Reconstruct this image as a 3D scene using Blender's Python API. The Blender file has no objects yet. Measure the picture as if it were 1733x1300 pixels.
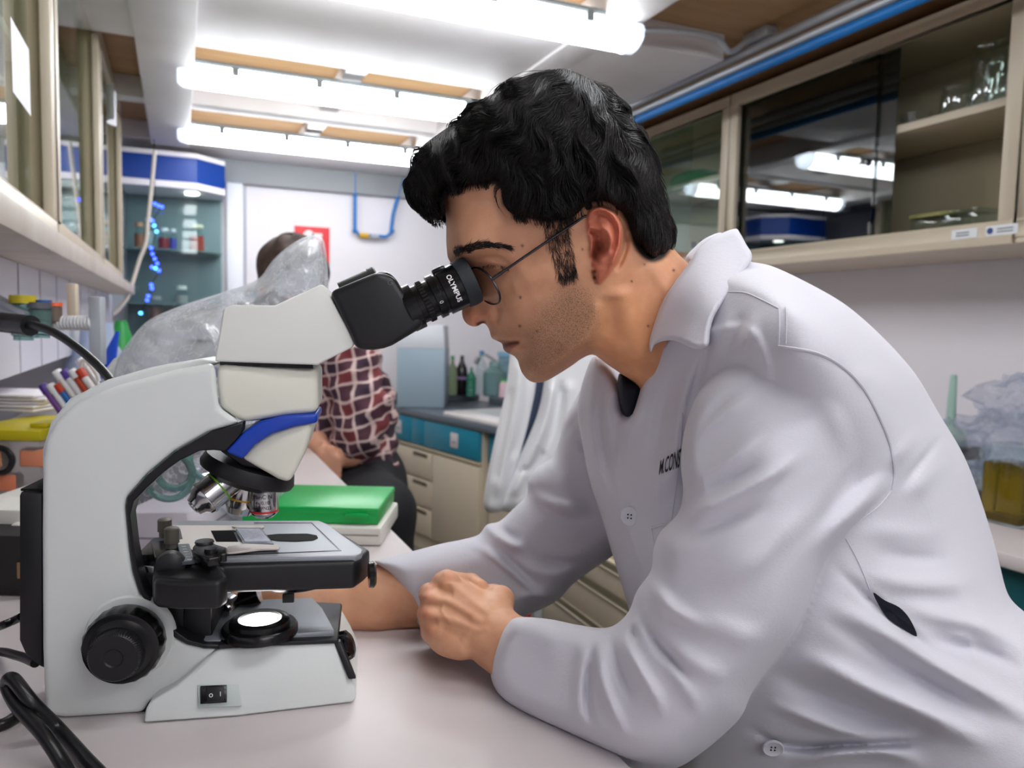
import bpy, bmesh, math, random, os
import numpy as np
from mathutils import Vector, Matrix, Euler
from mathutils.geometry import tessellate_polygon
random.seed(7); np.random.seed(7)
SC = bpy.context.scene
COL = SC.collection
VQ = 1.0      # voxel coarseness
R = math.radians
# ---------------------------------------------------------------- camera
FPX, CXP, CYP = 1300.0, 866.5, 650.0
YAW, PITCH, ROLL = R(23.5), R(4.4), 0.022
CAMZ, BENCH = 1.235, 0.90
cam_d = bpy.data.cameras.new('camera'); cam = bpy.data.objects.new('camera', cam_d); COL.objects.link(cam)
cam_d.sensor_width = 36.0; cam_d.lens = 36.0*FPX/1733.0; cam_d.clip_start = 0.02
cam_d.dof.use_dof = True; cam_d.dof.focus_distance = 0.63; cam_d.dof.aperture_fstop = 8.0
_kf = Vector((0, math.cos(PITCH), -math.sin(PITCH))); _ku = Vector((0, math.sin(PITCH), math.cos(PITCH))); _kr = Vector((1, 0, 0))
KR = Matrix.Rotation(-YAW, 3, 'Z')                 # view-aligned horizontal frame -> world
_cr = _kr*math.cos(ROLL) + _ku*math.sin(ROLL); _cu = _ku*math.cos(ROLL) - _kr*math.sin(ROLL)
cam.matrix_world = Matrix.Translation((0, 0, CAMZ)) @ (KR @ Matrix((_cr, _cu, -_kf)).transposed()).to_4x4()
SC.camera = cam
# ---------------------------------------------------------------- world, exposure
W = bpy.data.worlds.new('world'); SC.world = W; W.use_nodes = True
W.node_tree.nodes['Background'].inputs[0].default_value = (0.8, 0.88, 1, 1)
W.node_tree.nodes['Background'].inputs[1].default_value = 0.35
SC.view_settings.view_transform = 'Standard'; SC.view_settings.look = 'None'
SC.view_settings.gamma = 1.0; SC.view_settings.exposure = 0.45; SC.view_settings.use_curve_mapping = False
SC.cycles.max_bounces = 8; SC.cycles.transparent_max_bounces = 24; SC.cycles.use_denoising = True
SC.cycles.sample_clamp_indirect = 6.0; SC.cycles.caustics_reflective = False; SC.cycles.caustics_refractive = False
# ---------------------------------------------------------------- helpers
def kray(px, py):
    a, b = (px-CXP)/FPX, (CYP-py)/FPX
    return _kf + _cr*a + _cu*b
def kproj(x, y, z):
    """numpy: a point of the view-aligned frame (z from the eye) -> photo coordinates"""
    f = y*_kf[1] + z*_kf[2]
    u0, v0 = x, y*_ku[1] + z*_ku[2]
    u = u0*math.cos(ROLL) + v0*math.sin(ROLL); v = v0*math.cos(ROLL) - u0*math.sin(ROLL)
    f = np.maximum(f, 0.05)
    return CXP + FPX*u/f, CYP - FPX*v/f
class Frame:
    """a local frame standing in the room: origin (ox, oy) in the view-aligned frame, turned by ang"""
    def __init__(s, ox=0, oy=0, ang=0, oz=0):
        s.o = Vector((ox, oy, oz)); s.m = Matrix.Rotation(ang, 3, 'Z')
        s.mw = Matrix.Translation(KR @ Vector((ox, oy, 0)) + Vector((0, 0, oz))) @ (KR @ s.m).to_4x4()
    def y(s, px, py, yv):      # the point seen at px,py on the local plane y = yv
        d = s.m.transposed() @ kray(px, py); c = s.m.transposed() @ (Vector((0, 0, CAMZ)) - s.o)
        return c + d*((yv-c.y)/d.y)
    def z(s, px, py, zv):
        d = s.m.transposed() @ kray(px, py); c = s.m.transposed() @ (Vector((0, 0, CAMZ)) - s.o)
        return c + d*((zv-c.z)/d.z)
    def x(s, px, py, xv):
        d = s.m.transposed() @ kray(px, py); c = s.m.transposed() @ (Vector((0, 0, CAMZ)) - s.o)
        return c + d*((xv-c.x)/d.x)
WF = Frame(0, 0, YAW)          # world axes
KF = Frame()                   # view-aligned axes
def empty(name, label=None, cat=None, loc=(0, 0, 0), rotz=0, group=None, mw=None):
    o = bpy.data.objects.new(name, None); COL.objects.link(o); o.empty_display_size = 0.05
    if mw is not None: o.matrix_world = mw
    else: o.location = loc; o.rotation_euler = (0, 0, rotz)
    tag(o, label, cat, group); return o
def tag(o, label=None, cat=None, group=None, kind=None):
    if label: o['label'] = label
    if cat: o['category'] = cat
    if group: o['group'] = group
    if kind: o['kind'] = kind
    return o
def copy_tree(o, parent=None):
    c = o.copy(); COL.objects.link(c); c.parent = parent
    for ch in [x for x in list(COL.objects) if x.parent == o]: copy_tree(ch, c)
    return c
# ---------------------------------------------------------------- mesh builder
class MB:
    def __init__(s): s.v = []; s.f = []; s.bm_list = []
    def add(s, vs, fs):
        n = len(s.v); s.v.extend(tuple(x) for x in vs); s.f.extend([tuple(i+n for i in f) for f in fs]); return s
    def box(s, c, d, rot=None):
        c = Vector(c); h = Vector(d)*0.5; m = rot or Matrix.Identity(3)
        vs = [c + m @ Vector((sx*h.x, sy*h.y, sz*h.z)) for sx in (-1, 1) for sy in (-1, 1) for sz in (-1, 1)]
        return s.add(vs, [(0, 1, 3, 2), (4, 6, 7, 5), (0, 4, 5, 1), (2, 3, 7, 6), (0, 2, 6, 4), (1, 5, 7, 3)])
    def bb(s, x0, x1, y0, y1, z0, z1): return s.box(((x0+x1)/2, (y0+y1)/2, (z0+z1)/2), (abs(x1-x0), abs(y1-y0), abs(z1-z0)))
    def rings(s, rings, caps=(1, 1), closed=False):
        n = len(rings[0]); b = len(s.v)
        for r in rings: s.v.extend(tuple(p) for p in r)
        m = len(rings)
        for i in range(m-1 + (1 if closed else 0)):
            j = (i+1) % m
            for k in range(n):
                k2 = (k+1) % n
                s.f.append((b+i*n+k, b+i*n+k2, b+j*n+k2, b+j*n+k))
        if caps[0] and not closed: s.f.append(tuple(b+k for k in reversed(range(n))))
        if caps[1] and not closed: s.f.append(tuple(b+(m-1)*n+k for k in range(n)))
        return s
    def lathe(s, org, axis, prof, n=32, caps=(1, 1), flute=None):
        """prof: list of (distance along axis, radius)"""
        ax = Vector(axis).normalized(); q = ax.to_track_quat('Z', 'Y').to_matrix(); o = Vector(org)
        rs = []
        for t, r in prof:
            ring = []
            for k in range(n):
                a = 2*math.pi*k/n; rr = max(r, 1e-5)
                if flute and flute[2] <= t <= flute[3]: rr *= 1 + flute[1]*math.cos(a*flute[0])
                ring.append(o + ax*t + q @ Vector((rr*math.cos(a), rr*math.sin(a), 0)))
            rs.append(ring)
        return s.rings(rs, caps)
    def cyl(s, a, b, r, n=20, r2=None):
        a, b = Vector(a), Vector(b)
        return s.lathe(a, b-a, [(0, r), ((b-a).length, r if r2 is None else r2)], n)
    def tube(s, pts, r, n=8, caps=(1, 1)):
        pts = [Vector(p) for p in pts]; up = None; rs = []
        for i, p in enumerate(pts):
            t = (pts[min(i+1, len(pts)-1)] - pts[max(i-1, 0)]).normalized()
            if up is None: up = t.orthogonal().normalized()
            else:
                up = (up - t*up.dot(t))
                up = up.normalized() if up.length > 1e-6 else t.orthogonal().normalized()
            w = t.cross(up); rr = r[i] if isinstance(r, (list, tuple)) else r
            rs.append([p + up*(rr*math.cos(2*math.pi*k/n)) + w*(rr*math.sin(2*math.pi*k/n)) for k in range(n)])
        return s.rings(rs, caps)
    def prism(s, near, far):
        """two matching outlines (closed), joined; ngon caps are tessellated so they may be concave"""
        n = len(near); b = len(s.v); s.v.extend(tuple(p) for p in near); s.v.extend(tuple(p) for p in far)
        for k in range(n):
            k2 = (k+1) % n; s.f.append((b+k, b+k2, b+n+k2, b+n+k))
        s.f.append(tuple(b+k for k in reversed(range(n)))); s.f.append(tuple(b+n+k for k in range(n)))
        return s
    def ball(s, c, r, nu=20, nv=12, m=None):
        c = Vector(c); rr = Vector(r) if not isinstance(r, (int, float)) else Vector((r, r, r)); m = m or Matrix.Identity(3)
        rs = []
        for i in range(nv+1):
            t = math.pi*i/nv; sr = max(math.sin(t), 1e-4)
            rs.append([c + m @ Vector((rr.x*sr*math.cos(2*math.pi*k/nu), rr.y*sr*math.sin(2*math.pi*k/nu), -rr.z*math.cos(t))) for k in range(nu)])
        return s.rings(rs)
    def build(s, name, mat, parent=None, bevel=0, seg=2, smooth=40, sub=0, mw=None, bang=30):
        me = bpy.data.meshes.new(name); me.from_pydata(s.v, [], s.f)
        bm = bmesh.new(); bm.from_mesh(me)
        bmesh.ops.remove_doubles(bm, verts=bm.verts, dist=1e-6)
        bmesh.ops.recalc_face_normals(bm, faces=bm.faces)
        if bevel > 0:
            es = [e for e in bm.edges if len(e.link_faces) == 2 and e.calc_face_angle(0) > R(bang)]
            if es: bmesh.ops.bevel(bm, geom=es, offset=bevel, segments=seg, profile=0.5, affect='EDGES', clamp_overlap=True)
        ng = [f for f in bm.faces if len(f.verts) > 4]
        if ng: bmesh.ops.triangulate(bm, faces=ng, ngon_method='EAR_CLIP')
        bm.to_mesh(me); bm.free()
        if smooth:
            me.shade_smooth(); me.set_sharp_from_angle(angle=R(smooth))
        o = bpy.data.objects.new(name, me); COL.objects.link(o)
        for m in (mat if isinstance(mat, (list, tuple)) else [mat]): me.materials.append(m)
        if parent: o.parent = parent
        if mw is not None: o.matrix_world = mw
        if sub:
            md = o.modifiers.new('s', 'SUBSURF'); md.levels = sub; md.render_levels = sub
        return o
def link_mesh(name, me, mat, parent=None):
    o = bpy.data.objects.new(name, me); COL.objects.link(o); me.materials.append(mat)
    if parent: o.parent = parent
    return o
_fonts = {}
def text_geo(s, size=1.0, depth=0.0, bold=0.0, align='CENTER', shear=0.0):
    cu = bpy.data.curves.new('t', 'FONT'); cu.body = s; cu.size = size; cu.extrude = depth; cu.offset = bold; cu.align_x = align; cu.align_y = 'CENTER'; cu.shear = shear
    cu.resolution_u = 4
    o = bpy.data.objects.new('t', cu); COL.objects.link(o)
    dg = bpy.context.evaluated_depsgraph_get(); me = o.evaluated_get(dg).to_mesh()
    vs = [v.co.copy() for v in me.vertices]; fs = [tuple(p.vertices) for p in me.polygons]
    o.evaluated_get(dg).to_mesh_clear(); bpy.data.objects.remove(o); bpy.data.curves.remove(cu)
    return vs, fs
# ---------------------------------------------------------------- materials
def _n(nt, t, **kw):
    n = nt.nodes.new(t)
    for k, v in kw.items():
        if k.startswith('i_'):
            n.inputs[k[2:].replace('_', ' ')].default_value = v
        else: setattr(n, k, v)
    return n
def mat(name, col=(0.8, 0.8, 0.8), rough=0.5, metal=0.0, trans=0.0, ior=1.45, emit=None, es=0.0, bump=None, var=None, spec=0.5, alpha=1.0, coat=0.0, sheen=0.0, sss=0.0):
    """bump=(scale, strength, distance); var=(scale, second colour, amount, (stretch xyz))"""
    m = bpy.data.materials.new(name); m.use_nodes = True; nt = m.node_tree; b = nt.nodes['Principled BSDF']
    b.inputs['Base Color'].default_value = (*col, 1); b.inputs['Roughness'].default_value = rough
    b.inputs['Metallic'].default_value = metal; b.inputs['Transmission Weight'].default_value = trans
    b.inputs['IOR'].default_value = ior; b.inputs['Specular IOR Level'].default_value = spec
    b.inputs['Alpha'].default_value = alpha; b.inputs['Coat Weight'].default_value = coat; b.inputs['Sheen Weight'].default_value = sheen
    if sss: b.inputs['Subsurface Weight'].default_value = sss; b.inputs['Subsurface Radius'].default_value = (0.006, 0.002, 0.001); b.inputs['Subsurface Scale'].default_value = 1.0
    if emit: b.inputs['Emission Color'].default_value = (*emit, 1); b.inputs['Emission Strength'].default_value = es
    tc = nt.nodes.new('ShaderNodeTexCoord')
    if var:
        mp = _n(nt, 'ShaderNodeMapping'); mp.inputs['Scale'].default_value = var[3] if len(var) > 3 else (1, 1, 1)
        no = _n(nt, 'ShaderNodeTexNoise', i_Scale=var[0], i_Detail=6.0); rp = nt.nodes.new('ShaderNodeValToRGB')
        rp.color_ramp.elements[0].position = 0.5-0.5*var[2]; rp.color_ramp.elements[1].position = 0.5+0.5*var[2]
        rp.color_ramp.elements[0].color = (*col, 1); rp.color_ramp.elements[1].color = (*var[1], 1)
        nt.links.new(tc.outputs['Object'], mp.inputs[0]); nt.links.new(mp.outputs[0], no.inputs['Vector'])
        nt.links.new(no.outputs['Fac'], rp.inputs[0]); nt.links.new(rp.outputs[0], b.inputs['Base Color'])
    if bump:
        no = _n(nt, 'ShaderNodeTexNoise', i_Scale=bump[0], i_Detail=4.0); bu = _n(nt, 'ShaderNodeBump', i_Strength=bump[1], i_Distance=bump[2])
        nt.links.new(tc.outputs['Object'], no.inputs['Vector']); nt.links.new(no.outputs['Fac'], bu.inputs['Height']); nt.links.new(bu.outputs[0], b.inputs['Normal'])
    return m
def lin(r, g, b):
    """sRGB bytes -> linear"""
    return tuple(((c/255.0)/12.92 if c <= 10 else ((c/255.0+0.055)/1.055)**2.4) for c in (r, g, b))
# ---------------------------------------------------------------- splines and 2D maps
def cr(pts, n=8, closed=True):
    """Catmull-Rom through points"""
    P = np.array(pts, float); m = len(P); out = []
    rng = range(m) if closed else range(m-1)
    for i in rng:
        if closed: p0, p1, p2, p3 = P[i-1], P[i], P[(i+1) % m], P[(i+2) % m]
        else: p0, p1, p2, p3 = P[max(i-1, 0)], P[i], P[i+1], P[min(i+2, m-1)]
        for k in range(n):
            t = k/n
            out.append(0.5*((2*p1) + (-p0+p2)*t + (2*p0-5*p1+4*p2-p3)*t*t + (-p0+3*p1-3*p2+p3)*t**3))
    if not closed: out.append(P[-1])
    return np.array(out)
GS = 2.0                       # map cell, photo px
class Grid:
    def __init__(s, x0, y0, x1, y1, st=GS):
        s.x0, s.y0, s.st = x0, y0, st
        s.nx = int((x1-x0)/st)+2; s.ny = int((y1-y0)/st)+2
        s.X, s.Y = np.meshgrid(x0+np.arange(s.nx)*st, y0+np.arange(s.ny)*st, indexing='ij')
    def samp(s, M, u, v):
        fu = np.clip((u-s.x0)/s.st, 0, s.nx-1.001); fv = np.clip((v-s.y0)/s.st, 0, s.ny-1.001)
        i = fu.astype(int); j = fv.astype(int); a = fu-i; b = fv-j
        return (M[i, j]*(1-a)*(1-b) + M[i+1, j]*a*(1-b) + M[i, j+1]*(1-a)*b + M[i+1, j+1]*a*b)
    def poly(s, pts):
        """signed distance to a closed outline, positive inside"""
        P = np.array(pts, float); Q = np.roll(P, -1, 0); D = np.full(s.X.shape, 1e9); ins = np.zeros(s.X.shape, bool)
        for (ax, ay), (bx, by) in zip(P, Q):
            dx, dy = bx-ax, by-ay; L = dx*dx+dy*dy
            if L < 1e-9: continue
            t = np.clip(((s.X-ax)*dx+(s.Y-ay)*dy)/L, 0, 1)
            D = np.minimum(D, (s.X-ax-t*dx)**2+(s.Y-ay-t*dy)**2)
            if ay != by:
                c = ((ay > s.Y) != (by > s.Y)) & (s.X < (bx-ax)*(s.Y-ay)/(by-ay)+ax)
                ins ^= c
        D = np.sqrt(D); return np.where(ins, D, -D)
    def line(s, pts, w=None):
        """distance to an open polyline, the parameter 0..1 along it and the signed side distance"""
        P = np.array(pts, float); D = np.full(s.X.shape, 1e9); T = np.zeros(s.X.shape); SG = np.zeros(s.X.shape)
        seg = np.hypot(*(P[1:]-P[:-1]).T); cum = np.concatenate([[0], np.cumsum(seg)]); tot = cum[-1]
        for k in range(len(P)-1):
            ax, ay = P[k]; bx, by = P[k+1]; dx, dy = bx-ax, by-ay; L = dx*dx+dy*dy
            if L < 1e-9: continue
            t = np.clip(((s.X-ax)*dx+(s.Y-ay)*dy)/L, 0, 1); d = (s.X-ax-t*dx)**2+(s.Y-ay-t*dy)**2
            m = d < D; D = np.where(m, d, D); T = np.where(m, (cum[k]+t*seg[k])/tot, T)
            SG = np.where(m, np.sign(dx*(s.Y-ay)-dy*(s.X-ax)), SG)
        return np.sqrt(D), T, SG
    def rbf(s, pts, eps=0.0):
        """thin plate through (x, y, value)"""
        P = np.array(pts, float); n = len(P); sc = 300.0
        def phi(r2): return np.where(r2 > 1e-12, 0.5*r2*np.log(np.maximum(r2, 1e-12)), 0)
        A = np.zeros((n+3, n+3)); XY = P[:, :2]/sc
        d2 = ((XY[:, None]-XY[None])**2).sum(-1); A[:n, :n] = phi(d2)+eps*np.eye(n)
        A[:n, n] = 1; A[:n, n+1:] = XY; A[n, :n] = 1; A[n+1:, :n] = XY.T
        w = np.linalg.solve(A, np.concatenate([P[:, 2], [0, 0, 0]]))
        X, Y = s.X/sc, s.Y/sc; M = w[n]+w[n+1]*X+w[n+2]*Y
        for k in range(n): M = M + w[k]*phi((X-XY[k, 0])**2+(Y-XY[k, 1])**2)
        return M
    def gauss(s, x, y, rx, ry=None, ang=0):
        ry = ry or rx; c, sn = math.cos(R(ang)), math.sin(R(ang)); dx, dy = s.X-x, s.Y-y
        return np.exp(-((dx*c+dy*sn)/rx)**2-((-dx*sn+dy*c)/ry)**2)
    def stroke(s, pts, h, w, ends=0.12, spl=True, step=None):
        """ridge (h>0) or groove (h<0) of gaussian width w along a spline; step= one-sided fall"""
        P = cr(pts, 6, False) if spl and len(pts) > 2 else np.array(pts, float)
        D, T, SG = s.line(P); e = np.clip(np.minimum(T, 1-T)/max(ends, 1e-3), 0, 1); e = e*e*(3-2*e)
        if ends <= 0: e = 1
        prof = np.exp(-(D/w)**2)
        if step:       # sharp on one side, soft on the other
            ww = np.where(SG*step > 0, w*0.35, w*1.6); prof = np.exp(-(D/ww)**2)
        return h*prof*e
# ---------------------------------------------------------------- implicit surfaces: block-sparse surface nets
def surf_nets(f, lo, hi, h, B=20, lip=1.5):
    """mesh the zero set of f(x, y, z) (negative inside) on a global grid of step h; only blocks near the surface are sampled"""
    lo = np.array(lo, float); hi = np.array(hi, float); N = np.ceil((hi-lo)/h).astype(int)+1; nb = np.ceil(N/B).astype(int)
    ci = np.stack(np.meshgrid(*[np.arange(k) for k in nb], indexing='ij'), -1).reshape(-1, 3)
    cen = lo+(ci*B+B/2)*h; v = np.concatenate([f(*cen[i:i+40000].T) for i in range(0, len(cen), 40000)])
    keep = ci[np.abs(v) < B*h*0.87*lip+h]
    NY, NZ = int(N[1]+2*B), int(N[2]+2*B)
    def gid(i, j, k): return (i.astype(np.int64)*NY+j)*NZ+k
    vid, vpos, quads = [], [], []
    g = np.arange(B+1)
    for b0 in keep:
        o = b0*B
        I, J, K = np.meshgrid(g+o[0]-0, g+o[1], g+o[2], indexing='ij')
        F = f(lo[0]+I*h, lo[1]+J*h, lo[2]+K*h)
        s = F < 0
        if s.all() or not s.any(): continue
        # cells
        cs = [s[a:B+a, b:B+b, c:B+c] for a in (0, 1) for b in (0, 1) for c in (0, 1)]
        tot = sum(x.astype(np.int8) for x in cs); act = (tot > 0) & (tot < 8)
        ai, aj, ak = np.nonzero(act)
        if len(ai):
            acc = np.zeros((len(ai), 3)); cnt = np.zeros(len(ai))
            for ax in range(3):
                for p in (0, 1):
                    for q in (0, 1):
                        off = [0, 0, 0]; o2 = [k for k in range(3) if k != ax]; off[o2[0]] = p; off[o2[1]] = q
                        f0 = F[ai+off[0], aj+off[1], ak+off[2]]; e = list(off); e[ax] += 1
                        f1 = F[ai+e[0], aj+e[1], ak+e[2]]; cr_ = (f0 < 0) != (f1 < 0)
                        t = np.where(cr_, f0/np.where(f0 == f1, 1, f0-f1), 0)
                        pt = np.tile(np.array(off, float), (len(ai), 1)); pt[:, ax] += t
                        acc += np.where(cr_[:, None], pt, 0); cnt += cr_
            pos = acc/cnt[:, None]+np.stack([ai+o[0], aj+o[1], ak+o[2]], 1)
            vid.append(gid(ai+o[0], aj+o[1], ak+o[2])); vpos.append(lo+pos*h)
        # edges whose base corner is in this block
        for ax in range(3):
            e = [B, B, B]; a = s[:B, :B, :B]; sl = [slice(0, B)]*3; sl[ax] = slice(1, B+1); b = s[tuple(sl)]
            ei, ej, ek = np.nonzero(a != b)
            if not len(ei): continue
            gi = [ei+o[0], ej+o[1], ek+o[2]]; u, w = [(1, 2), (2, 0), (0, 1)][ax]
            ok = (gi[u] > 0) & (gi[w] > 0)
            gi = [x[ok] for x in gi]; flip = a[ei, ej, ek][ok]
            def sh(du, dw):
                t = [gi[0], gi[1], gi[2]]; t[u] = t[u]-du; t[w] = t[w]-dw; return gid(*t)
            q = np.stack([sh(1, 1), sh(0, 1), sh(0, 0), sh(1, 0)], 1)
            q[~flip] = q[~flip][:, ::-1]; quads.append(q)
    vid = np.concatenate(vid); vpos = np.concatenate(vpos); quads = np.concatenate(quads)
    od = np.argsort(vid); vs = vid[od]; ix = np.searchsorted(vs, quads); ix = np.minimum(ix, len(vs)-1)
    good = (vs[ix] == quads).all(1); faces = ix[good]
    return vpos[od], faces
def np_mesh(name, V, Fq):
    me = bpy.data.meshes.new(name); me.vertices.add(len(V)); me.vertices.foreach_set('co', np.asarray(V, np.float32).ravel())
    n = len(Fq); k = Fq.shape[1]
    me.loops.add(n*k); me.loops.foreach_set('vertex_index', Fq.astype(np.int32).ravel())
    me.polygons.add(n); me.polygons.foreach_set('loop_start', np.arange(0, n*k, k, dtype=np.int32))
    try: me.polygons.foreach_set('loop_total', np.full(n, k, np.int32))
    except Exception: pass
    me.update(calc_edges=True); me.validate(); me.shade_smooth(); return me
def relax(V, F, it=2, lam=0.5):
    """Laplacian smoothing of a quad mesh"""
    n = len(V)
    E = np.concatenate([F[:, [0, 1]], F[:, [1, 2]], F[:, [2, 3]], F[:, [3, 0]]]); E = np.concatenate([E, E[:, ::-1]])
    for _ in range(it):
        S = np.stack([np.bincount(E[:, 0], V[E[:, 1], k], n) for k in range(3)], 1); c = np.bincount(E[:, 0], minlength=n)[:, None]
        V = V+lam*(S/np.maximum(c, 1)-V)
    return V
def vcol(me, name, C):
    a = me.color_attributes.new(name, 'FLOAT_COLOR', 'POINT'); a.data.foreach_set('color', np.asarray(C, np.float32).ravel())
def smin(a, b, k):
    h = np.clip(0.5+0.5*(b-a)/k, 0, 1); return b*(1-h)+a*h-k*h*(1-h)
def cone(p, a, b, ra, rb):
    """round cone between two points"""
    ax, ay, az = a; d = (b[0]-ax, b[1]-ay, b[2]-az); L = d[0]**2+d[1]**2+d[2]**2
    t = np.clip(((p[0]-ax)*d[0]+(p[1]-ay)*d[1]+(p[2]-az)*d[2])/L, 0, 1)
    return np.sqrt((p[0]-ax-t*d[0])**2+(p[1]-ay-t*d[1])**2+(p[2]-az-t*d[2])**2)-(ra+(rb-ra)*t)
def chain(p, pts, rs, k=0.006):
    v = None
    for i in range(len(pts)-1):
        c = cone(p, pts[i], pts[i+1], rs[i], rs[i+1]); v = c if v is None else (smin(v, c, k) if k > 0 else np.minimum(v, c))
    return v
def ell(p, c, r, m=None):
    q = [p[0]-c[0], p[1]-c[1], p[2]-c[2]]
    if m is not None: q = [m[i][0]*q[0]+m[i][1]*q[1]+m[i][2]*q[2] for i in range(3)]
    k = np.sqrt((q[0]/r[0])**2+(q[1]/r[1])**2+(q[2]/r[2])**2); return (k-1)*min(r)
# ================================================================ the room
M_wall = mat('white_paint', lin(240, 236, 242), 0.75, bump=(60, 0.25, 0.003))
M_beam = mat('beam_paint', lin(240, 238, 240), 0.55, var=(3, lin(224, 220, 218), 0.5))
M_ply = mat('plywood', lin(196, 160, 118), 0.6, var=(2.2, lin(160, 120, 76), 0.9, (1, 9, 1)))
M_floor = mat('floor_tile', lin(120, 116, 110), 0.45, var=(5, lin(98, 94, 90), 0.6))
M_cream = mat('cream_enamel', lin(208, 195, 174), 0.42)
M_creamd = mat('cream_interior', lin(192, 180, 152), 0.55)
M_white = mat('white_laminate', lin(214, 206, 208), 0.35, var=(6, lin(204, 195, 194), 0.7))
M_steel = mat('steel', lin(170, 172, 176), 0.3, metal=1.0)
M_galv = mat('galvanized', lin(186, 190, 196), 0.4, metal=0.35)
M_blue = mat('blue_paint', lin(12, 116, 196), 0.4)
M_glass = mat('glass', (0.93, 0.97, 0.96), 0.02, trans=1.0, ior=1.45)
M_tube = mat('lamp_diffuser', (1, 1, 1), 0.4, emit=(0.93, 0.97, 1.0), es=13.0)
M_lampbody = mat('lamp_body', lin(120, 128, 132), 0.5)
M_black = mat('black_plastic', lin(24, 24, 27), 0.4)
M_grout = mat('dark_gap', (0.02, 0.02, 0.02), 0.8)
def pane_mat(name, tint=(0.9, 0.95, 0.94), rf=0.5):
    """thin window glass: mostly clear, mirror-like at a slant; light passes"""
    m = bpy.data.materials.new(name); m.use_nodes = True; nt = m.node_tree; nt.nodes.clear()
    out = nt.nodes.new('ShaderNodeOutputMaterial'); tr = nt.nodes.new('ShaderNodeBsdfTransparent'); gl = nt.nodes.new('ShaderNodeBsdfGlossy')
    tr.inputs[0].default_value = (*tint, 1); gl.inputs['Roughness'].default_value = 0.015; gl.inputs[0].default_value = (1, 1, 1, 1)
    ge = nt.nodes.new('ShaderNodeNewGeometry'); dp = _n(nt, 'ShaderNodeVectorMath', operation='DOT_PRODUCT'); ab = _n(nt, 'ShaderNodeMath', operation='ABSOLUTE'); sb = _n(nt, 'ShaderNodeMath', operation='SUBTRACT'); pw = _n(nt, 'ShaderNodeMath', operation='POWER'); ml = _n(nt, 'ShaderNodeMath', operation='MULTIPLY_ADD')
    nt.links.new(ge.outputs['Normal'], dp.inputs[0]); nt.links.new(ge.outputs['Incoming'], dp.inputs[1]); nt.links.new(dp.outputs['Value'], ab.inputs[0])
    sb.inputs[0].default_value = 1.0; nt.links.new(ab.outputs[0], sb.inputs[1]); nt.links.new(sb.outputs[0], pw.inputs[0]); pw.inputs[1].default_value = 5.0
    r0 = (rf/(2+rf))**2; ml.inputs[1].default_value = 1-r0; ml.inputs[2].default_value = r0; nt.links.new(pw.outputs[0], ml.inputs[0]); fr = ml; mx = nt.nodes.new('ShaderNodeMixShader')
    nt.links.new(fr.outputs[0], mx.inputs[0]); nt.links.new(tr.outputs[0], mx.inputs[1]); nt.links.new(gl.outputs[0], mx.inputs[2]); nt.links.new(mx.outputs[0], out.inputs[0])
    return m
M_pane = pane_mat('cabinet_pane', (0.86, 0.92, 0.9), 0.6)
M_paned = pane_mat('cabinet_pane_double', (0.50, 0.54, 0.55), 1.1)
def struct(o): o['kind'] = 'structure'; return o
XL, XR, YB, YF, ZC = -0.50, 2.50, 4.85, -2.6, 2.24
struct(MB().bb(XL-0.4, XR+0.1, YF-0.1, YB+0.1, -0.1, 0).build('floor', M_floor))
struct(MB().bb(XL-0.1, XR+0.1, YF, YB, ZC, ZC+0.06).build('ceiling', M_ply))
struct(MB().bb(XL-0.1, XR+0.1, YB, YB+0.1, 0, ZC).build('wall_back', M_wall))
struct(MB().bb(XL-0.1, XR+0.1, YF-0.1, YF, 0, ZC).build('wall_front', M_wall))
struct(MB().bb(XR, XR+0.1, YF, YB, 0, ZC).build('wall_right', M_wall))
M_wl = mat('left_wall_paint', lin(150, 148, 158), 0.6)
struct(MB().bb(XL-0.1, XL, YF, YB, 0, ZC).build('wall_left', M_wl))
# ceiling beams: the deep cross beams and the joists along the room
BZ = 2.15
for i, (ya, yb, z0) in enumerate([(-1.9, -1.65, BZ), (-0.6, -0.35, BZ), (0.75, 1.0, BZ), (2.20, 2.89, BZ), (3.65, 3.75, BZ), (4.45, 4.85, BZ)]):
    struct(MB().bb(XL, 1.72, ya, yb, z0, ZC).build('trim_%d' % (i+1), M_beam, bevel=0.004))
n_ = 7
for xa, xb, z0 in [(-0.12, 0.06, 2.12), (0.60, 0.68, 2.19), (1.16, 1.28, 2.14)]:
    struct(MB().bb(xa, xb, YF, 4.44, z0, ZC-0.001).build('trim_%d' % n_, M_beam, bevel=0.004)); n_ += 1
struct(MB().bb(XL, XR, 4.79, 4.85, 2.02, 2.15).build('trim_%d' % n_, mat('grey_moulding', lin(158, 162, 166), 0.5), bevel=0.004))
# fluorescent fixtures
def fixture():
    r = empty('ceiling_lamp', 'x', 'lamp')
    MB().bb(-0.63, 0.63, -0.046, 0.046, 0.056, 0.078).build('housing', M_lampbody, r, bevel=0.006)
    prof = [(0.050, 0.056)]+[(math.cos(a)*0.055, 0.044-math.sin(a)*0.060) for a in np.linspace(0, math.pi, 14)]+[(-0.050, 0.056)]
    m = MB(); m.rings([[(x, p[0], p[1]) for p in prof] for x in (-0.60, 0.60)]); m.build('diffuser', M_tube, r)
    for sx in (-1, 1):
        m = MB(); m.rings([[(sx*x, p[0]*k, 0.046+(p[1]-0.046)*k) for p in prof] for x, k in ((0.60, 1.05), (0.63, 1.02), (0.645, 0.8))])
        m.build('end_cap', mat('end_cap_plastic', lin(225, 230, 238), 0.3, trans=0.3), r)
    for x in (-0.45, -0.15, 0.15, 0.45):
        MB().bb(x-0.012, x+0.012, -0.064, -0.05, 0.03, 0.06).build('clip', M_lampbody, r, bevel=0.003)
    return r
fx = fixture(); LY = [2.08, 3.10, 4.06, 1.08, 0.05, -1.0, -2.0]
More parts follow.
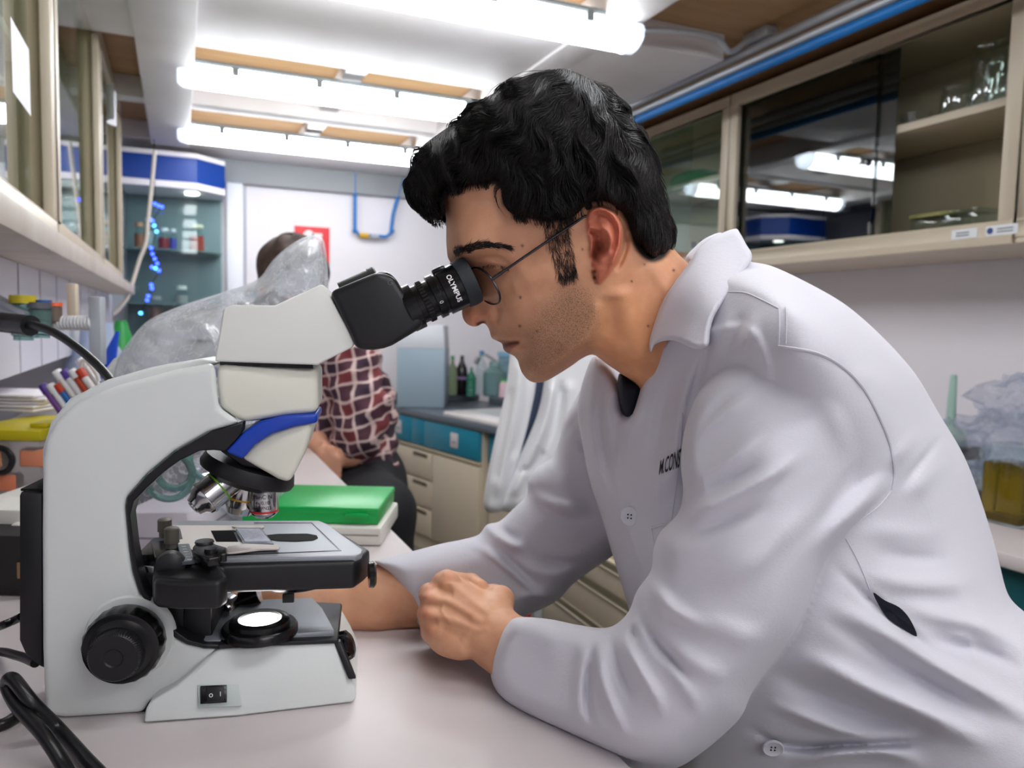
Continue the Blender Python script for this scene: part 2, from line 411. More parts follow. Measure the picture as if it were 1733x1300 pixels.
labs = ['long tubular ceiling lamp, the large one above the man in the lab coat', 'middle tubular ceiling lamp of the three in view, below the plywood panels',
        'farthest and lowest tubular ceiling lamp, just before the white back wall', 'ceiling lamp above the camera', 'ceiling lamp over the microscope bench', 'ceiling lamp behind the camera', 'ceiling lamp at the room end behind the camera']
for i, y in enumerate(LY):
    o = fx if i == 0 else copy_tree(fx)
    o.location = (0.65, y, 2.085); o['label'] = labs[i]; o['group'] = 'tubular ceiling lamps'
# conduits and blue pipe along the right side
def along(px, py, xw):
    return WF.x(px, py, xw)
def pipe(name, label, xw, z0, r, ma, y0=-1.0, y1=4.75, cat='pipe', group=None):
    return tag(MB().cyl((xw, y0, z0), (xw, y1, z0), r, 14).build(name, ma), label, cat, group)
zp = [WF.x(1344, v_, 1.80).z for v_ in (51, 72, 89)]
pipe('conduit', 'upper galvanized conduit running below the plywood ceiling', 1.80, zp[0], 0.016, M_galv, group='grey conduits')
pipe('conduit', 'lower galvanized conduit just above the blue pipe', 1.80, zp[1], 0.013, M_galv, group='grey conduits')
pipe('water_pipe', 'straight blue pipe running above the wall cabinets', 1.80, zp[2], 0.016, M_blue)
m = MB(); m.box((1.80, 2.12, zp[0]+0.034), (0.05, 0.12, 0.034))
tag(m.build('conduit_box', M_galv, bevel=0.006), 'galvanized junction box beside the spot where the flexible lamp cable meets the conduit', 'junction box')
pts = cr([(1.29, 2.08, 2.14), (1.45, 2.07, 2.16), (1.60, 2.09, 2.17), (1.68, 2.12, 2.15), (1.74, 2.12, 2.19), (1.78, 2.12, zp[0]+0.034)], 6, False)
tag(MB().tube(pts, 0.010, 8).build('lamp_cable', M_galv), 'grey flexible cable from the largest ceiling lamp to the conduit', 'cable')
# ---------------------------------------------------------------- right wall cabinets
def wall_cabinet(name, y0, y1, label, glass_far=True):
    """open-fronted cream cabinet with sliding panes; its front faces -x"""
    xf, xb, z0, z1 = 2.10, 2.485, 1.505, 2.19
    r = empty(name, label, 'cabinet', (xf, (y0+y1)/2, z0)); L = (y1-y0)/2; D = xb-xf; H = z1-z0
    m = MB(); t = 0.018
    m.bb(0, D, -L, L, 0, 0.05); m.bb(0, D, -L, L, H-t, H); m.bb(D-0.012, D, -L, L, 0, H); m.bb(0, D, -L, -L+t, 0, H); m.bb(0, D, L-t, L, 0, H)
    m.build('carcass', M_creamd, r)
    m = MB(); fw = 0.045
    m.bb(-0.02, 0, -L, L, 0, fw); m.bb(-0.02, 0, -L, L, H-fw, H); m.bb(-0.02, 0, -L, -L+fw, fw, H-fw); m.bb(-0.02, 0, L-fw, L, fw, H-fw)
    m.bb(-0.02, D, -L, L, -0.02, 0)
    m.build('face_frame', M_cream, r, bevel=0.003)
    MB().bb(0.03, D-0.02, -L+t, L-t, 0.372, 0.397).build('shelf', M_cream, r, bevel=0.002)
    return r, xf, z0
cabA, xfc, z0c = wall_cabinet('glass_front_cabinet', 1.40, 2.605, 'cream wall cabinet with sliding smoked panes and jars on its upper shelf')
# panes: the far half slid to the far side, two panes overlap there
MB().bb(0.012, 0.016, -0.10, 0.57, 0.045, 0.64).build('sliding_pane', M_paned, cabA)
MB().bb(0.022, 0.026, -0.17, 0.52, 0.045, 0.64).build('sliding_pane', M_paned, cabA)
for px_ in (0.0, ):
    m = MB(); m.lathe((0.012, 0.0-0.06, 0.30), (-1, 0, 0), [(0, 0.011), (0.008, 0.006), (0.02, 0.013), (0.026, 0.010)], 14); m.build('pane_knob', M_steel, cabA)
cabB, _, _ = wall_cabinet('glass_front_cabinet', 2.612, 3.82, 'cream wall cabinet seen between the head of the man and the next cabinet')
MB().bb(0.012, 0.018, -0.62, 0.06, 0.045, 0.64).build('sliding_pane', M_pane, cabB)
MB().bb(0.022, 0.028, -0.3, 0.62, 0.045, 0.64).build('sliding_pane', M_pane, cabB)
cabC, _, _ = wall_cabinet('glass_front_cabinet', 0.19, 1.393, 'cream wall cabinet cut by the picture edge beside the one with jars')
MB().bb(0.012, 0.018, -0.62, 0.06, 0.045, 0.64).build('sliding_pane', M_pane, cabC)
# two little stickers on the frame of the near cabinet
for (ya, yb, t_) in ((1.50, 1.58, 'EQUIPO'), (1.385, 1.475, 'LABORATORIO')):
    o = MB().bb(-0.022, -0.0205, ya-2.0025, yb-2.0025, 0.006, 0.034).build('sticker', mat('sticker_white', (0.8, 0.82, 0.85), 0.4), cabA)
m = MB(); m.lathe((-0.0225, 1.462-2.0025, 0.02), (-1, 0, 0), [(0, 0.009), (0.0005, 0.009)], 16); m.build('sticker_logo', mat('sticker_blue', lin(30, 60, 130), 0.4), cabA)
for ya, w_ in ((1.545, 0.05), (1.42, 0.055)):
    m = MB()
    for k in range(2): m.bb(-0.0232, -0.0226, ya-w_/2-2.0025+0.004, ya+w_/2-2.0025-0.006, 0.014+k*0.008, 0.017+k*0.008)
    m.build('sticker_print', mat('print_ink', lin(90, 95, 110), 0.5), cabA)
# ---------------------------------------------------------------- left wall: cabinets above the bench
XLF = -0.25
def left_cabinet(y0, y1, label):
    z0, z1 = 1.38, 2.2
    r = empty('wall_cabinet', label, 'cabinet', (XLF, (y0+y1)/2, z0), group='cream cabinets on the left wall'); L = (y1-y0)/2; D = XLF-XL; H = z1-z0
    m = MB(); t = 0.018
    m.bb(-D+0.001, 0, -L, L, 0, t); m.bb(-D+0.001, 0, -L, L, H-t, H); m.bb(-D+0.001, -D+0.012, -L, L, 0, H); m.bb(-D+0.001, 0, -L, -L+t, 0, H); m.bb(-D+0.001, 0, L-t, L, 0, H)
    m.build('carcass', M_creamd, r)
    m = MB(); fw = 0.05
    m.bb(0, 0.02, -L, L, 0, fw); m.bb(0, 0.02, -L, L, H-fw, H); m.bb(0, 0.02, -L, -L+fw, fw, H-fw); m.bb(0, 0.02, L-fw, L, fw, H-fw)
    m.build('face_frame', M_cream, r, bevel=0.004)
    MB().bb(-D+0.012, -0.03, -L+t, L-t, 0.36, 0.38).build('shelf', M_cream, r, bevel=0.002)
    MB().bb(-0.012, -0.008, -L+0.05, L*0.3, fw, H-fw).build('sliding_pane', M_pane, r)
    MB().bb(-0.024, -0.020, -L*0.2, L-0.05, fw, H-fw).build('sliding_pane', M_pane, r)
    return r
LC = [left_cabinet(0.55, 1.88, 'nearest cream cabinet on the left wall, with crumpled film inside'),
      left_cabinet(1.90, 2.95, 'cream cabinet with a white slip of paper on its glass, second from the picture edge'),
      left_cabinet(2.97, 4.0, 'cream cabinet farthest along the left wall, next to the display case')]
# white ledge below the cabinets
tag(MB().bb(XL+0.002, XLF+0.06, 0.4, 4.1, 1.34, 1.38).build('wall_ledge', mat('aluminium_ledge', lin(205, 196, 188), 0.45, var=(9, lin(180, 168, 156), 0.6)), bevel=0.003), 'long pale ledge running below the left wall cabinets', 'ledge')
# white grooved panel on the left wall
m = MB(); m.bb(XL+0.0005, -0.30, -0.3, 4.3, 1.114, 1.339)
struct(m.build('wall_left_panel', mat('panel_white', lin(222, 220, 232), 0.35)))
m = MB()
for k in range(13): m.bb(-0.3, -0.2985, 0.5+k*0.27, 0.5+k*0.27+0.004, 1.114, 1.339)
struct(m.build('wall_left_grooves', mat('groove_grey', lin(170, 168, 180), 0.5)))
# ---------------------------------------------------------------- the bench
BXR = 0.315
bench = empty('lab_bench', 'long white laboratory bench that carries the microscope', 'bench', ((XL+BXR)/2, 1.4, 0))
bx, by = (XL+BXR)/2, 1.4
MB().bb(XL+0.003-bx, BXR-bx, -1.3-by, 4.2-by, BENCH-0.035, BENCH).build('worktop', M_white, bench, bevel=0.004)
MB().bb(XL+0.003-bx, BXR-0.06-bx, -1.25-by, 4.15-by, 0.08, BENCH-0.036).build('base_cabinet', M_cream, bench, bevel=0.003)
# ================================================================ the microscope
M_sgrey = mat('scope_shell', lin(214, 218, 216), 0.38, bump=(900, 0.12, 0.0004))
M_scream = mat('scope_shell_cream', lin(220, 220, 206), 0.36)
M_shead = mat('scope_shell_head', lin(222, 223, 218), 0.36)
M_sblack = mat('scope_black', lin(20, 20, 23), 0.42, bump=(1200, 0.15, 0.0004))
M_sgloss = mat('scope_gloss_black', lin(12, 12, 14), 0.22)
M_sblue = mat('scope_blue', lin(8, 58, 168), 0.35)
M_plate = mat('scope_plate_grey', lin(150, 154, 160), 0.42, metal=0.35)
M_chrome = mat('chrome', lin(190, 190, 192), 0.16, metal=1.0)
M_brush = mat('brushed_plate', lin(205, 196, 188), 0.33, metal=0.55)
M_knob = mat('taupe_knob', lin(96, 92, 84), 0.45, metal=0.3)
M_ink = mat('white_ink', (0.85, 0.85, 0.85), 0.5)
M_inkb = mat('black_ink', (0.01, 0.01, 0.01), 0.5)
SF = Frame(-0.036, 0.727, R(10.5), BENCH)
scope = empty('microscope', 'white compound microscope with a blue band that the man looks into', 'microscope', mw=SF.mw)
def outl(pts, yn, yf=None, n=0, closed=True, flare=0.0):
    """trace -> near outline and the matching far outline, in microscope coordinates"""
    if n: pts = cr(pts, n)
    near = []
    for k, p in enumerate(pts):
        y = yn(p[0], p[1]) if callable(yn) else yn
        v = SF.y(p[0], p[1], y); near.append(Vector((v.x, y, v.z)))
    for v in near: v.z = max(v.z, 0.0012)
    far = []
    for v in near:
        y2 = -v.y if yf is None else yf
        far.append(Vector((v.x-flare*(y2-v.y), y2, v.z)))
    return near, far
def sprism(name, pts, yn, ma, yf=None, bevel=0.003, n=0, seg=3, par=None, bang=30, flare=0.0):
    m = MB(); m.prism(*outl(pts, yn, yf, n, flare=flare)); return m.build(name, ma, par or scope, bevel=bevel, seg=seg, bang=bang)
# arm
outer = [(372, 1098), (340, 1125), (300, 1160), (252, 1190), (244, 1223), (180, 1230), (112, 1243), (76, 1212), (72, 1100), (71, 900), (72, 780), (79, 742), (96, 712), (130, 682), (200, 655), (300, 628), (365, 616)]
innr = [(367, 652), (371, 690), (409, 716), (354, 732), (296, 765), (250, 803), (215, 842), (213, 857), (219, 926), (225, 968), (236, 1003), (265, 1049), (292, 1078), (316, 1091), (345, 1097)]
arm = sprism('arm', outer+innr, -0.052, M_sgrey, bevel=0.006, seg=4, yf=0.012, flare=0.25)
# raised spine behind the arm edge (the ridge seen above its outline)
sprism('arm_spine', [(69, 800), (70, 760), (84, 715), (115, 676), (180, 643), (255, 622), (340, 608), (370, 614), (300, 640), (200, 675), (130, 710), (90, 760)], -0.030, M_sgrey, bevel=0.004)
def ybase(px, py): return -0.053 - 0.016*max(0, min(1, (py-1100)/90.0)) + 0.012*max(0, (px-380)/220.0)
# black liner inside the arch
liner_o = [(411, 715), (354, 732), (296, 765), (250, 803), (215, 842), (213, 857), (219, 926), (225, 968), (236, 1003), (265, 1049), (292, 1078), (316, 1091), (345, 1098), (372, 1099)]
liner_i = [(372, 1092), (345, 1091), (318, 1084), (298, 1070), (272, 1042), (245, 1000), (234, 966), (226, 925), (220, 872), (226, 849), (246, 828), (277, 799), (305, 779), (338, 763), (362, 762), (381, 764), (397, 747), (409, 731)]
sprism('arch_liner', liner_o+liner_i, -0.0532, M_sblack, bevel=0.0008, seg=1, yf=-0.036)
sprism('base_trim', [(370, 1091), (470, 1087), (571, 1083), (573, 1089), (470, 1093), (370, 1099)], lambda x, y: -0.0555+0.012*max(0, (x-380)/220.0), M_sblack, bevel=0.0005, seg=1)
m = MB(); q0, q1 = SF.y(573, 1084, -0.040), SF.y(598, 1146, -0.050)
m.prism([Vector((q0.x-.004, -.044, q0.z)), Vector((q0.x+.002, -.044, q0.z)), Vector((q1.x+.0025, -.0545, q1.z)), Vector((q1.x-.004, -.0545, q1.z))], [Vector((q0.x-.004, -.036, q0.z)), Vector((q0.x+.002, -.036, q0.z)), Vector((q1.x+.0025, -.048, q1.z)), Vector((q1.x-.004, -.048, q1.z))]); m.build('front_trim', M_sblack, scope, bevel=0.001)
# base
base = sprism('base', [(372, 1098), (475, 1092), (570, 1088), (588, 1125), (601, 1165), (603, 1182), (596, 1197), (575, 1208), (500, 1212), (400, 1214), (243, 1224), (246, 1200), (258, 1186), (300, 1160), (335, 1128)], ybase, M_sgrey, bevel=0.005, seg=4)
pz = SF.y(372, 1096, -0.053).z
ptsb = [SF.y(*p, -0.053) for p in ((340, 1097), (573, 1086))]
m = MB(); xl, xr_ = ptsb[0].x-0.02, ptsb[1].x
fp = [(xl, -0.049), (xr_-0.004, -0.037), (xr_-0.008, -0.02), (xr_-0.018, 0.02), (xr_-0.03, 0.05), (xl, 0.05)]
m.prism([(a, b, pz+0.004) for a, b in fp], [(a, b, pz-0.004) for a, b in fp]); m.build('base_plate', M_plate, scope, bevel=0.002)
m = MB(); fl = [(250, 1226), (400, 1217), (575, 1211), (600, 1196)]
m.bb(SF.y(250, 1220, -0.06).x, SF.y(592, 1190, -0.06).x, -0.044, 0.044, 0.0005, 0.012); m.build('rubber_foot_pad', M_sblack, scope)
m = MB(); m.bb(SF.y(112, 1240, -0.05).x, SF.y(244, 1220, -0.05).x, -0.047, 0.010, 0.0005, 0.012); m.build('rubber_foot_pad', M_sblack, scope)
# light outlet
lc = SF.z(440, 1062, pz+0.008); lc.z = pz+0.003
m = MB(); m.lathe(lc, (0, 0, 1), [(0, 0.0325), (0.006, 0.0325), (0.0085, 0.0305), (0.0085, 0.026), (0.0125, 0.0255), (0.0135, 0.0235), (0.0135, 0.0185), (0.011, 0.018)], 48); lo = m.build('light_outlet', M_sgloss, scope)
m = MB(); m.lathe(lc+Vector((0, 0, 0.0112)), (0, 0, 1), [(0, 0.0178), (0.0006, 0.0178)], 40); m.build('lit_window', mat('illuminator_glow', (1, 1, 1), 0.3, emit=(1, 0.97, 0.95), es=6.0), lo)
# focus knobs
kc = SF.y(203, 1100, -0.078); kc = Vector((kc.x, -0.052, kc.z))
m = MB(); m.lathe(kc, (0, -1, 0), [(-0.004, 0.036), (0.0, 0.0355), (0.002, 0.034)], 48); m.build('knob_boss', M_sgrey, scope)
for s_ in (1, -1):
    c = Vector((kc.x, kc.y*s_, kc.z)); ax = (0, -s_, 0)
    m = MB(); m.lathe(c, ax, [(0, 0.026), (0.004, 0.0295), (0.008, 0.0305), (0.021, 0.0305), (0.0245, 0.0290), (0.0255, 0.026)], 120, flute=(20, 0.014, 0.006, 0.0235)); ck = m.build('coarse_focus_knob', M_sgloss, scope)
    m = MB(); m.lathe(c, ax, [(0.024, 0.0265), (0.027, 0.0225), (0.032, 0.0210)], 60); m.build('coarse_knob_cone', M_sblack, ck)
    m = MB(); m.lathe(c, ax, [(0.030, 0.0195), (0.041, 0.0195), (0.0425, 0.0180), (0.0425, 0.0075), (0.0415, 0.0065), (0.0413, 0.001)], 180, flute=(60, 0.022, 0.031, 0.0420)); m.build('fine_focus_knob', M_sblack, scope)
# switch
def on_side(px, py, off=0.0): return SF.y(px, py, ybase(px, py)-off)
m = MB(); q = [(334, 1159), (404, 1159), (409, 1195), (336, 1198)]
def facebox(m, q, off0, off1):
    m.prism([on_side(*p, off1) for p in q], [on_side(*p, off0) for p in q]); return m
facebox(MB(), q, -0.004, 0.0004).build('switch_recess', mat('scope_recess', lin(188, 198, 196), 0.45), scope, bevel=0.0004)
sw = facebox(MB(), [(339, 1161), (384, 1159), (384, 1189), (339, 1192)], -0.004, 0.0020).build('power_switch', M_sgloss, scope, bevel=0.0005)
facebox(MB(), [(349, 1163), (379, 1162), (379, 1187), (349, 1189)], 0.0, 0.0035).build('rocker', M_sblack, sw, bevel=0.0008)
def decal(txt, frame, org, ux, uy, size, ma, par, name='printed_text', depth=0.0002, bold=0.0, wrap=None, shear=0):
    """lay lettering on a surface: org, unit vectors ux (reading direction) and uy (up)"""
    vs, fs = text_geo(txt, size, 0.0, bold, shear=shear); ux, uy, org = Vector(ux), Vector(uy), Vector(org)
    m = MB(); m.add([wrap(v.x, v.y) if wrap else org + ux*v.x + uy*v.y for v in vs], fs)
    return m.build(name, ma, par, smooth=0)
un = Vector((1, 0, 0)); vn = (on_side(360, 1160)-on_side(360, 1190)).normalized()
decal('o', SF, on_side(357, 1176, 0.0045), un, vn, 0.0065, M_ink, sw, 'zero_mark')
decal('I', SF, on_side(373, 1175, 0.0045), un, vn, 0.0050, M_ink, sw, 'one_mark')
# brightness dial on the front
dc = SF.y(581, 1094, -0.026); dax = Vector((0.90, -0.12, 0.36)).normalized()
m = MB(); m.lathe(dc-dax*0.004, dax, [(0, 0.0125), (0.003, 0.0135), (0.010, 0.0125), (0.0125, 0.009), (0.013, 0.0)], 60, flute=(12, 0.05, 0.002, 0.011)); m.build('brightness_dial', M_sgloss, scope)
# cream head block, blue band, nose cone
sprism('nose_housing', [(366, 617), (450, 620), (537, 622), (537, 700), (488, 704), (438, 712), (409, 716), (371, 690), (366, 652)], lambda x, y: -0.050+0.012*max(0, (x-366)/171), M_scream, bevel=0.006, seg=4)
blue = sprism('blue_band', [(537, 700), (510, 702), (480, 704), (440, 714), (415, 729), (398, 747), (381, 765), (410, 778), (431, 753), (461, 734), (500, 722), (537, 716)], lambda x, y: -0.0545+0.012*max(0, (x-366)/171), M_sblue, yf=.02, bevel=0.0025, seg=3)
sprism('nose_cone', [(407, 776), (431, 750), (461, 731), (500, 719), (527, 714), (527, 726), (517, 762), (502, 795), (489, 818), (470, 812)], -0.040, M_scream, bevel=0.006, seg=4)
sprism('nose_backing', [(372, 745), (400, 735), (520, 712), (500, 770), (470, 800), (410, 790), (372, 764)], -0.034, M_sblack, bevel=0.002)
# revolving nosepiece
nc = SF.y(424, 786, 0.0); nd = Vector((-0.33, 0, -0.944)).normalized(); npx = 0.70/FPX
m = MB(); m.lathe(nc-nd*0.003, nd, [(0, 0.034), (0.001, 0.040), (0.010, 0.0425), (0.0135, 0.0415), (0.0150, 0.036), (0.0200, 0.030), (0.022, 0.012), (0.022, 0.0)], 180, flute=(90, 0.006, 0.0015, 0.0125)); npz = m.build('nosepiece', M_sblack, scope)
def objective(name, a, b, prof, ring=None, ringc=None, hexa=None, lab=None):
    A, B = Vector(a), Vector(b); d = (B-A).normalized(); L = (B-A).length
    m = MB(); m.lathe(A, d, [(t*L, r) for t, r in prof], 40); o = m.build(name, M_chrome, scope)
    if lab: o['label'] = lab
    m = MB(); m.lathe(A-d*0.006, d, [(0, 0.0135), (0.007, 0.0135)], 32); m.build('thread_mount', M_sgloss, o)
    for t, r, c in (ring or []):
        mm = MB(); mm.lathe(A+d*(t*L), d, [(-0.0008, r), (0.0008, r)], 40); mm.build('colour_ring', c, o)
    return o, A, d, L
M_red = mat('ring_red', lin(190, 30, 40), 0.4); M_yel = mat('ring_yellow', lin(205, 150, 40), 0.4); M_grn = mat('ring_green', lin(110, 170, 30), 0.4)
a = SF.y(398, 802, -0.008); b = SF.y(326, 860, -0.026)
oA, A0, dA, LA = objective('objective_lens', a, b, [(0.0, 0.0150), (0.66, 0.0150), (0.665, 0.0158), (0.72, 0.0158), (0.725, 0.0148), (0.80, 0.0140), (0.86, 0.0105), (0.97, 0.0085), (0.975, 0.006), (1.0, 0.0055), (1.0, 0.0)], [(0.40, 0.01515, M_grn)], lab='long chrome objective with a green ring')
a = SF.y(420, 802, 0.0); b = SF.y(404, 868, 0.0)
objective('objective_lens', a, b, [(0.0, 0.0135), (0.80, 0.0135), (0.85, 0.0125), (1.0, 0.0105), (1.0, 0.0)], [(0.62, 0.01365, M_yel)], lab='short chrome objective with a yellow ring')
a = SF.y(447, 808, -0.012); b = SF.y(447, 877, -0.012); b.x = a.x; b.y = a.y
oC, AC, dC, LC_ = objective('objective_lens', a, b, [(0.0, 0.0125), (0.12, 0.0120), (0.16, 0.0125), (0.80, 0.0125), (0.88, 0.0112), (0.97, 0.0070), (0.975, 0.0045), (1.0, 0.0040), (1.0, 0.0)], [(0.80, 0.01265, M_red)], lab='chrome objective with a red ring pointing straight down at the slide')
def wrapz(c, r, z0, a0):
    return lambda x, y: Vector((c.x + (r)*math.sin(a0+x/r), c.y - r*math.cos(a0+x/r), z0+y))
for t_, zz, s_ in (('PlanC N', 0.42, 0.0052), ('4x/0.10', 0.56, 0.0042), ('∞/-/FN22', 0.69, 0.0040)):
    decal(t_, SF, (0, 0, 0), un, vn, s_, M_inkb, oC, wrap=wrapz(AC, 0.0127, AC.z-zz*LC_, 0.0))
a = SF.y(392, 790, 0.03); b = SF.y(378, 838, 0.034)
objective('objective_lens', a, b, [(0.0, 0.0135), (0.75, 0.0135), (0.9, 0.012), (1.0, 0.009), (1.0, 0.0)], [(0.5, 0.0136, mat('ring_blue', lin(60, 110, 190), 0.4))], lab='chrome objective turned to the far side')
# stage
sz = SF.y(480, 948, -0.058).z
def footprint(pts, z): return [SF.z(px, py, z) for px, py in pts]
def slab(name, pts, z1, z0, ma, bevel=0.002, seg=3, par=None):
    m = MB(); fp = footprint(pts, z1); m.prism([(v.x, v.y, z1) for v in fp], [(v.x, v.y, z0) for v in fp]); return m.build(name, ma, par or scope, bevel=bevel, seg=seg)
slab('stage_body', [(372, 956), (600, 950), (618, 938), (627, 930), (560, 890), (545, 884), (330, 884), (300, 900), (262, 935), (258, 975), (300, 981), (352, 981)], sz-0.002, sz-0.027, M_sblack, bevel=0.004)
slab('stage_plate', [(366, 946), (602, 941), (612, 936), (614, 930), (553, 886), (540, 881), (300, 881), (290, 895), (300, 946)], sz+0.0015, sz-0.004, M_plate, bevel=0.0012)
slab('stage_insert_line', [(430, 884.5), (528, 884.5), (578, 932), (365, 941), (365, 940), (574, 931), (527, 885.3), (430, 885.3)], sz+0.0018, sz+0.001, M_sgloss, bevel=0)
slab('stage_slot', [(448, 906), (470, 903.5), (520, 903), (536, 906), (538, 910), (530, 914), (500, 916), (470, 915), (452, 912)], sz+0.0022, sz, mat('slot_black', (0.004, 0.004, 0.004), 0.9), bevel=0)
# near left block of the stage with its chamfer
slab('stage_block', [(258, 968), (296, 968), (296, 960), (378, 960), (386, 975), (372, 984), (300, 985), (262, 982)], sz-0.003, sz-0.026, M_sblack, bevel=0.004)
m = MB(); v0 = SF.y(300, 965, -0.075)
# lower guard under the stage, condenser bowl
cc = SF.y(500, 1000, 0.0)
m = MB(); m.lathe((cc.x, 0.0, sz-0.026), (0, 0, -1), [(0, 0.040), (0.004, 0.041), (0.010, 0.037), (0.014, 0.027), (0.016, 0.0)], 48); m.build('condenser', M_sgloss, scope)
m = MB(); v = SF.y(488, 1012, -0.040); m.box(v, (0.010, 0.004, 0.008)); m.build('condenser_clip', M_black, scope, bevel=0.0008)
v = SF.y(626, 973, -0.055); m = MB(); m.lathe(v-Vector((0.001, 0, 0)), (1, 0.1, 0.0), [(0, 0.011), (0.004, 0.0115), (0.006, 0.009)], 24); m.build('condenser_screw', M_sgloss, scope)
# rack column below the stage
sprism('rack_column', [(312, 985), (358, 985), (358, 1082), (362, 1088), (358, 1092), (320, 1090), (308, 1080)], -0.036, M_sblack, bevel=0.002)
sprism('rack_cover', [(228, 972), (310, 972), (310, 1086), (285, 1068), (258, 1030), (240, 998)], -0.038, M_sblack, bevel=0.001)
sprism('rack_plate', [(231, 957), (283, 960), (283, 996), (238, 996)], -0.034, M_chrome, bevel=0.001, yf=0.03)
sprism('stage_bracket', [(229, 940), (300, 936), (300, 955), (229, 957)], -0.028, M_sgloss, bevel=0.001)
# drive knobs under the stage (far side)
v = SF.y(380, 1030, 0.03)
m = MB(); m.lathe(v, (-0.35, -0.9, -0.1), [(-0.012, 0.010), (0.0, 0.0115), (0.006, 0.0115), (0.0075, 0.010), (0.0075, 0.003), (0.0065, 0.002), (0.0065, 0.0)], 36, flute=(24, 0.03, 0.0, 0.006)); m.build('stage_drive_knob', M_chrome, scope)
v2 = SF.y(408, 1017, 0.045); m = MB(); m.cyl(v2, v2+Vector((0.016, 0, 0.006)), 0.009, 24); m.build('stage_drive_knob', M_sgloss, scope)
v2 = SF.y(421, 1014, 0.045); m = MB(); m.cyl(v2, v2+Vector((0.010, 0, 0.004)), 0.0085, 24); m.build('stage_drive_knob', M_chrome, scope)
# left drive: black lever wheels
v = SF.y(289, 955, -0.06); m = MB(); m.lathe(v, (0.15, -0.98, 0.0), [(-0.01, 0.009), (0.0, 0.012), (0.008, 0.0115), (0.010, 0.009), (0.010, 0)], 28); m.build('drive_wheel', M_sblack, scope)
v = SF.y(287, 981, -0.064); m = MB(); m.cyl(v, v+Vector((-0.001, -0.006, 0)), 0.0065, 20); m.build('drive_wheel_hub', M_chrome, scope)
# specimen holder
hz = sz+0.0035
holder = slab('specimen_holder', [(288, 900), (292, 889), (446, 889), (446, 892), (430, 895), (398, 897), (357, 898), (366, 917), (407, 917), (470, 922), (472, 927), (440, 929), (400, 933), (345, 940), (322, 929), (296, 922)], hz, hz-0.0015, M_brush, bevel=0.0003, seg=1)
slab('holder_slot', [(293, 895), (305, 895), (309, 912), (297, 913)], hz+0.0003, hz-0.001, M_sgloss, bevel=0, par=holder)
slab('holder_window', [(357, 898), (394, 898), (403, 916), (366, 916)], hz+0.0003, hz-0.001, mat('window_black', (0.01, 0.01, 0.012), 0.9, spec=.1), bevel=0, par=holder)
slab('holder_finger', [(392, 891), (446, 889.5), (447, 892), (440, 894), (420, 894.5), (405, 893)], hz+0.0016, hz+0.0002, M_brush, bevel=0.0002, seg=1, par=holder)
slab('holder_finger', [(385, 925), (412, 920), (468, 922), (474, 925), (472, 928), (440, 929), (400, 934), (385, 935)], hz+0.0020, hz+0.0002, M_brush, bevel=0.0003, seg=1, par=holder)
for px, py, h_ in ((279, 905, 0.016), (291, 925, 0.018)):
    v = SF.z(px, py, hz); m = MB(); m.lathe((v.x, v.y, hz-0.002), (0, 0, 1), [(0, 0.005), (0.005, 0.005), (0.0055, 0.0062), (h_, 0.0062), (h_+0.001, 0.0050), (h_+0.001, 0)], 36, flute=(18, 0.04, 0.006, h_-0.001)); m.build('holder_thumbscrew', M_knob, scope)
slab('holder_slider', [(256, 916), (292, 914), (320, 927), (318, 942), (262, 944)], hz-0.001, hz-0.010, M_sgloss, bevel=0.001)
rul = slab('ruler_scale', [(300, 921), (320, 920), (330, 949), (308, 951)], hz+0.0010, hz-0.002, mat('ruler_face', lin(70, 76, 84), 0.4), bevel=0.0003, seg=1)
m = MB()
for k in range(6):
    v = SF.z(311+k*1.9, 925+k*4.4, hz+0.0012); m.box((v.x, v.y, hz+0.0012), (0.0035, 0.0007, 0.0002))
m.build('ruler_marks', M_ink, rul)
lev = slab('specimen_lever', [(326, 925), (332, 917), (344, 913), (358, 915), (366, 921), (384, 926), (384, 936), (374, 937), (372, 942), (352, 945), (340, 940), (328, 932)], hz+0.009, hz+0.001, M_sgloss, bevel=0.0015)
v = SF.z(346, 918, hz+0.009); m = MB(); m.lathe(v, (0, 0, 1), [(0, 0.008), (0.0015, 0.0075), (0.0015, 0.0)], 28); m.build('lever_pivot', M_sblack, lev)
v = SF.z(357, 932, hz+0.010); m = MB(); m.lathe(v, (0, 0, 1), [(-0.002, 0.0055), (0.002, 0.005), (0.002, 0)], 18); m.build('lever_screw', M_sgloss, lev)
# the slide on the stage, a thing of its own
def slide():
    z1 = hz+0.0022; fp = footprint([(397, 893), (441, 893), (463, 920), (412, 920)], z1)
    c = sum((Vector((v.x, v.y, 0)) for v in fp), Vector())/4; r = empty('glass_slide', 'glass slide with a speckled pale specimen lying on the microscope stage', 'slide', mw=SF.mw @ Matrix.Translation((c.x, c.y, z1-0.001)))
    L = [(v.x-c.x, v.y-c.y) for v in fp]
    m = MB(); m.prism([(x, y, 0.001) for x, y in L], [(x, y, 0.0) for x, y in L]); m.build('slide_glass', mat('slide_glass', (0.9, 0.95, 1), 0.05, trans=0.8), r)
    m = MB(); m.prism([(x*0.86, y*0.8, 0.0014) for x, y in L], [(x*0.86, y*0.8, 0.0010) for x, y in L])
    m.build('specimen', mat('specimen', lin(205, 205, 215), 0.4, var=(260, lin(130, 140, 170), 0.8)), r)
slide()
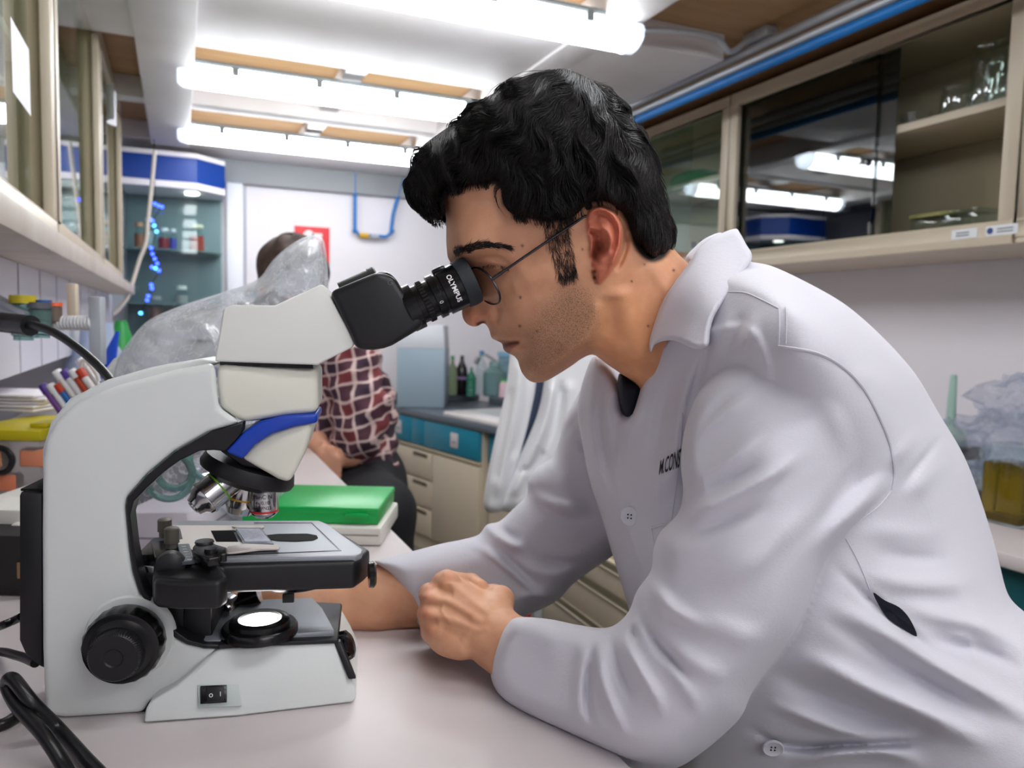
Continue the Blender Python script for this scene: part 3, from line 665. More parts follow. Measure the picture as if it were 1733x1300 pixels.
# cable tray behind the arm
m = MB(); no, nf = outl([(30, 832), (72, 834), (72, 1136), (42, 1112), (30, 1085)], -0.045)
m.prism(no, [Vector((v.x, 0.02, v.z)) for v in no]); m.build('rear_case', M_sblack, scope, bevel=0.004)
m = MB(); q = SF.y(35, 829, -0.040); q2 = SF.y(72, 829, -0.04); m.bb(q.x, q2.x, -0.040, 0.016, q.z-0.001, q.z+0.0008); m.build('case_opening', mat('case_hollow', (0.003, 0.003, 0.003), 0.9), scope)
# observation head
hd = sprism('observation_head', [(363, 612), (378, 522), (394, 516), (465, 517), (543, 481), (550, 484), (601, 580), (597, 588), (537, 618), (450, 615)], lambda x, y: -0.054+0.010*max(0, (x-366)/235), M_shead, bevel=0.0035, seg=4)
sprism('head_seam', [(372, 612), (530, 617), (530, 624), (372, 618)], -0.044, M_sgloss, bevel=0.0)
# binocular body
sprism('binocular_body', [(556, 494), (640, 459), (668, 468), (691, 505), (707, 520), (720, 549), (706, 560), (664, 585), (650, 590), (632, 593), (603, 592), (590, 560)], -0.050, M_sblack, bevel=0.006, seg=4)
sprism('binocular_hub', [(562, 494), (650, 455), (672, 470), (690, 515), (600, 560)], -0.030, M_sgloss, bevel=0.008, seg=4)
e0, e1 = SF.y(560, 520, 0.0), SF.y(800, 413, 0.0); eax = (e1-e0); eax.y = 0; eax.normalize()
h0 = SF.y(636, 492, 0.030); m = MB(); m.lathe((h0.x-eax.x*0.03, 0.030, h0.z-eax.z*0.03), eax, [(0, 0.0215), (0.030, 0.0215), (0.0305, 0.0225), (0.036, 0.0225), (0.0375, 0.021), (0.0375, 0)], 40); m.build('hub_cap', M_sblack, scope)
def eyepiece(yv, c0, c1, lab):
    A = SF.y(*c0, yv); B = SF.y(*c1, yv); d = (B-A); d.y = 0; d.normalize(); L = (B-A).length; s = L/0.065
    P = [(-0.012, 0.0208), (0.000, 0.0208), (0.0005, 0.0175), (0.006, 0.0175), (0.0065, 0.0185), (0.013, 0.0185), (0.0135, 0.0168), (0.0185, 0.0168), (0.019, 0.0200), (0.026, 0.0200), (0.0265, 0.0185), (0.030, 0.0185), (0.0305, 0.0205), (0.050, 0.0205), (0.0505, 0.0215), (0.058, 0.0222), (0.0645, 0.0215), (0.0655, 0.0200), (0.064, 0.014), (0.060, 0.013), (0.060, 0.0)]
    m = MB(); m.lathe(A, d, [(t*s, r) for t, r in P[:14]], 64); o = m.build('eyepiece', M_sgloss, scope); o['label'] = lab
    m = MB(); m.lathe(A, d, [(0.0502*s, 0.0205)]+[(t*s, r) for t, r in P[14:]], 64); m.build('rubber_eyecup', mat('eyecup_rubber', lin(38, 42, 48), 0.6), o)
    m = MB(); m.lathe(A, d, [(0.007*s, 0.0187), (0.0125*s, 0.0187)], 120, flute=(40, 0.02, 0, 1)); m.build('dioptre_ring', M_sgloss, o)
    m = MB(); n_ = Vector((-d.z, 0, d.x)); m.box(A+d*(0.036*s)+n_*0.0200, (0.012, 0.012, 0.006), Matrix((d, Vector((0, 1, 0)), n_)).transposed()); m.build('eyepiece_lug', M_sgloss, o, bevel=0.002)
    return o, A, d, s
ep, EA, ED, ES = eyepiece(-0.032, (706, 517), (800, 473), 'eyepiece tube nearer to the camera')
eyepiece(0.032, (706, 517), (800, 473), 'eyepiece tube on the far side')
EN = Vector((-ED.z, 0, ED.x))        # up, across the tube
def wrap_tube(t0, r, a0):
    # reading direction runs down the tube's near side, letter tops towards the eyecup
    def f(x, y):
        a = a0 - x/r
        return EA + ED*(t0*ES+y) + EN*(r*math.sin(a)) + Vector((0, -r*math.cos(a), 0))
    return f
decal('OLYMPUS', SF, (0, 0, 0), un, vn, 0.0062, M_ink, ep, 'eyepiece_brand_text', wrap=wrap_tube(0.0405, 0.0207, R(0)), bold=0.00018)
decal('0', SF, (0, 0, 0), un, vn, 0.005, M_ink, ep, 'dioptre_mark', wrap=wrap_tube(0.0225, 0.0202, R(-18)))
v = SF.y(660, 479, -0.0505); decal('G', SF, v, (0.9, 0, 0.4), (-0.4, 0, 0.9), 0.006, mat('engraved', lin(90, 94, 104), 0.5), scope, 'engraved_mark')
# power lead looped at the left, thick black cable above the arm
M_cable = mat('cable_black', lin(20, 20, 22), 0.32)
def cable(name, label, pts, r, n=8):
    """pts: photo position and distance"""
    P = [KF.y(px, py, d) for px, py, d in pts]; c = P[0]
    o = MB().tube(cr([tuple(KR @ p) for p in P], 8, False), r, 12).build(name, M_cable)
    o.location = (0, 0, 0); return tag(o, label, 'cable')
# ================================================================ the man at the microscope
YH = 0.727                                     # distance of his mid-plane
G = Grid(620, 70, 1830, 1420)
def ss(x): x = np.clip(x, 0, 1); return x*x*(3-2*x)
class Puff:
    """a rounded solid: traced outline, its own distance yc, front and back half depths W, edge roundness Rr (photo px)"""
    def __init__(s, poly, yc, wf, wb, rr, n=6, g=G):
        s.g = g; s.P = cr(poly, n); s.D = g.poly(s.P)
        s.yc = g.rbf(yc) if isinstance(yc, list) else np.full(g.X.shape, float(yc))
        s.wf = np.maximum(g.rbf(wf), 0.004) if isinstance(wf, list) else (wf if isinstance(wf, np.ndarray) else np.full(g.X.shape, float(wf)))
        s.wb = g.rbf(wb) if isinstance(wb, list) else np.full(g.X.shape, float(wb))
        s.rr = np.clip(g.rbf(rr), 6, 160) if isinstance(rr, list) else np.full(g.X.shape, float(rr))
        s.disp = np.zeros(g.X.shape)
    def __call__(s, x, y, z):
        u, v = kproj(x, y, z); g = s.g
        d = g.samp(s.D, u, v); rr = g.samp(s.rr, u, v); yc = g.samp(s.yc, u, v)
        w = np.where(y < yc, np.maximum(g.samp(s.wf, u, v)+g.samp(s.disp, u, v), 0.002), g.samp(s.wb, u, v))
        a = np.maximum(1-d/rr, 0); b = (y-yc)/w
        return (np.sqrt(a*a+b*b)-1)*0.03
    def front(s, u, v):
        g = s.g; d = g.samp(s.D, u, v); rr = g.samp(s.rr, u, v)
        a = np.clip(1-d/rr, 0, 1); w = np.maximum(g.samp(s.wf, u, v)+g.samp(s.disp, u, v), 0.002)
        return np.where(d > 0, g.samp(s.yc, u, v)-w*np.sqrt(1-a*a), 9.0)
class HeadPuff(Puff):
    def __call__(s, x, y, z):
        ya = YH-np.abs(y-YH); return Puff.__call__(s, x, ya, z)
def kpt(u, v, y):
    """photo position and distance (arrays) -> view-aligned coordinates, z from the eye"""
    a = (np.asarray(u, float)-CXP)/FPX; b = (CYP-np.asarray(v, float))/FPX
    d = [_kf[i]+_cr[i]*a+_cu[i]*b for i in range(3)]; t = np.asarray(y, float)/d[1]
    return np.stack([d[0]*t, d[1]*t, d[2]*t], -1)
MO = Vector((0.26, 0.72, 0))                      # where he sits
MANW = Matrix.Translation(KR @ MO) @ KR.to_4x4()
def to_man(V): return np.asarray(V)+np.array([-MO.x, -MO.y, CAMZ])
man = empty('person', 'seated man in a white lab coat and glasses bending to the microscope eyepieces', 'person', mw=MANW)
# ---------------------------------------------------------------- head
head_poly = [(748, 331), (753, 352), (755, 378), (755, 405), (756, 422), (758, 436), (765, 449), (770, 462), (774, 480), (778, 500), (782, 518), (782, 533), (787, 545), (797, 552), (808, 552), (818, 547), (825, 553), (829, 562), (832, 572), (841, 577), (849, 581), (851, 587), (853, 593), (860, 598), (869, 602), (876, 610), (879, 620), (884, 632), (895, 644), (909, 648), (924, 645), (944, 634), (966, 620), (988, 605), (1006, 601), (1030, 618), (1056, 636), (1080, 655), (1110, 710), (1160, 790), (1300, 790), (1320, 650), (1262, 560), (1205, 490), (1168, 450), (1143, 424), (1124, 400), (1112, 345), (1102, 280), (1072, 218), (1020, 170), (950, 150), (880, 164), (820, 200), (775, 255), (752, 300)]
Wl = [(765, 350, .040), (790, 350, .054), (850, 340, .065), (930, 330, .071), (762, 405, .038), (768, 426, .036), (790, 424, .051), (830, 412, .0585), (880, 402, .0630),
      (815, 448, .036), (845, 452, .0475), (868, 442, .0570), (775, 458, .012), (792, 458, .019), (786, 492, .010), (802, 492, .0145), (816, 497, .024),
      (822, 528, .0175), (795, 535, .013), (840, 528, .026), (852, 530, .036), (850, 490, .044), (880, 488, .0555), (920, 476, .0650), (935, 450, .0675), (900, 422, .0640), (950, 418, .0685),
      (990, 440, .0700), (880, 535, .0500), (920, 538, .0580), (960, 530, .0635), (1000, 560, .0600), (1010, 520, .0660), (880, 578, .034), (843, 568, .017), (862, 562, .030),
      (858, 585, .019), (900, 630, .026), (888, 608, .024), (918, 612, .038), (935, 600, .045), (960, 590, .0525), (972, 608, .048), (905, 590, .045),
      (1050, 565, .0560), (1085, 600, .0500), (1090, 500, .0620), (1150, 500, .0600), (1200, 560, .058), (1150, 650, .045), (1100, 650, .040), (1130, 440, .052), (1250, 700, .05), (1060, 450, .068),
      (1000, 300, .0765), (1060, 300, .073), (900, 250, .071), (1100, 330, .060), (850, 250, .066), (800, 280, .058), (950, 180, .060), (1020, 400, .0735), (1040, 620, .047)]
Rl = [(760, 350, 26), (760, 420, 24), (790, 480, 16), (800, 540, 16), (835, 570, 13), (860, 595, 12), (890, 635, 26), (940, 625, 26), (990, 595, 26), (1050, 620, 40), (1080, 520, 60), (1120, 430, 50), (1100, 300, 80), (950, 200, 90), (820, 230, 80), (1000, 400, 80), (900, 500, 30), (1200, 600, 80)]
head = HeadPuff(head_poly, YH, Wl, 0.06, Rl)
E = head.disp
E += G.gauss(833, 453, 17, 10, 15)*.0052                          # eyeball under the lids
E += G.stroke([(806, 442), (822, 436), (842, 437), (862, 446)], -.0022, 3.5)       # upper lid crease
E += G.stroke([(812, 452), (826, 449), (846, 450), (862, 455)], -.0022, 2.2)       # closed lid line
E += G.stroke([(815, 466), (835, 469), (858, 463)], -.0012, 4)
E += G.stroke([(770, 425), (800, 419), (845, 416)], .0022, 9)
E += G.gauss(880, 455, 30, 14, 60)*.0022                          # outer orbit and cheekbone
E += G.stroke([(862, 490), (900, 478), (950, 458)], .0022, 16)
E += G.gauss(895, 425, 26, 18)*-.0022
E += G.gauss(827, 533, 12, 11)*.0055 + G.stroke([(834, 513), (843, 524), (843, 537), (836, 547)], -.0026, 4)
E += G.stroke([(805, 550), (814, 545), (825, 545)], -.0085, 3.2, 0.2)             # nostril
E += G.gauss(797, 538, 13)*.0018
E += G.stroke([(846, 534), (862, 552), (876, 572), (884, 592)], -.0013, 9)
E += G.stroke([(850, 585), (860, 581), (870, 579), (881, 579)], -.0038, 2.6, 0.15)  # mouth
E += G.gauss(861, 574, 12, 4, -12)*.0013 + G.gauss(861, 591, 12, 5, 5)*.0030 + G.gauss(886, 581, 7)*-.0018
E += G.stroke([(862, 602), (880, 603), (898, 598)], -.0018, 6)
E += G.gauss(896, 628, 18)*.0025
E += G.stroke([(1012, 500), (1008, 545), (985, 583), (950, 612), (915, 634)], .0030, 12)    # jaw edge
E += G.stroke([(1030, 500), (1030, 550), (1012, 590)], -.0035, 18)
E += G.stroke([(1048, 480), (1062, 540), (1085, 600), (1105, 660)], .0045, 20)    # neck muscle
E += G.stroke([(1010, 600), (1040, 612), (1075, 640)], -.002, 10)
E += G.stroke([(1100, 440), (1130, 490), (1165, 540)], .0030, 14)
# ear
ear_o = [(992, 368), (998, 355), (1010, 349), (1023, 350), (1037, 357), (1048, 369), (1054, 384), (1054, 403), (1051, 421), (1044, 442), (1033, 461), (1024, 473), (1016, 481), (1009, 477), (1006, 462), (1001, 447), (998, 432), (997, 412), (993, 393)]
eP = cr(ear_o, 6); eD = G.poly(eP); lift = np.clip((G.X-994)/46, 0, 1)*.012+.0045
lift = np.where(G.Y > 455, lift*(1-np.clip((G.Y-455)/40, 0, .45)), lift)
E += lift*ss((eD+1)/6)
E += G.stroke([(996, 372), (1001, 359), (1012, 354), (1024, 355), (1035, 362), (1044, 373), (1049, 387), (1049, 404), (1046, 421), (1038, 441), (1029, 456)], .0042, 4.2, 0.1)
E += G.stroke([(1003, 366), (1016, 362), (1029, 367), (1039, 380), (1042, 396), (1040, 414), (1034, 430)], -.0045, 4.2, 0.12)
E += G.stroke([(1012, 384), (1024, 388), (1033, 400), (1034, 414), (1029, 428), (1020, 438), (1011, 444)], .0036, 4.5, 0.12)
E += G.gauss(1015, 417, 11, 17, -15)*-.0170
E += G.gauss(1006, 434, 6, 11, -10)*-.0120
E += G.stroke([(997, 391), (1008, 395), (1020, 399)], -.0075, 4.5, 0.15) + G.gauss(1008, 375, 9, 7)*-.0035
E += G.stroke([(994, 383), (1004, 387), (1015, 389)], .0022, 3.2)
E += G.gauss(1000, 422, 4.5, 7)*.0048 + G.gauss(1018, 466, 8, 11)*.0015
E += G.stroke([(1003, 455), (1008, 470), (1013, 482)], -.0050, 2.6, 0.2)
E += G.stroke([(1060, 385), (1060, 410), (1053, 435), (1040, 460)], -.006, 5, 0.2)
# ---------------------------------------------------------------- hands
fist_poly = [(905, 1060), (875, 1044), (860, 1030), (845, 1010), (824, 1001), (804, 992), (785, 981), (768, 970), (755, 967), (741, 970), (733, 977), (728, 988), (717, 998), (709, 1008), (711, 1021), (707, 1036), (708, 1049), (711, 1063), (716, 1079), (728, 1096), (741, 1107), (758, 1114), (778, 1118), (799, 1116), (810, 1123), (822, 1131), (835, 1142), (880, 1160), (920, 1120)]
fist = Puff(fist_poly, [(720, 1040, .738), (780, 1040, .735), (830, 1080, .712), (900, 1100, .690)], [(720, 1000, .024), (720, 1080, .022), (770, 1030, .036), (830, 1070, .034), (800, 1110, .026), (900, 1100, .032), (755, 985, .024)], .036, [(715, 1040, 22), (780, 1030, 34), (850, 1080, 46), (760, 1100, 30), (760, 975, 20)])
H = fist.disp
for (x, y, r, a) in ((752, 979, 12, .0055), (721, 1006, 11, .0060), (718, 1038, 12, .0050), (722, 1070, 13, .0035)): H += G.gauss(x, y, r)*a
H += G.stroke([(738, 992), (750, 1002), (768, 1006)], -.0035, 6) + G.stroke([(718, 1022), (732, 1024), (748, 1028)], -.0040, 5) + G.stroke([(716, 1054), (730, 1054), (742, 1054)], -.0030, 5)
H += G.stroke([(757, 984), (785, 1000), (830, 1040)], .0024, 7) + G.stroke([(728, 1008), (765, 1022), (820, 1056)], .0020, 7) + G.stroke([(724, 1040), (760, 1048), (815, 1070)], .0018, 6)
H += G.stroke([(740, 1018), (770, 1034), (800, 1052)], -.0018, 8) + G.stroke([(745, 1060), (775, 1075), (800, 1090)], -.0015, 8)
H += G.stroke([(745, 990), (775, 988), (806, 1006), (838, 1040)], .0012, 3) + G.stroke([(742, 1022), (752, 1042), (765, 1058)], .0010, 3) + G.stroke([(778, 1086), (800, 1070), (830, 1064)], .0016, 5)
H += G.gauss(838, 1052, 12, 10)*.0020 + G.stroke([(780, 1100), (800, 1098), (822, 1118)], -.0018, 7)
def K3(u, v, y): return tuple(kpt(u, v, y))
# curled fingers on the far side of the fist and the thumb lying over them
F_L = []
for (u, v, k) in ((756, 982, 1.0), (727, 1006, 1.05), (723, 1040, 1.0), (727, 1072, 0.88)):
    a = np.array(kpt(u+5, v+3, .744)); F_L.append(([tuple(a), tuple(a+np.array([-.005, .022, -.006])*k), tuple(a+np.array([.020, .034, -.012])*k), tuple(a+np.array([.030, .016, -.010])*k)], [.0105*k, .0100*k, .0088*k, .0078*k]))
T_L = ([K3(838, 1040, .722), K3(846, 1016, .742), K3(836, 1010, .768), K3(800, 1005, .782), K3(778, 1008, .786)], [.018, .0135, .0115, .0105, .0085])
# right forearm and hand reaching behind the stage to the drive knobs
RA = ([K3(800, 985, .865), K3(700, 1003, .845), K3(640, 1012, .835), K3(560, 1026, .822), K3(515, 1028, .812)], [.040, .0365, .0335, .0265, .0250])
RP = ([K3(515, 1028, .812), K3(470, 1024, .800)], [.0250, .0230])
F_R = []
for k, (du, dv, dy, s_) in enumerate(((0, -22, .012, 1.0), (0, -6, .004, 1.06), (-2, 10, -.004, 1.0), (2, 22, -.008, 0.85))):
    a = (470+du, 1022+dv*0.8, .800+dy); F_R.append(([K3(*a), K3(a[0]-42*s_, a[1]+3, a[2]-.012), K3(a[0]-66*s_, a[1]+8, a[2]-.020), K3(a[0]-80*s_, a[1]+14, a[2]-.022)], [.0105, .0095, .0088, .0078]))
T_R = ([K3(515, 1040, .795), K3(480, 1046, .778), K3(440, 1042, .772), K3(412, 1036, .768)], [.017, .0125, .0105, .0085])
def f_body(x, y, z):
    p = (x, y, z); v = head(x, y, z)
    m = x < 0.12
    h = fist(x, y, z)
    h = np.minimum(h, 9)
    for pts, rs in F_L: h = smin(h, chain(p, pts, rs, .004), .004)
    h = smin(h, chain(p, *T_L, k=.005), .006)
    h = smin(h, cone(p, K3(850, 1085, .700), K3(900, 1110, .680), .028, .026), .008)
    r = chain(p, *RA, k=.012); r = smin(r, chain(p, *RP), .010)
    for pts, rs in F_R: r = smin(r, chain(p, pts, rs, .004), .005)
    r = smin(r, chain(p, *T_R, k=.005), .008)
    return np.minimum(np.minimum(v, h), r)
hv = 0.00125*VQ
Vb, Fb = surf_nets(f_body, (-0.36, 0.58, -0.37), (0.25, 0.90, 0.40), hv, B=24, lip=8)
Vb = relax(Vb, Fb, 1, 0.4)
# torso, upper arms and legs under the clothes, coarser, in the same mesh
def f_inner(x, y, z):
    p = (x, y, z)
    t = chain(p, [(0.20, .727, -0.03), (0.30, .727, -0.15), (0.36, .727, -0.40), (0.36, .727, -0.56)], [.075, .105, .11, .12], .03)
    for s, el in ((-1, K3(1180, 1190, .585)), (1, K3(960, 960, .875))):
        t = smin(t, cone(p, (0.235, .727+s*.15, -0.055), el, .045, .036), .02)
    t = smin(t, cone(p, K3(1180, 1190, .585), K3(1000, 1130, .640), .036, .034), .01)
    t = smin(t, cone(p, K3(960, 960, .875), K3(800, 985, .865), .036, .034), .01)
    for s in (-1, 1):
        t = smin(t, chain(p, [(0.36, .727+s*.09, -0.60), (0.02, .74+s*.12, -0.62), (-0.02, .76+s*.12, -1.12)], [.080, .056, .045], .02), .02)
        t = smin(t, cone(p, (-0.02, .76+s*.12, -1.165), (-0.16, .76+s*.13, -1.19), .035, .030), .01)
    return t
# ---------------------------------------------------------------- hair
hair_poly = [(688, 320), (695, 343), (711, 359), (729, 366), (745, 361), (747, 338), (759, 325), (794, 320), (835, 317), (843, 340), (858, 364), (891, 375), (920, 381), (955, 380), (983, 366), (1001, 350), (1029, 350), (1053, 374), (1062, 402), (1076, 425), (1094, 443), (1110, 448), (1126, 436), (1139, 414), (1140, 380), (1131, 352), (1121, 311), (1110, 265), (1087, 220), (1061, 181), (1029, 149), (992, 126), (955, 113), (918, 117), (891, 126), (860, 130), (843, 150), (803, 172), (780, 197), (748, 219), (711, 248), (695, 278), (688, 301)]
GH = Grid(676, 96, 1156, 464)
hair = HeadPuff(hair_poly, YH, [(1000, 260, .0865), (900, 230, .083), (800, 270, .071), (715, 310, .046), (740, 350, .044), (850, 330, .074), (930, 350, .080), (1045, 330, .085), (1100, 400, .070), (1000, 150, .066), (1060, 250, .080), (1120, 330, .066), (780, 310, .062)], 0.08,
                [(700, 310, 30), (760, 230, 50), (900, 150, 60), (1050, 200, 70), (1120, 320, 60), (1100, 430, 34), (1020, 345, 16), (930, 372, 16), (850, 345, 14), (790, 320, 14), (735, 355, 22), (930, 250, 60)], g=GH)
rs = np.random.RandomState(3)
for k in range(70):
    x, y = rs.uniform(700, 1130), rs.uniform(130, 430); hair.disp += GH.gauss(x, y, rs.uniform(8, 20), rs.uniform(18, 40), rs.uniform(60, 130)-90)*rs.uniform(-.0030, .0032)
# the flow of the strands
GD = [(940, 135, -1, .15), (860, 142, -1, .4), (780, 210, -.85, .5), (720, 260, -.55, .85), (697, 315, .15, 1), (725, 350, .9, .35), (760, 300, -.4, 1), (850, 200, -.75, .6), (800, 260, -.7, .75), (900, 300, -.35, 1), (855, 345, .25, 1), (930, 350, .35, 1), (960, 200, -.35, .9), (1000, 300, .1, 1), (1040, 180, .5, .9), (1080, 260, .3, 1), (1115, 350, .12, 1), (1105, 425, -.15, 1), (1050, 370, .3, 1), (1010, 128, .8, .5), (960, 150, -.2, .9), (790, 305, .1, 1)]
GD = np.array(GD)
def flow(u, v):
    w = np.exp(-((u[:, None]-GD[:, 0])**2+(v[:, None]-GD[:, 1])**2)/(2*38.0**2))+1e-9
    d = np.stack([(w*GD[:, 2]).sum(1), (w*GD[:, 3]).sum(1)], 1); d /= np.linalg.norm(d, axis=1)[:, None]+1e-9
    a = 0.75*np.sin(u/17+1.5*np.sin(v/29))*np.cos(v/19+u/47)+0.5*np.sin(u/10.0-v/14.0+2*np.sin(u/40))
    a = a*np.clip((430-v)/160, .25, 1)
    c, s_ = np.cos(a), np.sin(a); return np.stack([d[:, 0]*c-d[:, 1]*s_, d[:, 0]*s_+d[:, 1]*c], 1)
hD = hair.D
for k in range(230):
    u, v = rs.uniform(692, 1136), rs.uniform(114, 440)
    if GH.samp(hD, np.array([u]), np.array([v]))[0] < 3: continue
    L_ = []
    for q in range(6):
        L_.append((u, v)); d_ = flow(np.array([u]), np.array([v]))[0]; u, v = u+d_[0]*rs.uniform(9, 13), v+d_[1]*rs.uniform(9, 13)
    hair.disp += GH.stroke(L_, rs.choice([-.0036, .0042, .0046]), rs.uniform(3.5, 7), .35)
hair.disp = np.clip(hair.disp, -.007, .009)
Vh, Fh = surf_nets(lambda x, y, z: hair(x, y, z)+.0015, (-0.12, 0.62, 0.02), (0.19, 0.84, 0.38), 0.0026, B=20, lip=2.2)
def strands(n, seed, side):
    r = np.random.RandomState(seed); u = r.uniform(685, 1142, n*3); v = r.uniform(108, 450, n*3); d = GH.samp(hD, u, v)
    k = d > 2; u, v = u[k][:n], v[k][:n]; n = len(u); NS = 9
    L = r.uniform(40, 95, n)*np.clip(1.15-(v-200)/420, .45, 1.1); u0, v0 = u.copy(), v.copy()
    # locks: strands are drawn toward shared centres
    P = []; hgt = r.uniform(0.15, 1.0, n)**2*.0065; lock = .0025*np.sin(u/9.0+1.7*np.sin(v/23.0))*np.cos(v/31.0)
    jit = r.normal(0, .10, n)
    for k in range(NS):
        t = k/(NS-1); d = GH.samp(hD, u, v)
        uf, vf = u, v; fr = hair.front(np.clip(uf, 685, 1145), vf); inside = d > 1.5
        fr = np.where(inside, fr, np.nan)
        if k == 0: last = np.where(np.isnan(fr), YH, fr)
        yv = np.where(np.isnan(fr), last+.0006, fr); last = yv
        off = (hgt+np.maximum(lock, -.001))*math.sin(math.pi*min(1, 0.15+t*0.85))-.0006
        p = kpt(u, v, yv-off); P.append(p)
        dr = flow(u, v); c, s_ = np.cos(jit), np.sin(jit); dr = np.stack([dr[:, 0]*c-dr[:, 1]*s_, dr[:, 0]*s_+dr[:, 1]*c], 1)
        # do not run far past the outline
        nu, nv = u+dr[:, 0]*L/(NS-1), v+dr[:, 1]*L/(NS-1); dn = GH.samp(hD, nu, nv); ok = dn > -5
        u = np.where(ok, nu, u+(nu-u)*.15); v = np.where(ok, nv, v+(nv-v)*.15)
    P = np.stack(P, 1)
    if side < 0: P[:, :, 1] = 2*YH-P[:, :, 1]
    return P, r.uniform(.00018, .00034, n)
def strand_mesh(P, rad, sides=3):
    n, m, _ = P.shape; T = np.gradient(P, axis=1); T /= np.linalg.norm(T, axis=2, keepdims=True)+1e-12
    up = np.cross(T, np.array([0, 1.0, 0.13])); up /= np.linalg.norm(up, axis=2, keepdims=True)+1e-9; w = np.cross(T, up)
    taper = np.interp(np.linspace(0, 1, m), [0, .2, .7, 1], [.6, 1, .9, .15])[None, :, None, None]
    an = np.arange(sides)*2*math.pi/sides; ring = np.cos(an)[None, None, :, None]*up[:, :, None]+np.sin(an)[None, None, :, None]*w[:, :, None]
    V = (P[:, :, None]+ring*rad[:, None, None, None]*taper).reshape(-1, 3)
    i = np.arange(n)[:, None, None]*m*sides; j = np.arange(m-1)[None, :, None]*sides; k = np.arange(sides)[None, None, :]; k2 = (k+1) % sides
    F = np.stack([i+j+k, i+j+k2, i+j+sides+k2, i+j+sides+k], -1).reshape(-1, 4); return V, F
M_hair = mat('black_hair', (0.011, 0.0095, 0.010), 0.42, spec=0.35)
nst = 15000 if VQ <= 1.2 else 9000
Ps, rd = strands(nst, 5, 1); Pf, rf_ = strands(nst//3, 6, -1)
VV, FF = [Vh], [Fh]; o_ = len(Vh)
for P_, r_ in ((Ps, rd), (Pf, rf_*1.5)):
    a_, b_ = strand_mesh(P_, r_); VV.append(a_); FF.append(b_+o_); o_ += len(a_)
hme = np_mesh('hair', to_man(np.concatenate(VV)), np.concatenate(FF)); link_mesh('hair', hme, M_hair, man); hme.materials.append(mat('hair_depth', (0.004, 0.0035, 0.004), 0.9, spec=0.1))
mi = np.zeros(len(hme.polygons), np.int32); mi[:len(Fh)] = 1; hme.polygons.foreach_set('material_index', mi)
def tuft(name, starts, dirs, L, rad, n, seed, lift=.0012, surf=None, spread=.25, both=True, ma=None):
    """short hairs on the skin along a stroke: starts polyline with width, direction per point"""
    r = np.random.RandomState(seed); S = np.array(starts, float); t = r.uniform(0, len(S)-1.001, n); i = t.astype(int); a = t-i
    c = S[i]*(1-a)[:, None]+S[i+1]*a[:, None]; D_ = np.array(dirs, float); d = D_[i]*(1-a)[:, None]+D_[i+1]*a[:, None]
    d /= np.linalg.norm(d, axis=1)[:, None]; nrm = np.stack([-(S[i+1]-S[i])[:, 1], (S[i+1]-S[i])[:, 0]], 1); nrm /= np.linalg.norm(nrm, axis=1)[:, None]+1e-9
    c = c[:, :2]+nrm[:, :2]*(r.uniform(-1, 1, n)*c[:, 2])[:, None]; ang = r.normal(0, spread, n)
    d = np.stack([d[:, 0]*np.cos(ang)-d[:, 1]*np.sin(ang), d[:, 0]*np.sin(ang)+d[:, 1]*np.cos(ang)], 1); P = []; l = L*r.uniform(.6, 1.1, n); hh = lift*r.uniform(.2, 1, n)
    for k in range(5):
        q = c+d*(l*k/4)[:, None]; y = (surf or head).front(q[:, 0], q[:, 1]); y = np.where(y > 5, YH, y); P.append(kpt(q[:, 0], q[:, 1], y-hh*math.sin(k/4*2.2)-.0001))
    P = np.stack(P, 1)
    if both: P2 = P.copy(); P2[:, :, 1] = 2*YH-P2[:, :, 1]; P = np.concatenate([P, P2])
    a_, b_ = strand_mesh(P, np.full(len(P), rad)); return link_mesh(name, np_mesh(name, to_man(a_), b_), ma or M_hair, man)
tuft('eyebrow', [(768, 432, 5), (785, 424, 7), (808, 416, 6), (832, 414, 4.5), (862, 419, 2)], [(.3, -1), (.8, -.6), (1, -.25), (1, .05), (1, .25)], 13, .00022, 420, 11)
tuft('eyelashes', [(812, 451, .6), (828, 448, .6), (846, 449, .6), (860, 453, .6)], [(-.6, 1), (-.4, 1), (-.1, 1), (.2, 1)], 9, .00016, 46, 12, lift=.003)
tuft('sideburn', [(940, 372, 22), (944, 400, 20), (952, 430, 19), (958, 455, 18), (962, 470, 14)], [(.1, 1), (.2, 1), (.25, 1), (.2, 1), (.2, 1)], 17, .00015, 620, 13, lift=.0022, spread=.3)
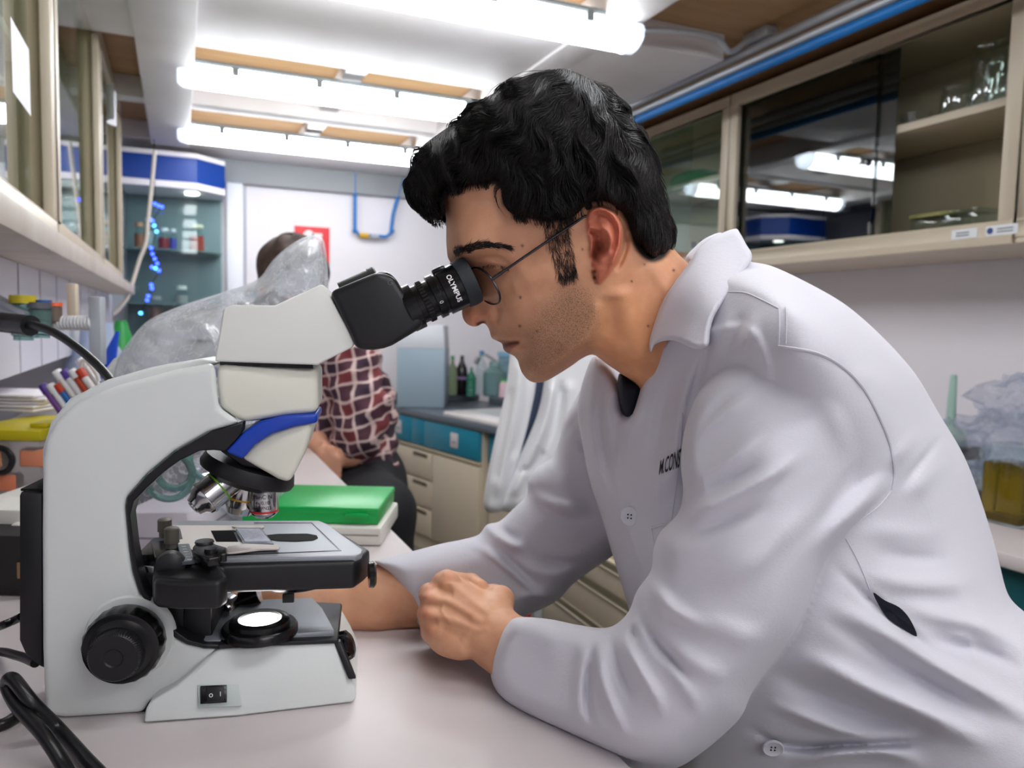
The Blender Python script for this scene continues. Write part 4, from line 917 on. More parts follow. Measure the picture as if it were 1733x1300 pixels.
# ---------------------------------------------------------------- the lab coat
tor_poly = [(1006, 602), (988, 640), (978, 690), (986, 750), (1000, 820), (1020, 880), (1037, 940), (1055, 1000), (1068, 1045), (1085, 1110), (1105, 1200), (1120, 1300), (1130, 1410), (1825, 1410), (1825, 1130), (1790, 1078), (1733, 1035), (1711, 1014), (1700, 989), (1686, 932), (1658, 840), (1630, 769), (1588, 698), (1552, 637), (1509, 586), (1453, 533), (1403, 498), (1318, 455), (1276, 444), (1235, 440), (1190, 430), (1165, 446), (1150, 500), (1120, 560), (1100, 600), (1082, 650), (1066, 695), (1056, 690), (1052, 655), (1030, 618)]
tor = Puff(tor_poly, [(1000, 620, .80), (1200, 450, .72), (1600, 700, .74), (1700, 1000, .74), (1100, 1100, .76), (1500, 1300, .74), (1300, 800, .74)],
           [(1030, 640, .045), (1000, 800, .04), (1045, 780, .055), (1065, 870, .070), (1130, 800, .100), (1180, 800, .085), (1200, 700, .110), (1160, 560, .095), (1200, 540, .115), (1280, 560, .175), (1350, 520, .185), (1400, 600, .205), (1230, 480, .10), (1500, 700, .165), (1450, 900, .170), (1550, 900, .140), (1400, 1050, .180), (1300, 1200, .150), (1600, 1100, .170), (1700, 1250, .200), (1650, 920, .115), (1560, 680, .115), (1450, 570, .160), (1200, 1150, .130), (1120, 1250, .09), (1500, 1280, .17), (1090, 700, .080)], .19,
           [(1000, 700, 34), (1040, 950, 40), (1600, 700, 110), (1450, 540, 90), (1700, 950, 90), (1200, 460, 40), (1300, 460, 60), (1100, 1200, 60), (1500, 1400, 60), (1780, 1080, 60), (1060, 680, 14)])
slv_poly = [(1318, 586), (1270, 600), (1215, 632), (1178, 672), (1160, 720), (1152, 780), (1156, 830), (1148, 868), (1118, 900), (1106, 930), (1102, 965), (1078, 1000), (1062, 1038), (1030, 1062), (980, 1058), (930, 1048), (876, 1045), (855, 1060), (840, 1086), (831, 1112), (829, 1136), (836, 1162), (852, 1188), (890, 1216), (950, 1246), (1010, 1274), (1060, 1296), (1110, 1306), (1150, 1298), (1185, 1276), (1222, 1246), (1255, 1212), (1273, 1172), (1308, 1121), (1343, 1073), (1362, 1035), (1378, 995), (1400, 946), (1448, 892), (1490, 858), (1515, 832), (1519, 800), (1512, 755), (1495, 712), (1465, 655), (1426, 617), (1380, 594)]
slv = Puff(slv_poly, [(1400, 640, .600), (1350, 800, .590), (1250, 950, .585), (1200, 1150, .585), (1100, 1230, .600), (950, 1140, .655), (840, 1110, .695), (1500, 800, .620), (1160, 750, .620), (1080, 1010, .630)],
           [(1330, 600, .050), (1430, 660, .060), (1300, 760, .070), (1250, 950, .070), (1180, 1150, .065), (1100, 1200, .062), (950, 1140, .048), (850, 1110, .042), (1490, 790, .040), (1180, 760, .050), (1230, 1230, .05)], .055,
           [(850, 1110, 26), (1000, 1100, 50), (1100, 950, 34), (1155, 780, 22), (1180, 690, 26), (1400, 600, 40), (1500, 780, 34), (1450, 880, 26), (1300, 1130, 60), (1150, 1290, 56), (1250, 900, 70)])
rsl_poly = [(1012, 606), (994, 640), (973, 676), (955, 710), (948, 740), (938, 770), (922, 783), (903, 798), (893, 816), (892, 838), (872, 858), (846, 882), (824, 888), (810, 905), (783, 913), (748, 920), (698, 933), (645, 947), (633, 950), (655, 970), (674, 1004), (688, 1036), (694, 1064), (712, 1068), (790, 1066), (860, 1052), (912, 1033), (946, 1014), (968, 990), (1000, 966), (1040, 938), (1075, 900), (1080, 800), (1070, 680), (1040, 620)]
rsl = Puff(rsl_poly, [(1020, 650, .87), (960, 800, .90), (950, 930, .90), (850, 960, .88), (740, 990, .855), (660, 1000, .845)],
           [(1020, 700, .08), (960, 800, .065), (930, 900, .060), (850, 960, .056), (740, 990, .050), (660, 1000, .046), (1040, 850, .08)], .055,
           [(660, 1000, 34), (760, 980, 46), (900, 900, 56), (950, 740, 44), (1000, 640, 36), (960, 1000, 30), (1050, 800, 50)])
S = slv.disp
def fold(D_, pts, h, w, step=None, ends=.15): D_ += G.stroke(pts, h*1.6, w*.85, max(ends, .42), step=step)
# upper sleeve: long soft folds running from the arm front up to the shoulder
fold(S, [(1116, 898), (1170, 872), (1240, 838), (1310, 800), (1380, 750)], .0055, 13)
fold(S, [(1112, 925), (1170, 905), (1240, 878), (1320, 850)], -.0050, 16)
fold(S, [(1160, 832), (1200, 800), (1250, 768), (1300, 730)], .0040, 9)
fold(S, [(1158, 860), (1200, 835), (1250, 806), (1300, 775)], -.0045, 10)
fold(S, [(1164, 760), (1200, 720), (1240, 690), (1300, 650)], .0025, 9); fold(S, [(1168, 735), (1205, 700), (1250, 665)], -.0025, 8)
fold(S, [(1340, 610), (1380, 650), (1420, 720), (1440, 800)], .0030, 22)
fold(S, [(1515, 770), (1470, 840), (1420, 900), (1380, 950)], .0060, 18); fold(S, [(1500, 740), (1450, 800), (1400, 870), (1350, 950)], -.0045, 18)
fold(S, [(1512, 800), (1470, 800), (1430, 850)], -.003, 10)
fold(S, [(1200, 1000), (1260, 960), (1330, 900), (1400, 830)], .0035, 26)
fold(S, [(1150, 1010), (1200, 1050), (1270, 1080), (1330, 1075)], .003, 24)
# elbow crook
fold(S, [(1104, 930), (1100, 975), (1125, 1020), (1170, 1050), (1220, 1075)], .0070, 14)
fold(S, [(1075, 1003), (1085, 1040), (1110, 1085), (1150, 1130), (1180, 1180)], -.0070, 8, ends=.2)
fold(S, [(1068, 1055), (1074, 1078), (1082, 1090)], -.0100, 5, ends=.3)
fold(S, [(1052, 1040), (1058, 1085), (1080, 1130), (1110, 1180), (1130, 1230)], .0065, 11)
fold(S, [(1035, 1062), (1040, 1105), (1058, 1155), (1075, 1200)], -.0060, 8)
fold(S, [(1018, 1062), (1014, 1110), (1022, 1160), (1045, 1215), (1070, 1262)], .0060, 10)
fold(S, [(1008, 1070), (1000, 1120), (994, 1165), (997, 1210), (1015, 1250)], -.0070, 6)
fold(S, [(992, 1066), (985, 1130), (980, 1190), (985, 1240)], .0025, 12)
fold(S, [(1110, 1060), (1160, 1110), (1210, 1140), (1250, 1150)], .0035, 18); fold(S, [(1120, 1110), (1160, 1160), (1190, 1220)], .0035, 14)
fold(S, [(860, 1052), (846, 1085), (838, 1120), (842, 1160), (858, 1190)], .0012, 5)
fold(S, [(890, 1060), (930, 1090), (940, 1150)], .0012, 22)
# torso
T = tor.disp
T += ss((G.poly(cr([(1100, 600), (1086, 655), (1074, 684), (1056, 713), (1046, 745), (1040, 780), (1038, 810), (1042, 840), (1052, 872), (1066, 915), (1084, 968), (1120, 1060), (1300, 1100), (1300, 600), (1180, 560)], 5))+2)/5)*.0055
fold(T, [(1108, 600), (1098, 650), (1080, 700), (1062, 750), (1056, 820)], .0022, 8)
fold(T, [(1150, 600), (1130, 660), (1112, 740), (1108, 830)], -.0045, 14); fold(T, [(1175, 600), (1158, 660), (1146, 740), (1140, 830)], .0050, 10)
fold(T, [(1215, 560), (1195, 600), (1175, 660), (1165, 700)], -.0055, 8); fold(T, [(1240, 520), (1220, 570), (1200, 610)], .0040, 10); fold(T, [(1262, 520), (1250, 560), (1225, 610)], -.0035, 8)
fold(T, [(1280, 520), (1270, 560), (1255, 600)], .003, 10)
fold(T, [(1002, 640), (998, 700), (1008, 780), (1030, 860)], .0040, 8); fold(T, [(1018, 630), (1014, 700), (1024, 780), (1040, 850)], -.0040, 7); fold(T, [(1036, 640), (1030, 700), (1036, 760)], .0045, 7)
fold(T, [(1110, 770), (1112, 840), (1120, 900)], .0020, 8)
fold(T, [(1520, 835), (1545, 800), (1575, 762), (1600, 725)], -.0065, 8); fold(T, [(1500, 800), (1530, 760), (1565, 720)], .0040, 14); fold(T, [(1530, 850), (1570, 810), (1610, 770)], .0035, 14)
fold(T, [(1440, 905), (1500, 900), (1560, 905), (1620, 890)], .0030, 20); fold(T, [(1450, 960), (1520, 985), (1600, 990), (1680, 975)], .0060, 20); fold(T, [(1470, 930), (1540, 945), (1620, 945)], -.0035, 14)
fold(T, [(1500, 1010), (1580, 1040), (1660, 1060), (1760, 1100)], .0060, 18); fold(T, [(1560, 1075), (1600, 1085), (1660, 1100), (1740, 1140)], -.0050, 12)
fold(T, [(1378, 1010), (1440, 1040), (1520, 1085), (1600, 1135), (1700, 1190), (1790, 1250)], .0080, 18); fold(T, [(1375, 1040), (1440, 1075), (1510, 1120), (1590, 1165), (1700, 1230)], -.0060, 13)
fold(T, [(1320, 1100), (1400, 1130), (1480, 1170), (1580, 1215), (1700, 1275)], .0100, 22); fold(T, [(1290, 1130), (1350, 1160), (1430, 1195), (1520, 1225), (1600, 1240)], -.0100, 20)
fold(T, [(1280, 1180), (1340, 1205), (1420, 1235), (1520, 1262)], .0050, 12); fold(T, [(1255, 1225), (1330, 1262), (1440, 1262), (1560, 1255), (1600, 1245)], -.0120, 8)
fold(T, [(1330, 1300), (1420, 1275), (1500, 1272), (1580, 1300)], .0080, 14)
fold(T, [(1400, 950), (1440, 985), (1500, 1040), (1560, 1090), (1610, 1130)], -.0055, 8)
fold(T, [(1420, 640), (1480, 640), (1520, 690)], .003, 20); fold(T, [(1350, 480), (1400, 530), (1440, 570)], -.003, 20)
fold(T, [(1600, 1090), (1612, 1078), (1640, 1085), (1660, 1130)], .003, 5)
Q_ = rsl.disp
fold(Q_, [(905, 800), (900, 830), (930, 850), (980, 860), (1010, 850)], .0080, 12); fold(Q_, [(925, 870), (970, 880), (1020, 875)], -.0040, 16)
fold(Q_, [(826, 892), (850, 912), (872, 925), (900, 930)], .0080, 8); fold(Q_, [(842, 886), (862, 905), (885, 912)], -.0060, 6)
fold(Q_, [(783, 916), (820, 935), (860, 965), (900, 1000), (930, 1018)], .0050, 10, step=1); fold(Q_, [(812, 910), (850, 940), (890, 975), (925, 1005)], -.0060, 7)
fold(Q_, [(880, 930), (930, 950), (985, 952), (1030, 935)], -.0045, 9); fold(Q_, [(872, 950), (930, 972), (980, 968)], .0035, 12)
fold(Q_, [(950, 745), (965, 720), (985, 690)], -.0045, 8); fold(Q_, [(960, 700), (990, 760), (1005, 790)], -.0050, 7); fold(Q_, [(972, 680), (1000, 720), (1015, 760)], .0030, 7)
fold(Q_, [(940, 780), (950, 830), (1000, 900)], .003, 20)
fold(Q_, [(640, 952), (660, 975), (680, 1010), (690, 1040)], .0015, 6)
fold(Q_, [(860, 1012), (900, 1008), (930, 1012), (960, 990)], .0035, 6); fold(Q_, [(850, 1030), (900, 1025), (940, 1010)], -.004, 7)
rs2 = np.random.RandomState(9)
for D_, (x0, x1, y0, y1), n_ in ((S, (860, 1480, 620, 1280), 26), (T, (1060, 1720, 480, 1280), 40), (Q_, (680, 1030, 640, 1040), 16)):
    for k in range(n_):
        x, y = rs2.uniform(x0, x1), rs2.uniform(y0, y1); D_ += G.gauss(x, y, rs2.uniform(14, 34), rs2.uniform(30, 70), rs2.uniform(20, 70))*rs2.uniform(-.0018, .0020)
def blur(M, n=4):
    for _ in range(n):
        M = (np.roll(M, 1, 0)+np.roll(M, -1, 0)+2*M)/4; M = (np.roll(M, 1, 1)+np.roll(M, -1, 1)+2*M)/4
    return M
slv.disp, tor.disp, rsl.disp = blur(S), blur(T, 2), blur(Q_)
def f_skirt(x, y, z):
    p = (x, y, z)
    return smin(ell(p, (0.36, .735, -0.50), (.185, .22, .22)), chain(p, [(0.32, .735, -0.58), (0.10, .74, -0.60)], [.15, .13], .03), .05)
def f_coat(x, y, z):
    return np.minimum(np.minimum(smin(tor(x, y, z), slv(x, y, z), .0025), rsl(x, y, z)), f_skirt(x, y, z))
Vi, Fi = surf_nets(lambda x, y, z: np.where(z > -0.50, np.maximum(f_inner(x, y, z), f_coat(x, y, z)+.009), f_inner(x, y, z)), (-0.25, 0.45, -1.235), (0.52, 1.02, 0.08), 0.009, B=16, lip=2.0)
# skin colours as a point colour: base tone, ear, lips, brow shade of the beard, knuckles, plus shade painted into the recesses
def puv(V): return kproj(V[:, 0], np.minimum(V[:, 1], 2*YH-V[:, 1]), V[:, 2])
uu, vv = puv(Vb); ishead = (vv < 800) & (Vb[:, 2] > -0.20) & (Vb[:, 0] > -0.10) & ~((uu < 900) & (vv > 700))
base = np.array(lin(214, 160, 126)); Cc = np.tile(base, (len(Vb), 1))
def blend(mask, col): 
    global Cc
    m = np.clip(mask, 0, 1)[:, None]; Cc = Cc*(1-m)+np.array(col)*m
hm = ishead.astype(float)
blend(hm*G.samp(G.gauss(1060, 590, 90, 120), uu, vv)*.75, lin(228, 160, 108))
blend(hm*np.clip(G.samp(ss((eD+3)/6), uu, vv), 0, 1)*.75, lin(216, 118, 94))
blend(hm*G.samp(G.gauss(1014, 416, 11, 17)+G.gauss(1006, 434, 7, 12), uu, vv)*.7, lin(120, 52, 40))  # shade of the ear hollow, painted into the colour
blend(hm*G.samp(G.gauss(800, 540, 28, 18), uu, vv)*.55, lin(206, 120, 92))
lipm = G.samp(ss((G.poly(cr([(840, 577), (851, 576), (864, 577), (880, 579), (868, 590), (860, 599), (850, 594), (846, 584)], 5))+2)/4), uu, vv)
blend(hm*lipm*.8, lin(150, 78, 70))
blend(hm*G.samp(G.stroke([(851, 586), (862, 582), (880, 579)], 1.0, 2.5, .1), uu, vv)*.8, lin(70, 30, 28))  # dark of the mouth crease, shade put into the colour
blend(hm*G.samp(G.stroke([(806, 551), (815, 546), (823, 546)], 1.0, 3, .1), uu, vv)*.95, lin(50, 22, 16))  # nostril shade painted over the carved groove
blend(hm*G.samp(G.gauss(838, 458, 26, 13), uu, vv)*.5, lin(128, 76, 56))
blend((~ishead)*G.samp(G.gauss(722, 1006, 12)+G.gauss(718, 1038, 12)+G.gauss(722, 1070, 12)+G.gauss(753, 978, 13), uu, vv)*.5, lin(212, 128, 100))
for (mx, my, r_) in ((884, 416, 2.2), (880.5, 503.5, 2.0), (879.6, 552, 2.2), (909, 561, 1.9), (1006.5, 459.5, 2.3), (1006.5, 470, 2.6), (986, 422, 1.6), (1069, 476, 1.6), (1090.5, 448, 1.5), (1140, 457.5, 2.2), (1097, 552, 1.8), (776, 417, 1.3)):
    blend(hm*(Vb[:, 1] < YH)*np.exp(-((uu-mx)**2+(vv-my)**2)/(r_*1.1)**2)*1.0, lin(52, 30, 26))
# beard mask: jaw, chin, upper lip
bp = cr([(832, 566), (852, 560), (872, 566), (890, 560), (905, 530), (935, 500), (950, 480), (980, 478), (1006, 500), (1016, 540), (1006, 575), (985, 596), (940, 632), (905, 645), (886, 630), (880, 606), (868, 600), (880, 590), (888, 578), (876, 570), (850, 574)], 5)
bm_ = G.samp(ss((G.poly(bp)+20)/50), uu, vv)*hm
scalp = G.samp(ss((G.poly(cr([(755, 330), (800, 318), (842, 318), (850, 350), (890, 372), (950, 378), (990, 352), (1030, 345), (1056, 372), (1075, 425), (1108, 446), (1140, 415), (1150, 300), (1000, 90), (740, 150), (700, 300)], 5))+2)/8), uu, vv)*hm
Va = np.concatenate([Vb, Vi]); Fa = np.concatenate([Fb, Fi+len(Vb)])
A = np.ones((len(Va), 4)); A[:len(Vb), :3] = Cc; A[len(Vb):, :3] = base
B_ = np.zeros((len(Va), 4)); B_[:, 3] = 1; B_[:len(Vb), 0] = bm_; B_[:len(Vb), 1] = scalp
me = np_mesh('body', to_man(Va), Fa); vcol(me, 'tone', A); vcol(me, 'beard', B_)
def skin_mat():
    m = mat('skin', (0.6, 0.35, 0.24), 0.48, sss=0.18, spec=0.42); nt = m.node_tree; b = nt.nodes['Principled BSDF']
    at = _n(nt, 'ShaderNodeVertexColor', layer_name='tone'); bt = _n(nt, 'ShaderNodeVertexColor', layer_name='beard'); sp = nt.nodes.new('ShaderNodeSeparateColor')
    tc = nt.nodes.new('ShaderNodeTexCoord')
    nz = _n(nt, 'ShaderNodeTexNoise', i_Scale=1500.0, i_Detail=1.0); n2 = _n(nt, 'ShaderNodeTexNoise', i_Scale=45.0, i_Detail=5.0); n3 = _n(nt, 'ShaderNodeTexNoise', i_Scale=1100.0, i_Detail=2.0)
    for n in (nz, n2, n3): nt.links.new(tc.outputs['Object'], n.inputs['Vector'])
    r1 = nt.nodes.new('ShaderNodeValToRGB'); r1.color_ramp.elements[0].position = 0.50; r1.color_ramp.elements[1].position = 0.60
    nt.links.new(nz.outputs['Fac'], r1.inputs[0]); nt.links.new(bt.outputs['Color'], sp.inputs[0])
    mu = _n(nt, 'ShaderNodeMath', operation='MULTIPLY'); nt.links.new(r1.outputs[0], mu.inputs[0]); nt.links.new(sp.outputs[0], mu.inputs[1])
    m0 = _n(nt, 'ShaderNodeMath', operation='MULTIPLY'); nt.links.new(mu.outputs[0], m0.inputs[0]); m0.inputs[1].default_value = 0.60
    # base mottling
    mx0 = _n(nt, 'ShaderNodeMix', data_type='RGBA', blend_type='MULTIPLY'); mx0.inputs[0].default_value = 1.0
    r2 = nt.nodes.new('ShaderNodeValToRGB'); r2.color_ramp.elements[0].position = 0.3; r2.color_ramp.elements[0].color = (0.86, 0.80, 0.78, 1); r2.color_ramp.elements[1].position = 0.65; r2.color_ramp.elements[1].color = (1, 1, 1, 1)
    nt.links.new(n2.outputs['Fac'], r2.inputs[0]); nt.links.new(at.outputs['Color'], mx0.inputs[6]); nt.links.new(r2.outputs[0], mx0.inputs[7])
    # grey-brown cast of the shaved beard, then the single hairs
    mb = _n(nt, 'ShaderNodeMath', operation='MULTIPLY'); nt.links.new(sp.outputs[0], mb.inputs[0]); mb.inputs[1].default_value = 0.50
    mx1 = _n(nt, 'ShaderNodeMix', data_type='RGBA'); mx1.inputs[7].default_value = (*lin(134, 104, 80), 1); nt.links.new(mb.outputs[0], mx1.inputs[0]); nt.links.new(mx0.outputs[2], mx1.inputs[6])
    mx2 = _n(nt, 'ShaderNodeMix', data_type='RGBA'); mx2.inputs[7].default_value = (*lin(62, 44, 36), 1); nt.links.new(m0.outputs[0], mx2.inputs[0]); nt.links.new(mx1.outputs[2], mx2.inputs[6])
    mx3 = _n(nt, 'ShaderNodeMix', data_type='RGBA'); mx3.inputs[7].default_value = (0.02, 0.016, 0.014, 1); nt.links.new(sp.outputs[1], mx3.inputs[0]); nt.links.new(mx2.outputs[2], mx3.inputs[6])
    nt.links.new(mx3.outputs[2], b.inputs['Base Color'])
    bu = _n(nt, 'ShaderNodeBump', i_Strength=0.25, i_Distance=0.0006); nt.links.new(n3.outputs['Fac'], bu.inputs['Height']); nt.links.new(bu.outputs[0], b.inputs['Normal'])
    return m
M_skin = skin_mat()
link_mesh('body', me, M_skin, man)
Vc, Fc = surf_nets(lambda x, y, z: np.where(z > -0.345, f_coat(x, y, z), 9.0) if False else f_coat(x, y, z), (-0.16, 0.44, -0.47), (0.56, 1.0, 0.16), 0.0021*VQ, B=20, lip=2.6)
kc_ = ~((Vc[:, 2] < -0.332) & (Vc[:, 0]*0+1 > 0) & (Vc[:, 0] < 0.02))
Vc = relax(Vc, Fc, 2, 0.5)
# the sleeve lies flat where it rests on the bench
wx = Vc[:, 0]*math.cos(YAW)+Vc[:, 1]*math.sin(YAW); onb = wx < BXR+0.01
Vc[:, 2] = np.where(onb & (Vc[:, 2] < BENCH-CAMZ+.001), BENCH-CAMZ+.001, Vc[:, 2])
def cloth_mat(name, col, s1=1400, st=0.35, stain=None):
    m = mat(name, col, 0.82, spec=0.25, sheen=0.15); nt = m.node_tree; b = nt.nodes['Principled BSDF']; tc = nt.nodes.new('ShaderNodeTexCoord')
    mp = _n(nt, 'ShaderNodeMapping'); mp.inputs['Rotation'].default_value = (0, R(35), 0); mp.inputs['Scale'].default_value = (1, 1, 6)
    nz = _n(nt, 'ShaderNodeTexNoise', i_Scale=s1*0.35, i_Detail=2.0); n2 = _n(nt, 'ShaderNodeTexNoise', i_Scale=300.0, i_Detail=4.0); ad = _n(nt, 'ShaderNodeMath', operation='ADD')
    nt.links.new(tc.outputs['Object'], mp.inputs[0]); nt.links.new(mp.outputs[0], nz.inputs['Vector']); nt.links.new(tc.outputs['Object'], n2.inputs['Vector'])
    nt.links.new(nz.outputs['Fac'], ad.inputs[0]); nt.links.new(n2.outputs['Fac'], ad.inputs[1])
    bu = _n(nt, 'ShaderNodeBump', i_Strength=st, i_Distance=0.0005); nt.links.new(ad.outputs[0], bu.inputs['Height']); nt.links.new(bu.outputs[0], b.inputs['Normal'])
    return m
M_coat = cloth_mat('white_cotton', lin(212, 211, 220))
coat = link_mesh('lab_coat', np_mesh('lab_coat', to_man(Vc), Fc), M_coat, man)
def coat_front(u, v):
    u = np.atleast_1d(np.asarray(u, float)); v = np.atleast_1d(np.asarray(v, float))
    return np.minimum(np.minimum(tor.front(u, v), slv.front(u, v)), rsl.front(u, v))
def on_coat(pts, off=.0006, which=None, n=6, closed=False):
    P = cr(pts, n, closed); y = which.front(P[:, 0], P[:, 1]) if which is not None else coat_front(P[:, 0], P[:, 1])
    # keep the line unbroken where the outline falls away
    g_ = np.nonzero(y < 5)[0]
    if len(g_): y = y[g_[np.argmin(np.abs(np.arange(len(y))[:, None]-g_[None]), axis=1)]]
    V = to_man(kpt(P[:, 0], P[:, 1], y-off)); return [Vector(p) for p in V]
def seam(pts, which=None, r=.00055, off=.0002): MB().tube(on_coat(pts, off, which), r, 5).build('seam', M_coat, coat)
seam([(1318, 520), (1319, 552), (1318, 584)], tor); seam([(1330, 520), (1331, 552), (1330, 582)], tor, .0004)
seam([(1318, 586), (1380, 597), (1424, 620), (1461, 658), (1491, 714), (1507, 757), (1513, 800), (1509, 830)], None, .0010, .0004)
seam([(1509, 830), (1488, 856), (1446, 890), (1400, 944), (1376, 996)], None, .0007, .0)
seam([(1233, 494), (1262, 496), (1290, 508), (1318, 522)], tor)
seam([(1431, 911), (1452, 950), (1474, 1003)], tor, .0005)
seam([(1103, 893), (1122, 888), (1141, 890)], tor, .0012); seam([(1103, 893), (1108, 930), (1112, 960)], tor, .0005)
seam([(1155, 700), (1150, 760), (1143, 830), (1136, 884)], tor, .0006)
# collar
col_poly = [(1244, 387), (1215, 398), (1183, 420), (1166, 446), (1142, 477), (1122, 509), (1108, 545), (1099, 578), (1101, 598), (1108, 584), (1124, 577), (1142, 577), (1160, 584), (1178, 591), (1198, 586), (1202, 560), (1208, 538), (1222, 514), (1238, 492), (1256, 464), (1273, 436), (1262, 412), (1252, 394)]
colr = Puff(col_poly, [(1105, 570, .668), (1150, 540, .640), (1200, 480, .636), (1240, 400, .684), (1265, 440, .655), (1200, 575, .598), (1165, 575, .615), (1120, 500, .668), (1215, 530, .606)], .010, .030, 9, n=5)
colr.disp += G.stroke([(1112, 574), (1142, 569), (1178, 582), (1190, 580), (1197, 545), (1212, 515), (1240, 474), (1262, 436)], .0010, 2.5, .05)
colr.disp += G.gauss(1180, 500, 30, 60, 35)*.004
Vk, Fk = surf_nets(colr, (0.10, 0.56, -0.06), (0.26, 0.74, 0.20), 0.0014*VQ, B=16, lip=9); Vk = relax(Vk, Fk, 1, .4)
link_mesh('collar', np_mesh('collar', to_man(Vk), Fk), M_coat, coat)
# far leaf of the collar standing behind the neck
colf = Puff([(1222, 394), (1196, 402), (1176, 418), (1160, 438), (1180, 452), (1215, 420)], .775, .012, .014, 9, n=5)
Vk, Fk = surf_nets(colf, (0.10, 0.72, 0.0), (0.26, 0.84, 0.22), 0.002*VQ, B=16, lip=9)
link_mesh('collar', np_mesh('collar', to_man(Vk), Fk), M_coat, coat)
# dark shirt at the neck opening, and where the side slit gapes
M_navy = mat('navy_shirt', lin(16, 20, 34), 0.8)
sh = Puff([(1048, 632), (1070, 645), (1090, 650), (1084, 690), (1068, 712), (1054, 700), (1046, 664)], .745, .032, .03, 16, n=5)
Vk, Fk = surf_nets(sh, (0.05, 0.66, -0.09), (0.18, 0.80, 0.05), 0.003, B=16, lip=2.5)
link_mesh('shirt', np_mesh('shirt', to_man(Vk), Fk), M_navy, man)
sl = on_coat([(1478, 1003), (1497, 1016), (1522, 1028), (1540, 1048), (1552, 1077), (1530, 1066), (1504, 1048), (1488, 1026)], .0025, tor, 4, True); c_ = sum(sl, Vector())/len(sl)
m = MB(); m.add(sl+[c_+Vector((0, .001, 0))], [(k, (k+1) % len(sl), len(sl)) for k in range(len(sl))]); m.build('slit_opening', M_navy, coat, smooth=0)
# buttons
def button(u, v, r, ny, nx, lab):
    y = float(tor.front(np.array([u]), np.array([v]))[0]); c = Vector(to_man(kpt([u], [v], [y-.0022]))[0]); n = Vector((nx, -1, ny)).normalized()
    m = MB(); m.lathe(c-n*.001, n, [(-.001, r*.8), (.0008, r), (.0022, r), (.0026, r*.9), (.0018, r*.74), (.0018, 0)], 36); o = m.build('button', mat('button_white', lin(214, 214, 222), 0.25), coat)
    m = MB(); q = n.to_track_quat('Z', 'Y').to_matrix()
    for a in (45, 135, 225, 315): m.lathe(c+n*.0008+q @ Vector((r*.25*math.cos(R(a)), r*.25*math.sin(R(a)), 0)), n, [(0, r*.09), (.0004, r*.09)], 8)
    m.build('thread_holes', M_inkb, o)
button(1066, 874, .0090, .05, -.55, 'x'); button(1308, 1266, .0085, -.35, -.1, 'x')
# embroidered lettering above the pocket
vs, fs = text_geo('M.CONST', 1.0, 0, 0.015)
xs = [v.x for v in vs]; x0_, x1_ = min(xs), max(xs); P = np.array([((v.x-x0_)/(x1_-x0_), v.y) for v in vs])
U = 1116+P[:, 0]*41; Vv = 793-P[:, 0]*19-P[:, 1]*46*(0.75+0.25*P[:, 0])+P[:, 0]*0; U = U+P[:, 1]*4
y = tor.front(U, Vv); y = np.where(y > 5, np.min(y), y)-.0016; V3 = to_man(kpt(U, Vv, y)); m = MB(); m.add([Vector(p) for p in V3], fs); m.build('embroidered_name', M_inkb, coat, smooth=0)
# trousers over the seated legs
Vt, Ft = surf_nets(lambda x, y, z: f_inner(x, y, z)-.008+np.maximum(0, (z+0.50)*4)+np.maximum(0, (-1.12-z)*4), (-0.25, 0.45, -1.235), (0.52, 1.02, -0.30), 0.010, B=16, lip=2.5)
link_mesh('trousers', np_mesh('trousers', to_man(Vt), Ft), mat('dark_trousers', lin(38, 40, 48), 0.85), man)
for s_ in (-1, 1):
    m = MB(); m.ball((-0.10-MO.x, .76+s_*.125-MO.y, 0.045), (.135, .050, .045), 20, 12); m.build('shoe', mat('dark_shoe', lin(30, 28, 28), 0.5), man)
# ---------------------------------------------------------------- glasses
gl = empty('eyeglasses', 'thin dark metal eyeglasses worn by the man, touching the eyepiece', 'glasses', mw=MANW)
M_rim = mat('rim_metal', lin(70, 70, 76), 0.25, metal=0.9)
M_lens = pane_mat('spectacle_lens', (0.96, 0.95, 0.95), 0.16)
upv = np.array([-.50, 0, .866]); C0 = kpt(820, 484, YH-.036)
for s_ in (-1, 1):
    c = C0.copy(); c[1] = YH+s_*.036; wv = np.array([.46, s_*.888, 0])
    pts = []
    for k in range(40):
        a = 2*math.pi*k/40; ca, sa = math.cos(a), math.sin(a); pts.append(c+wv*(.0225*np.sign(ca)*abs(ca)**.9)+upv*(.0185*np.sign(sa)*abs(sa)**.9))
    L3 = [Vector(p) for p in to_man(np.array(pts))]
    m = MB(); rr_ = []
    for k in range(40):
        t = (L3[(k+1) % 40]-L3[k-1]).normalized(); up_ = Vector(np.cross(wv, upv)).normalized(); w_ = t.cross(up_)
        rr_.append([L3[k]+up_*(.0011*math.cos(q))+w_*(.0008*math.sin(q)) for q in np.linspace(0, 2*math.pi, 8, endpoint=False)])
    m.rings(rr_, closed=True); m.build('rim', M_rim, gl)
    nn = Vector(np.cross(wv, upv)).normalized(); m = MB(); m.prism([p+nn*.0007 for p in L3], [p-nn*.0007 for p in L3]); m.build('lens', M_lens, gl)
    hin = c+wv*.0225+upv*.006; ear_ = kpt(990, 366, YH-.0735); ear_[1] = YH+s_*.0745; mid = kpt(905, 413, YH-.073); mid[1] = YH+s_*.0735; e2 = kpt(1040, 380, .66); e2[1] = YH+s_*.078
    hl, el = to_man(np.array([hin, ear_])); P = np.concatenate([hl+(el-hl)*np.linspace(0, 1, 12)[:, None]+np.array([0, s_*.0035, 0])*np.sin(np.linspace(0, math.pi, 12))[:, None], to_man(np.array([e2]))]); MB().tube(P, [.0016]*2+[.0012]*(len(P)-2), 8).build('temple', M_rim, gl)
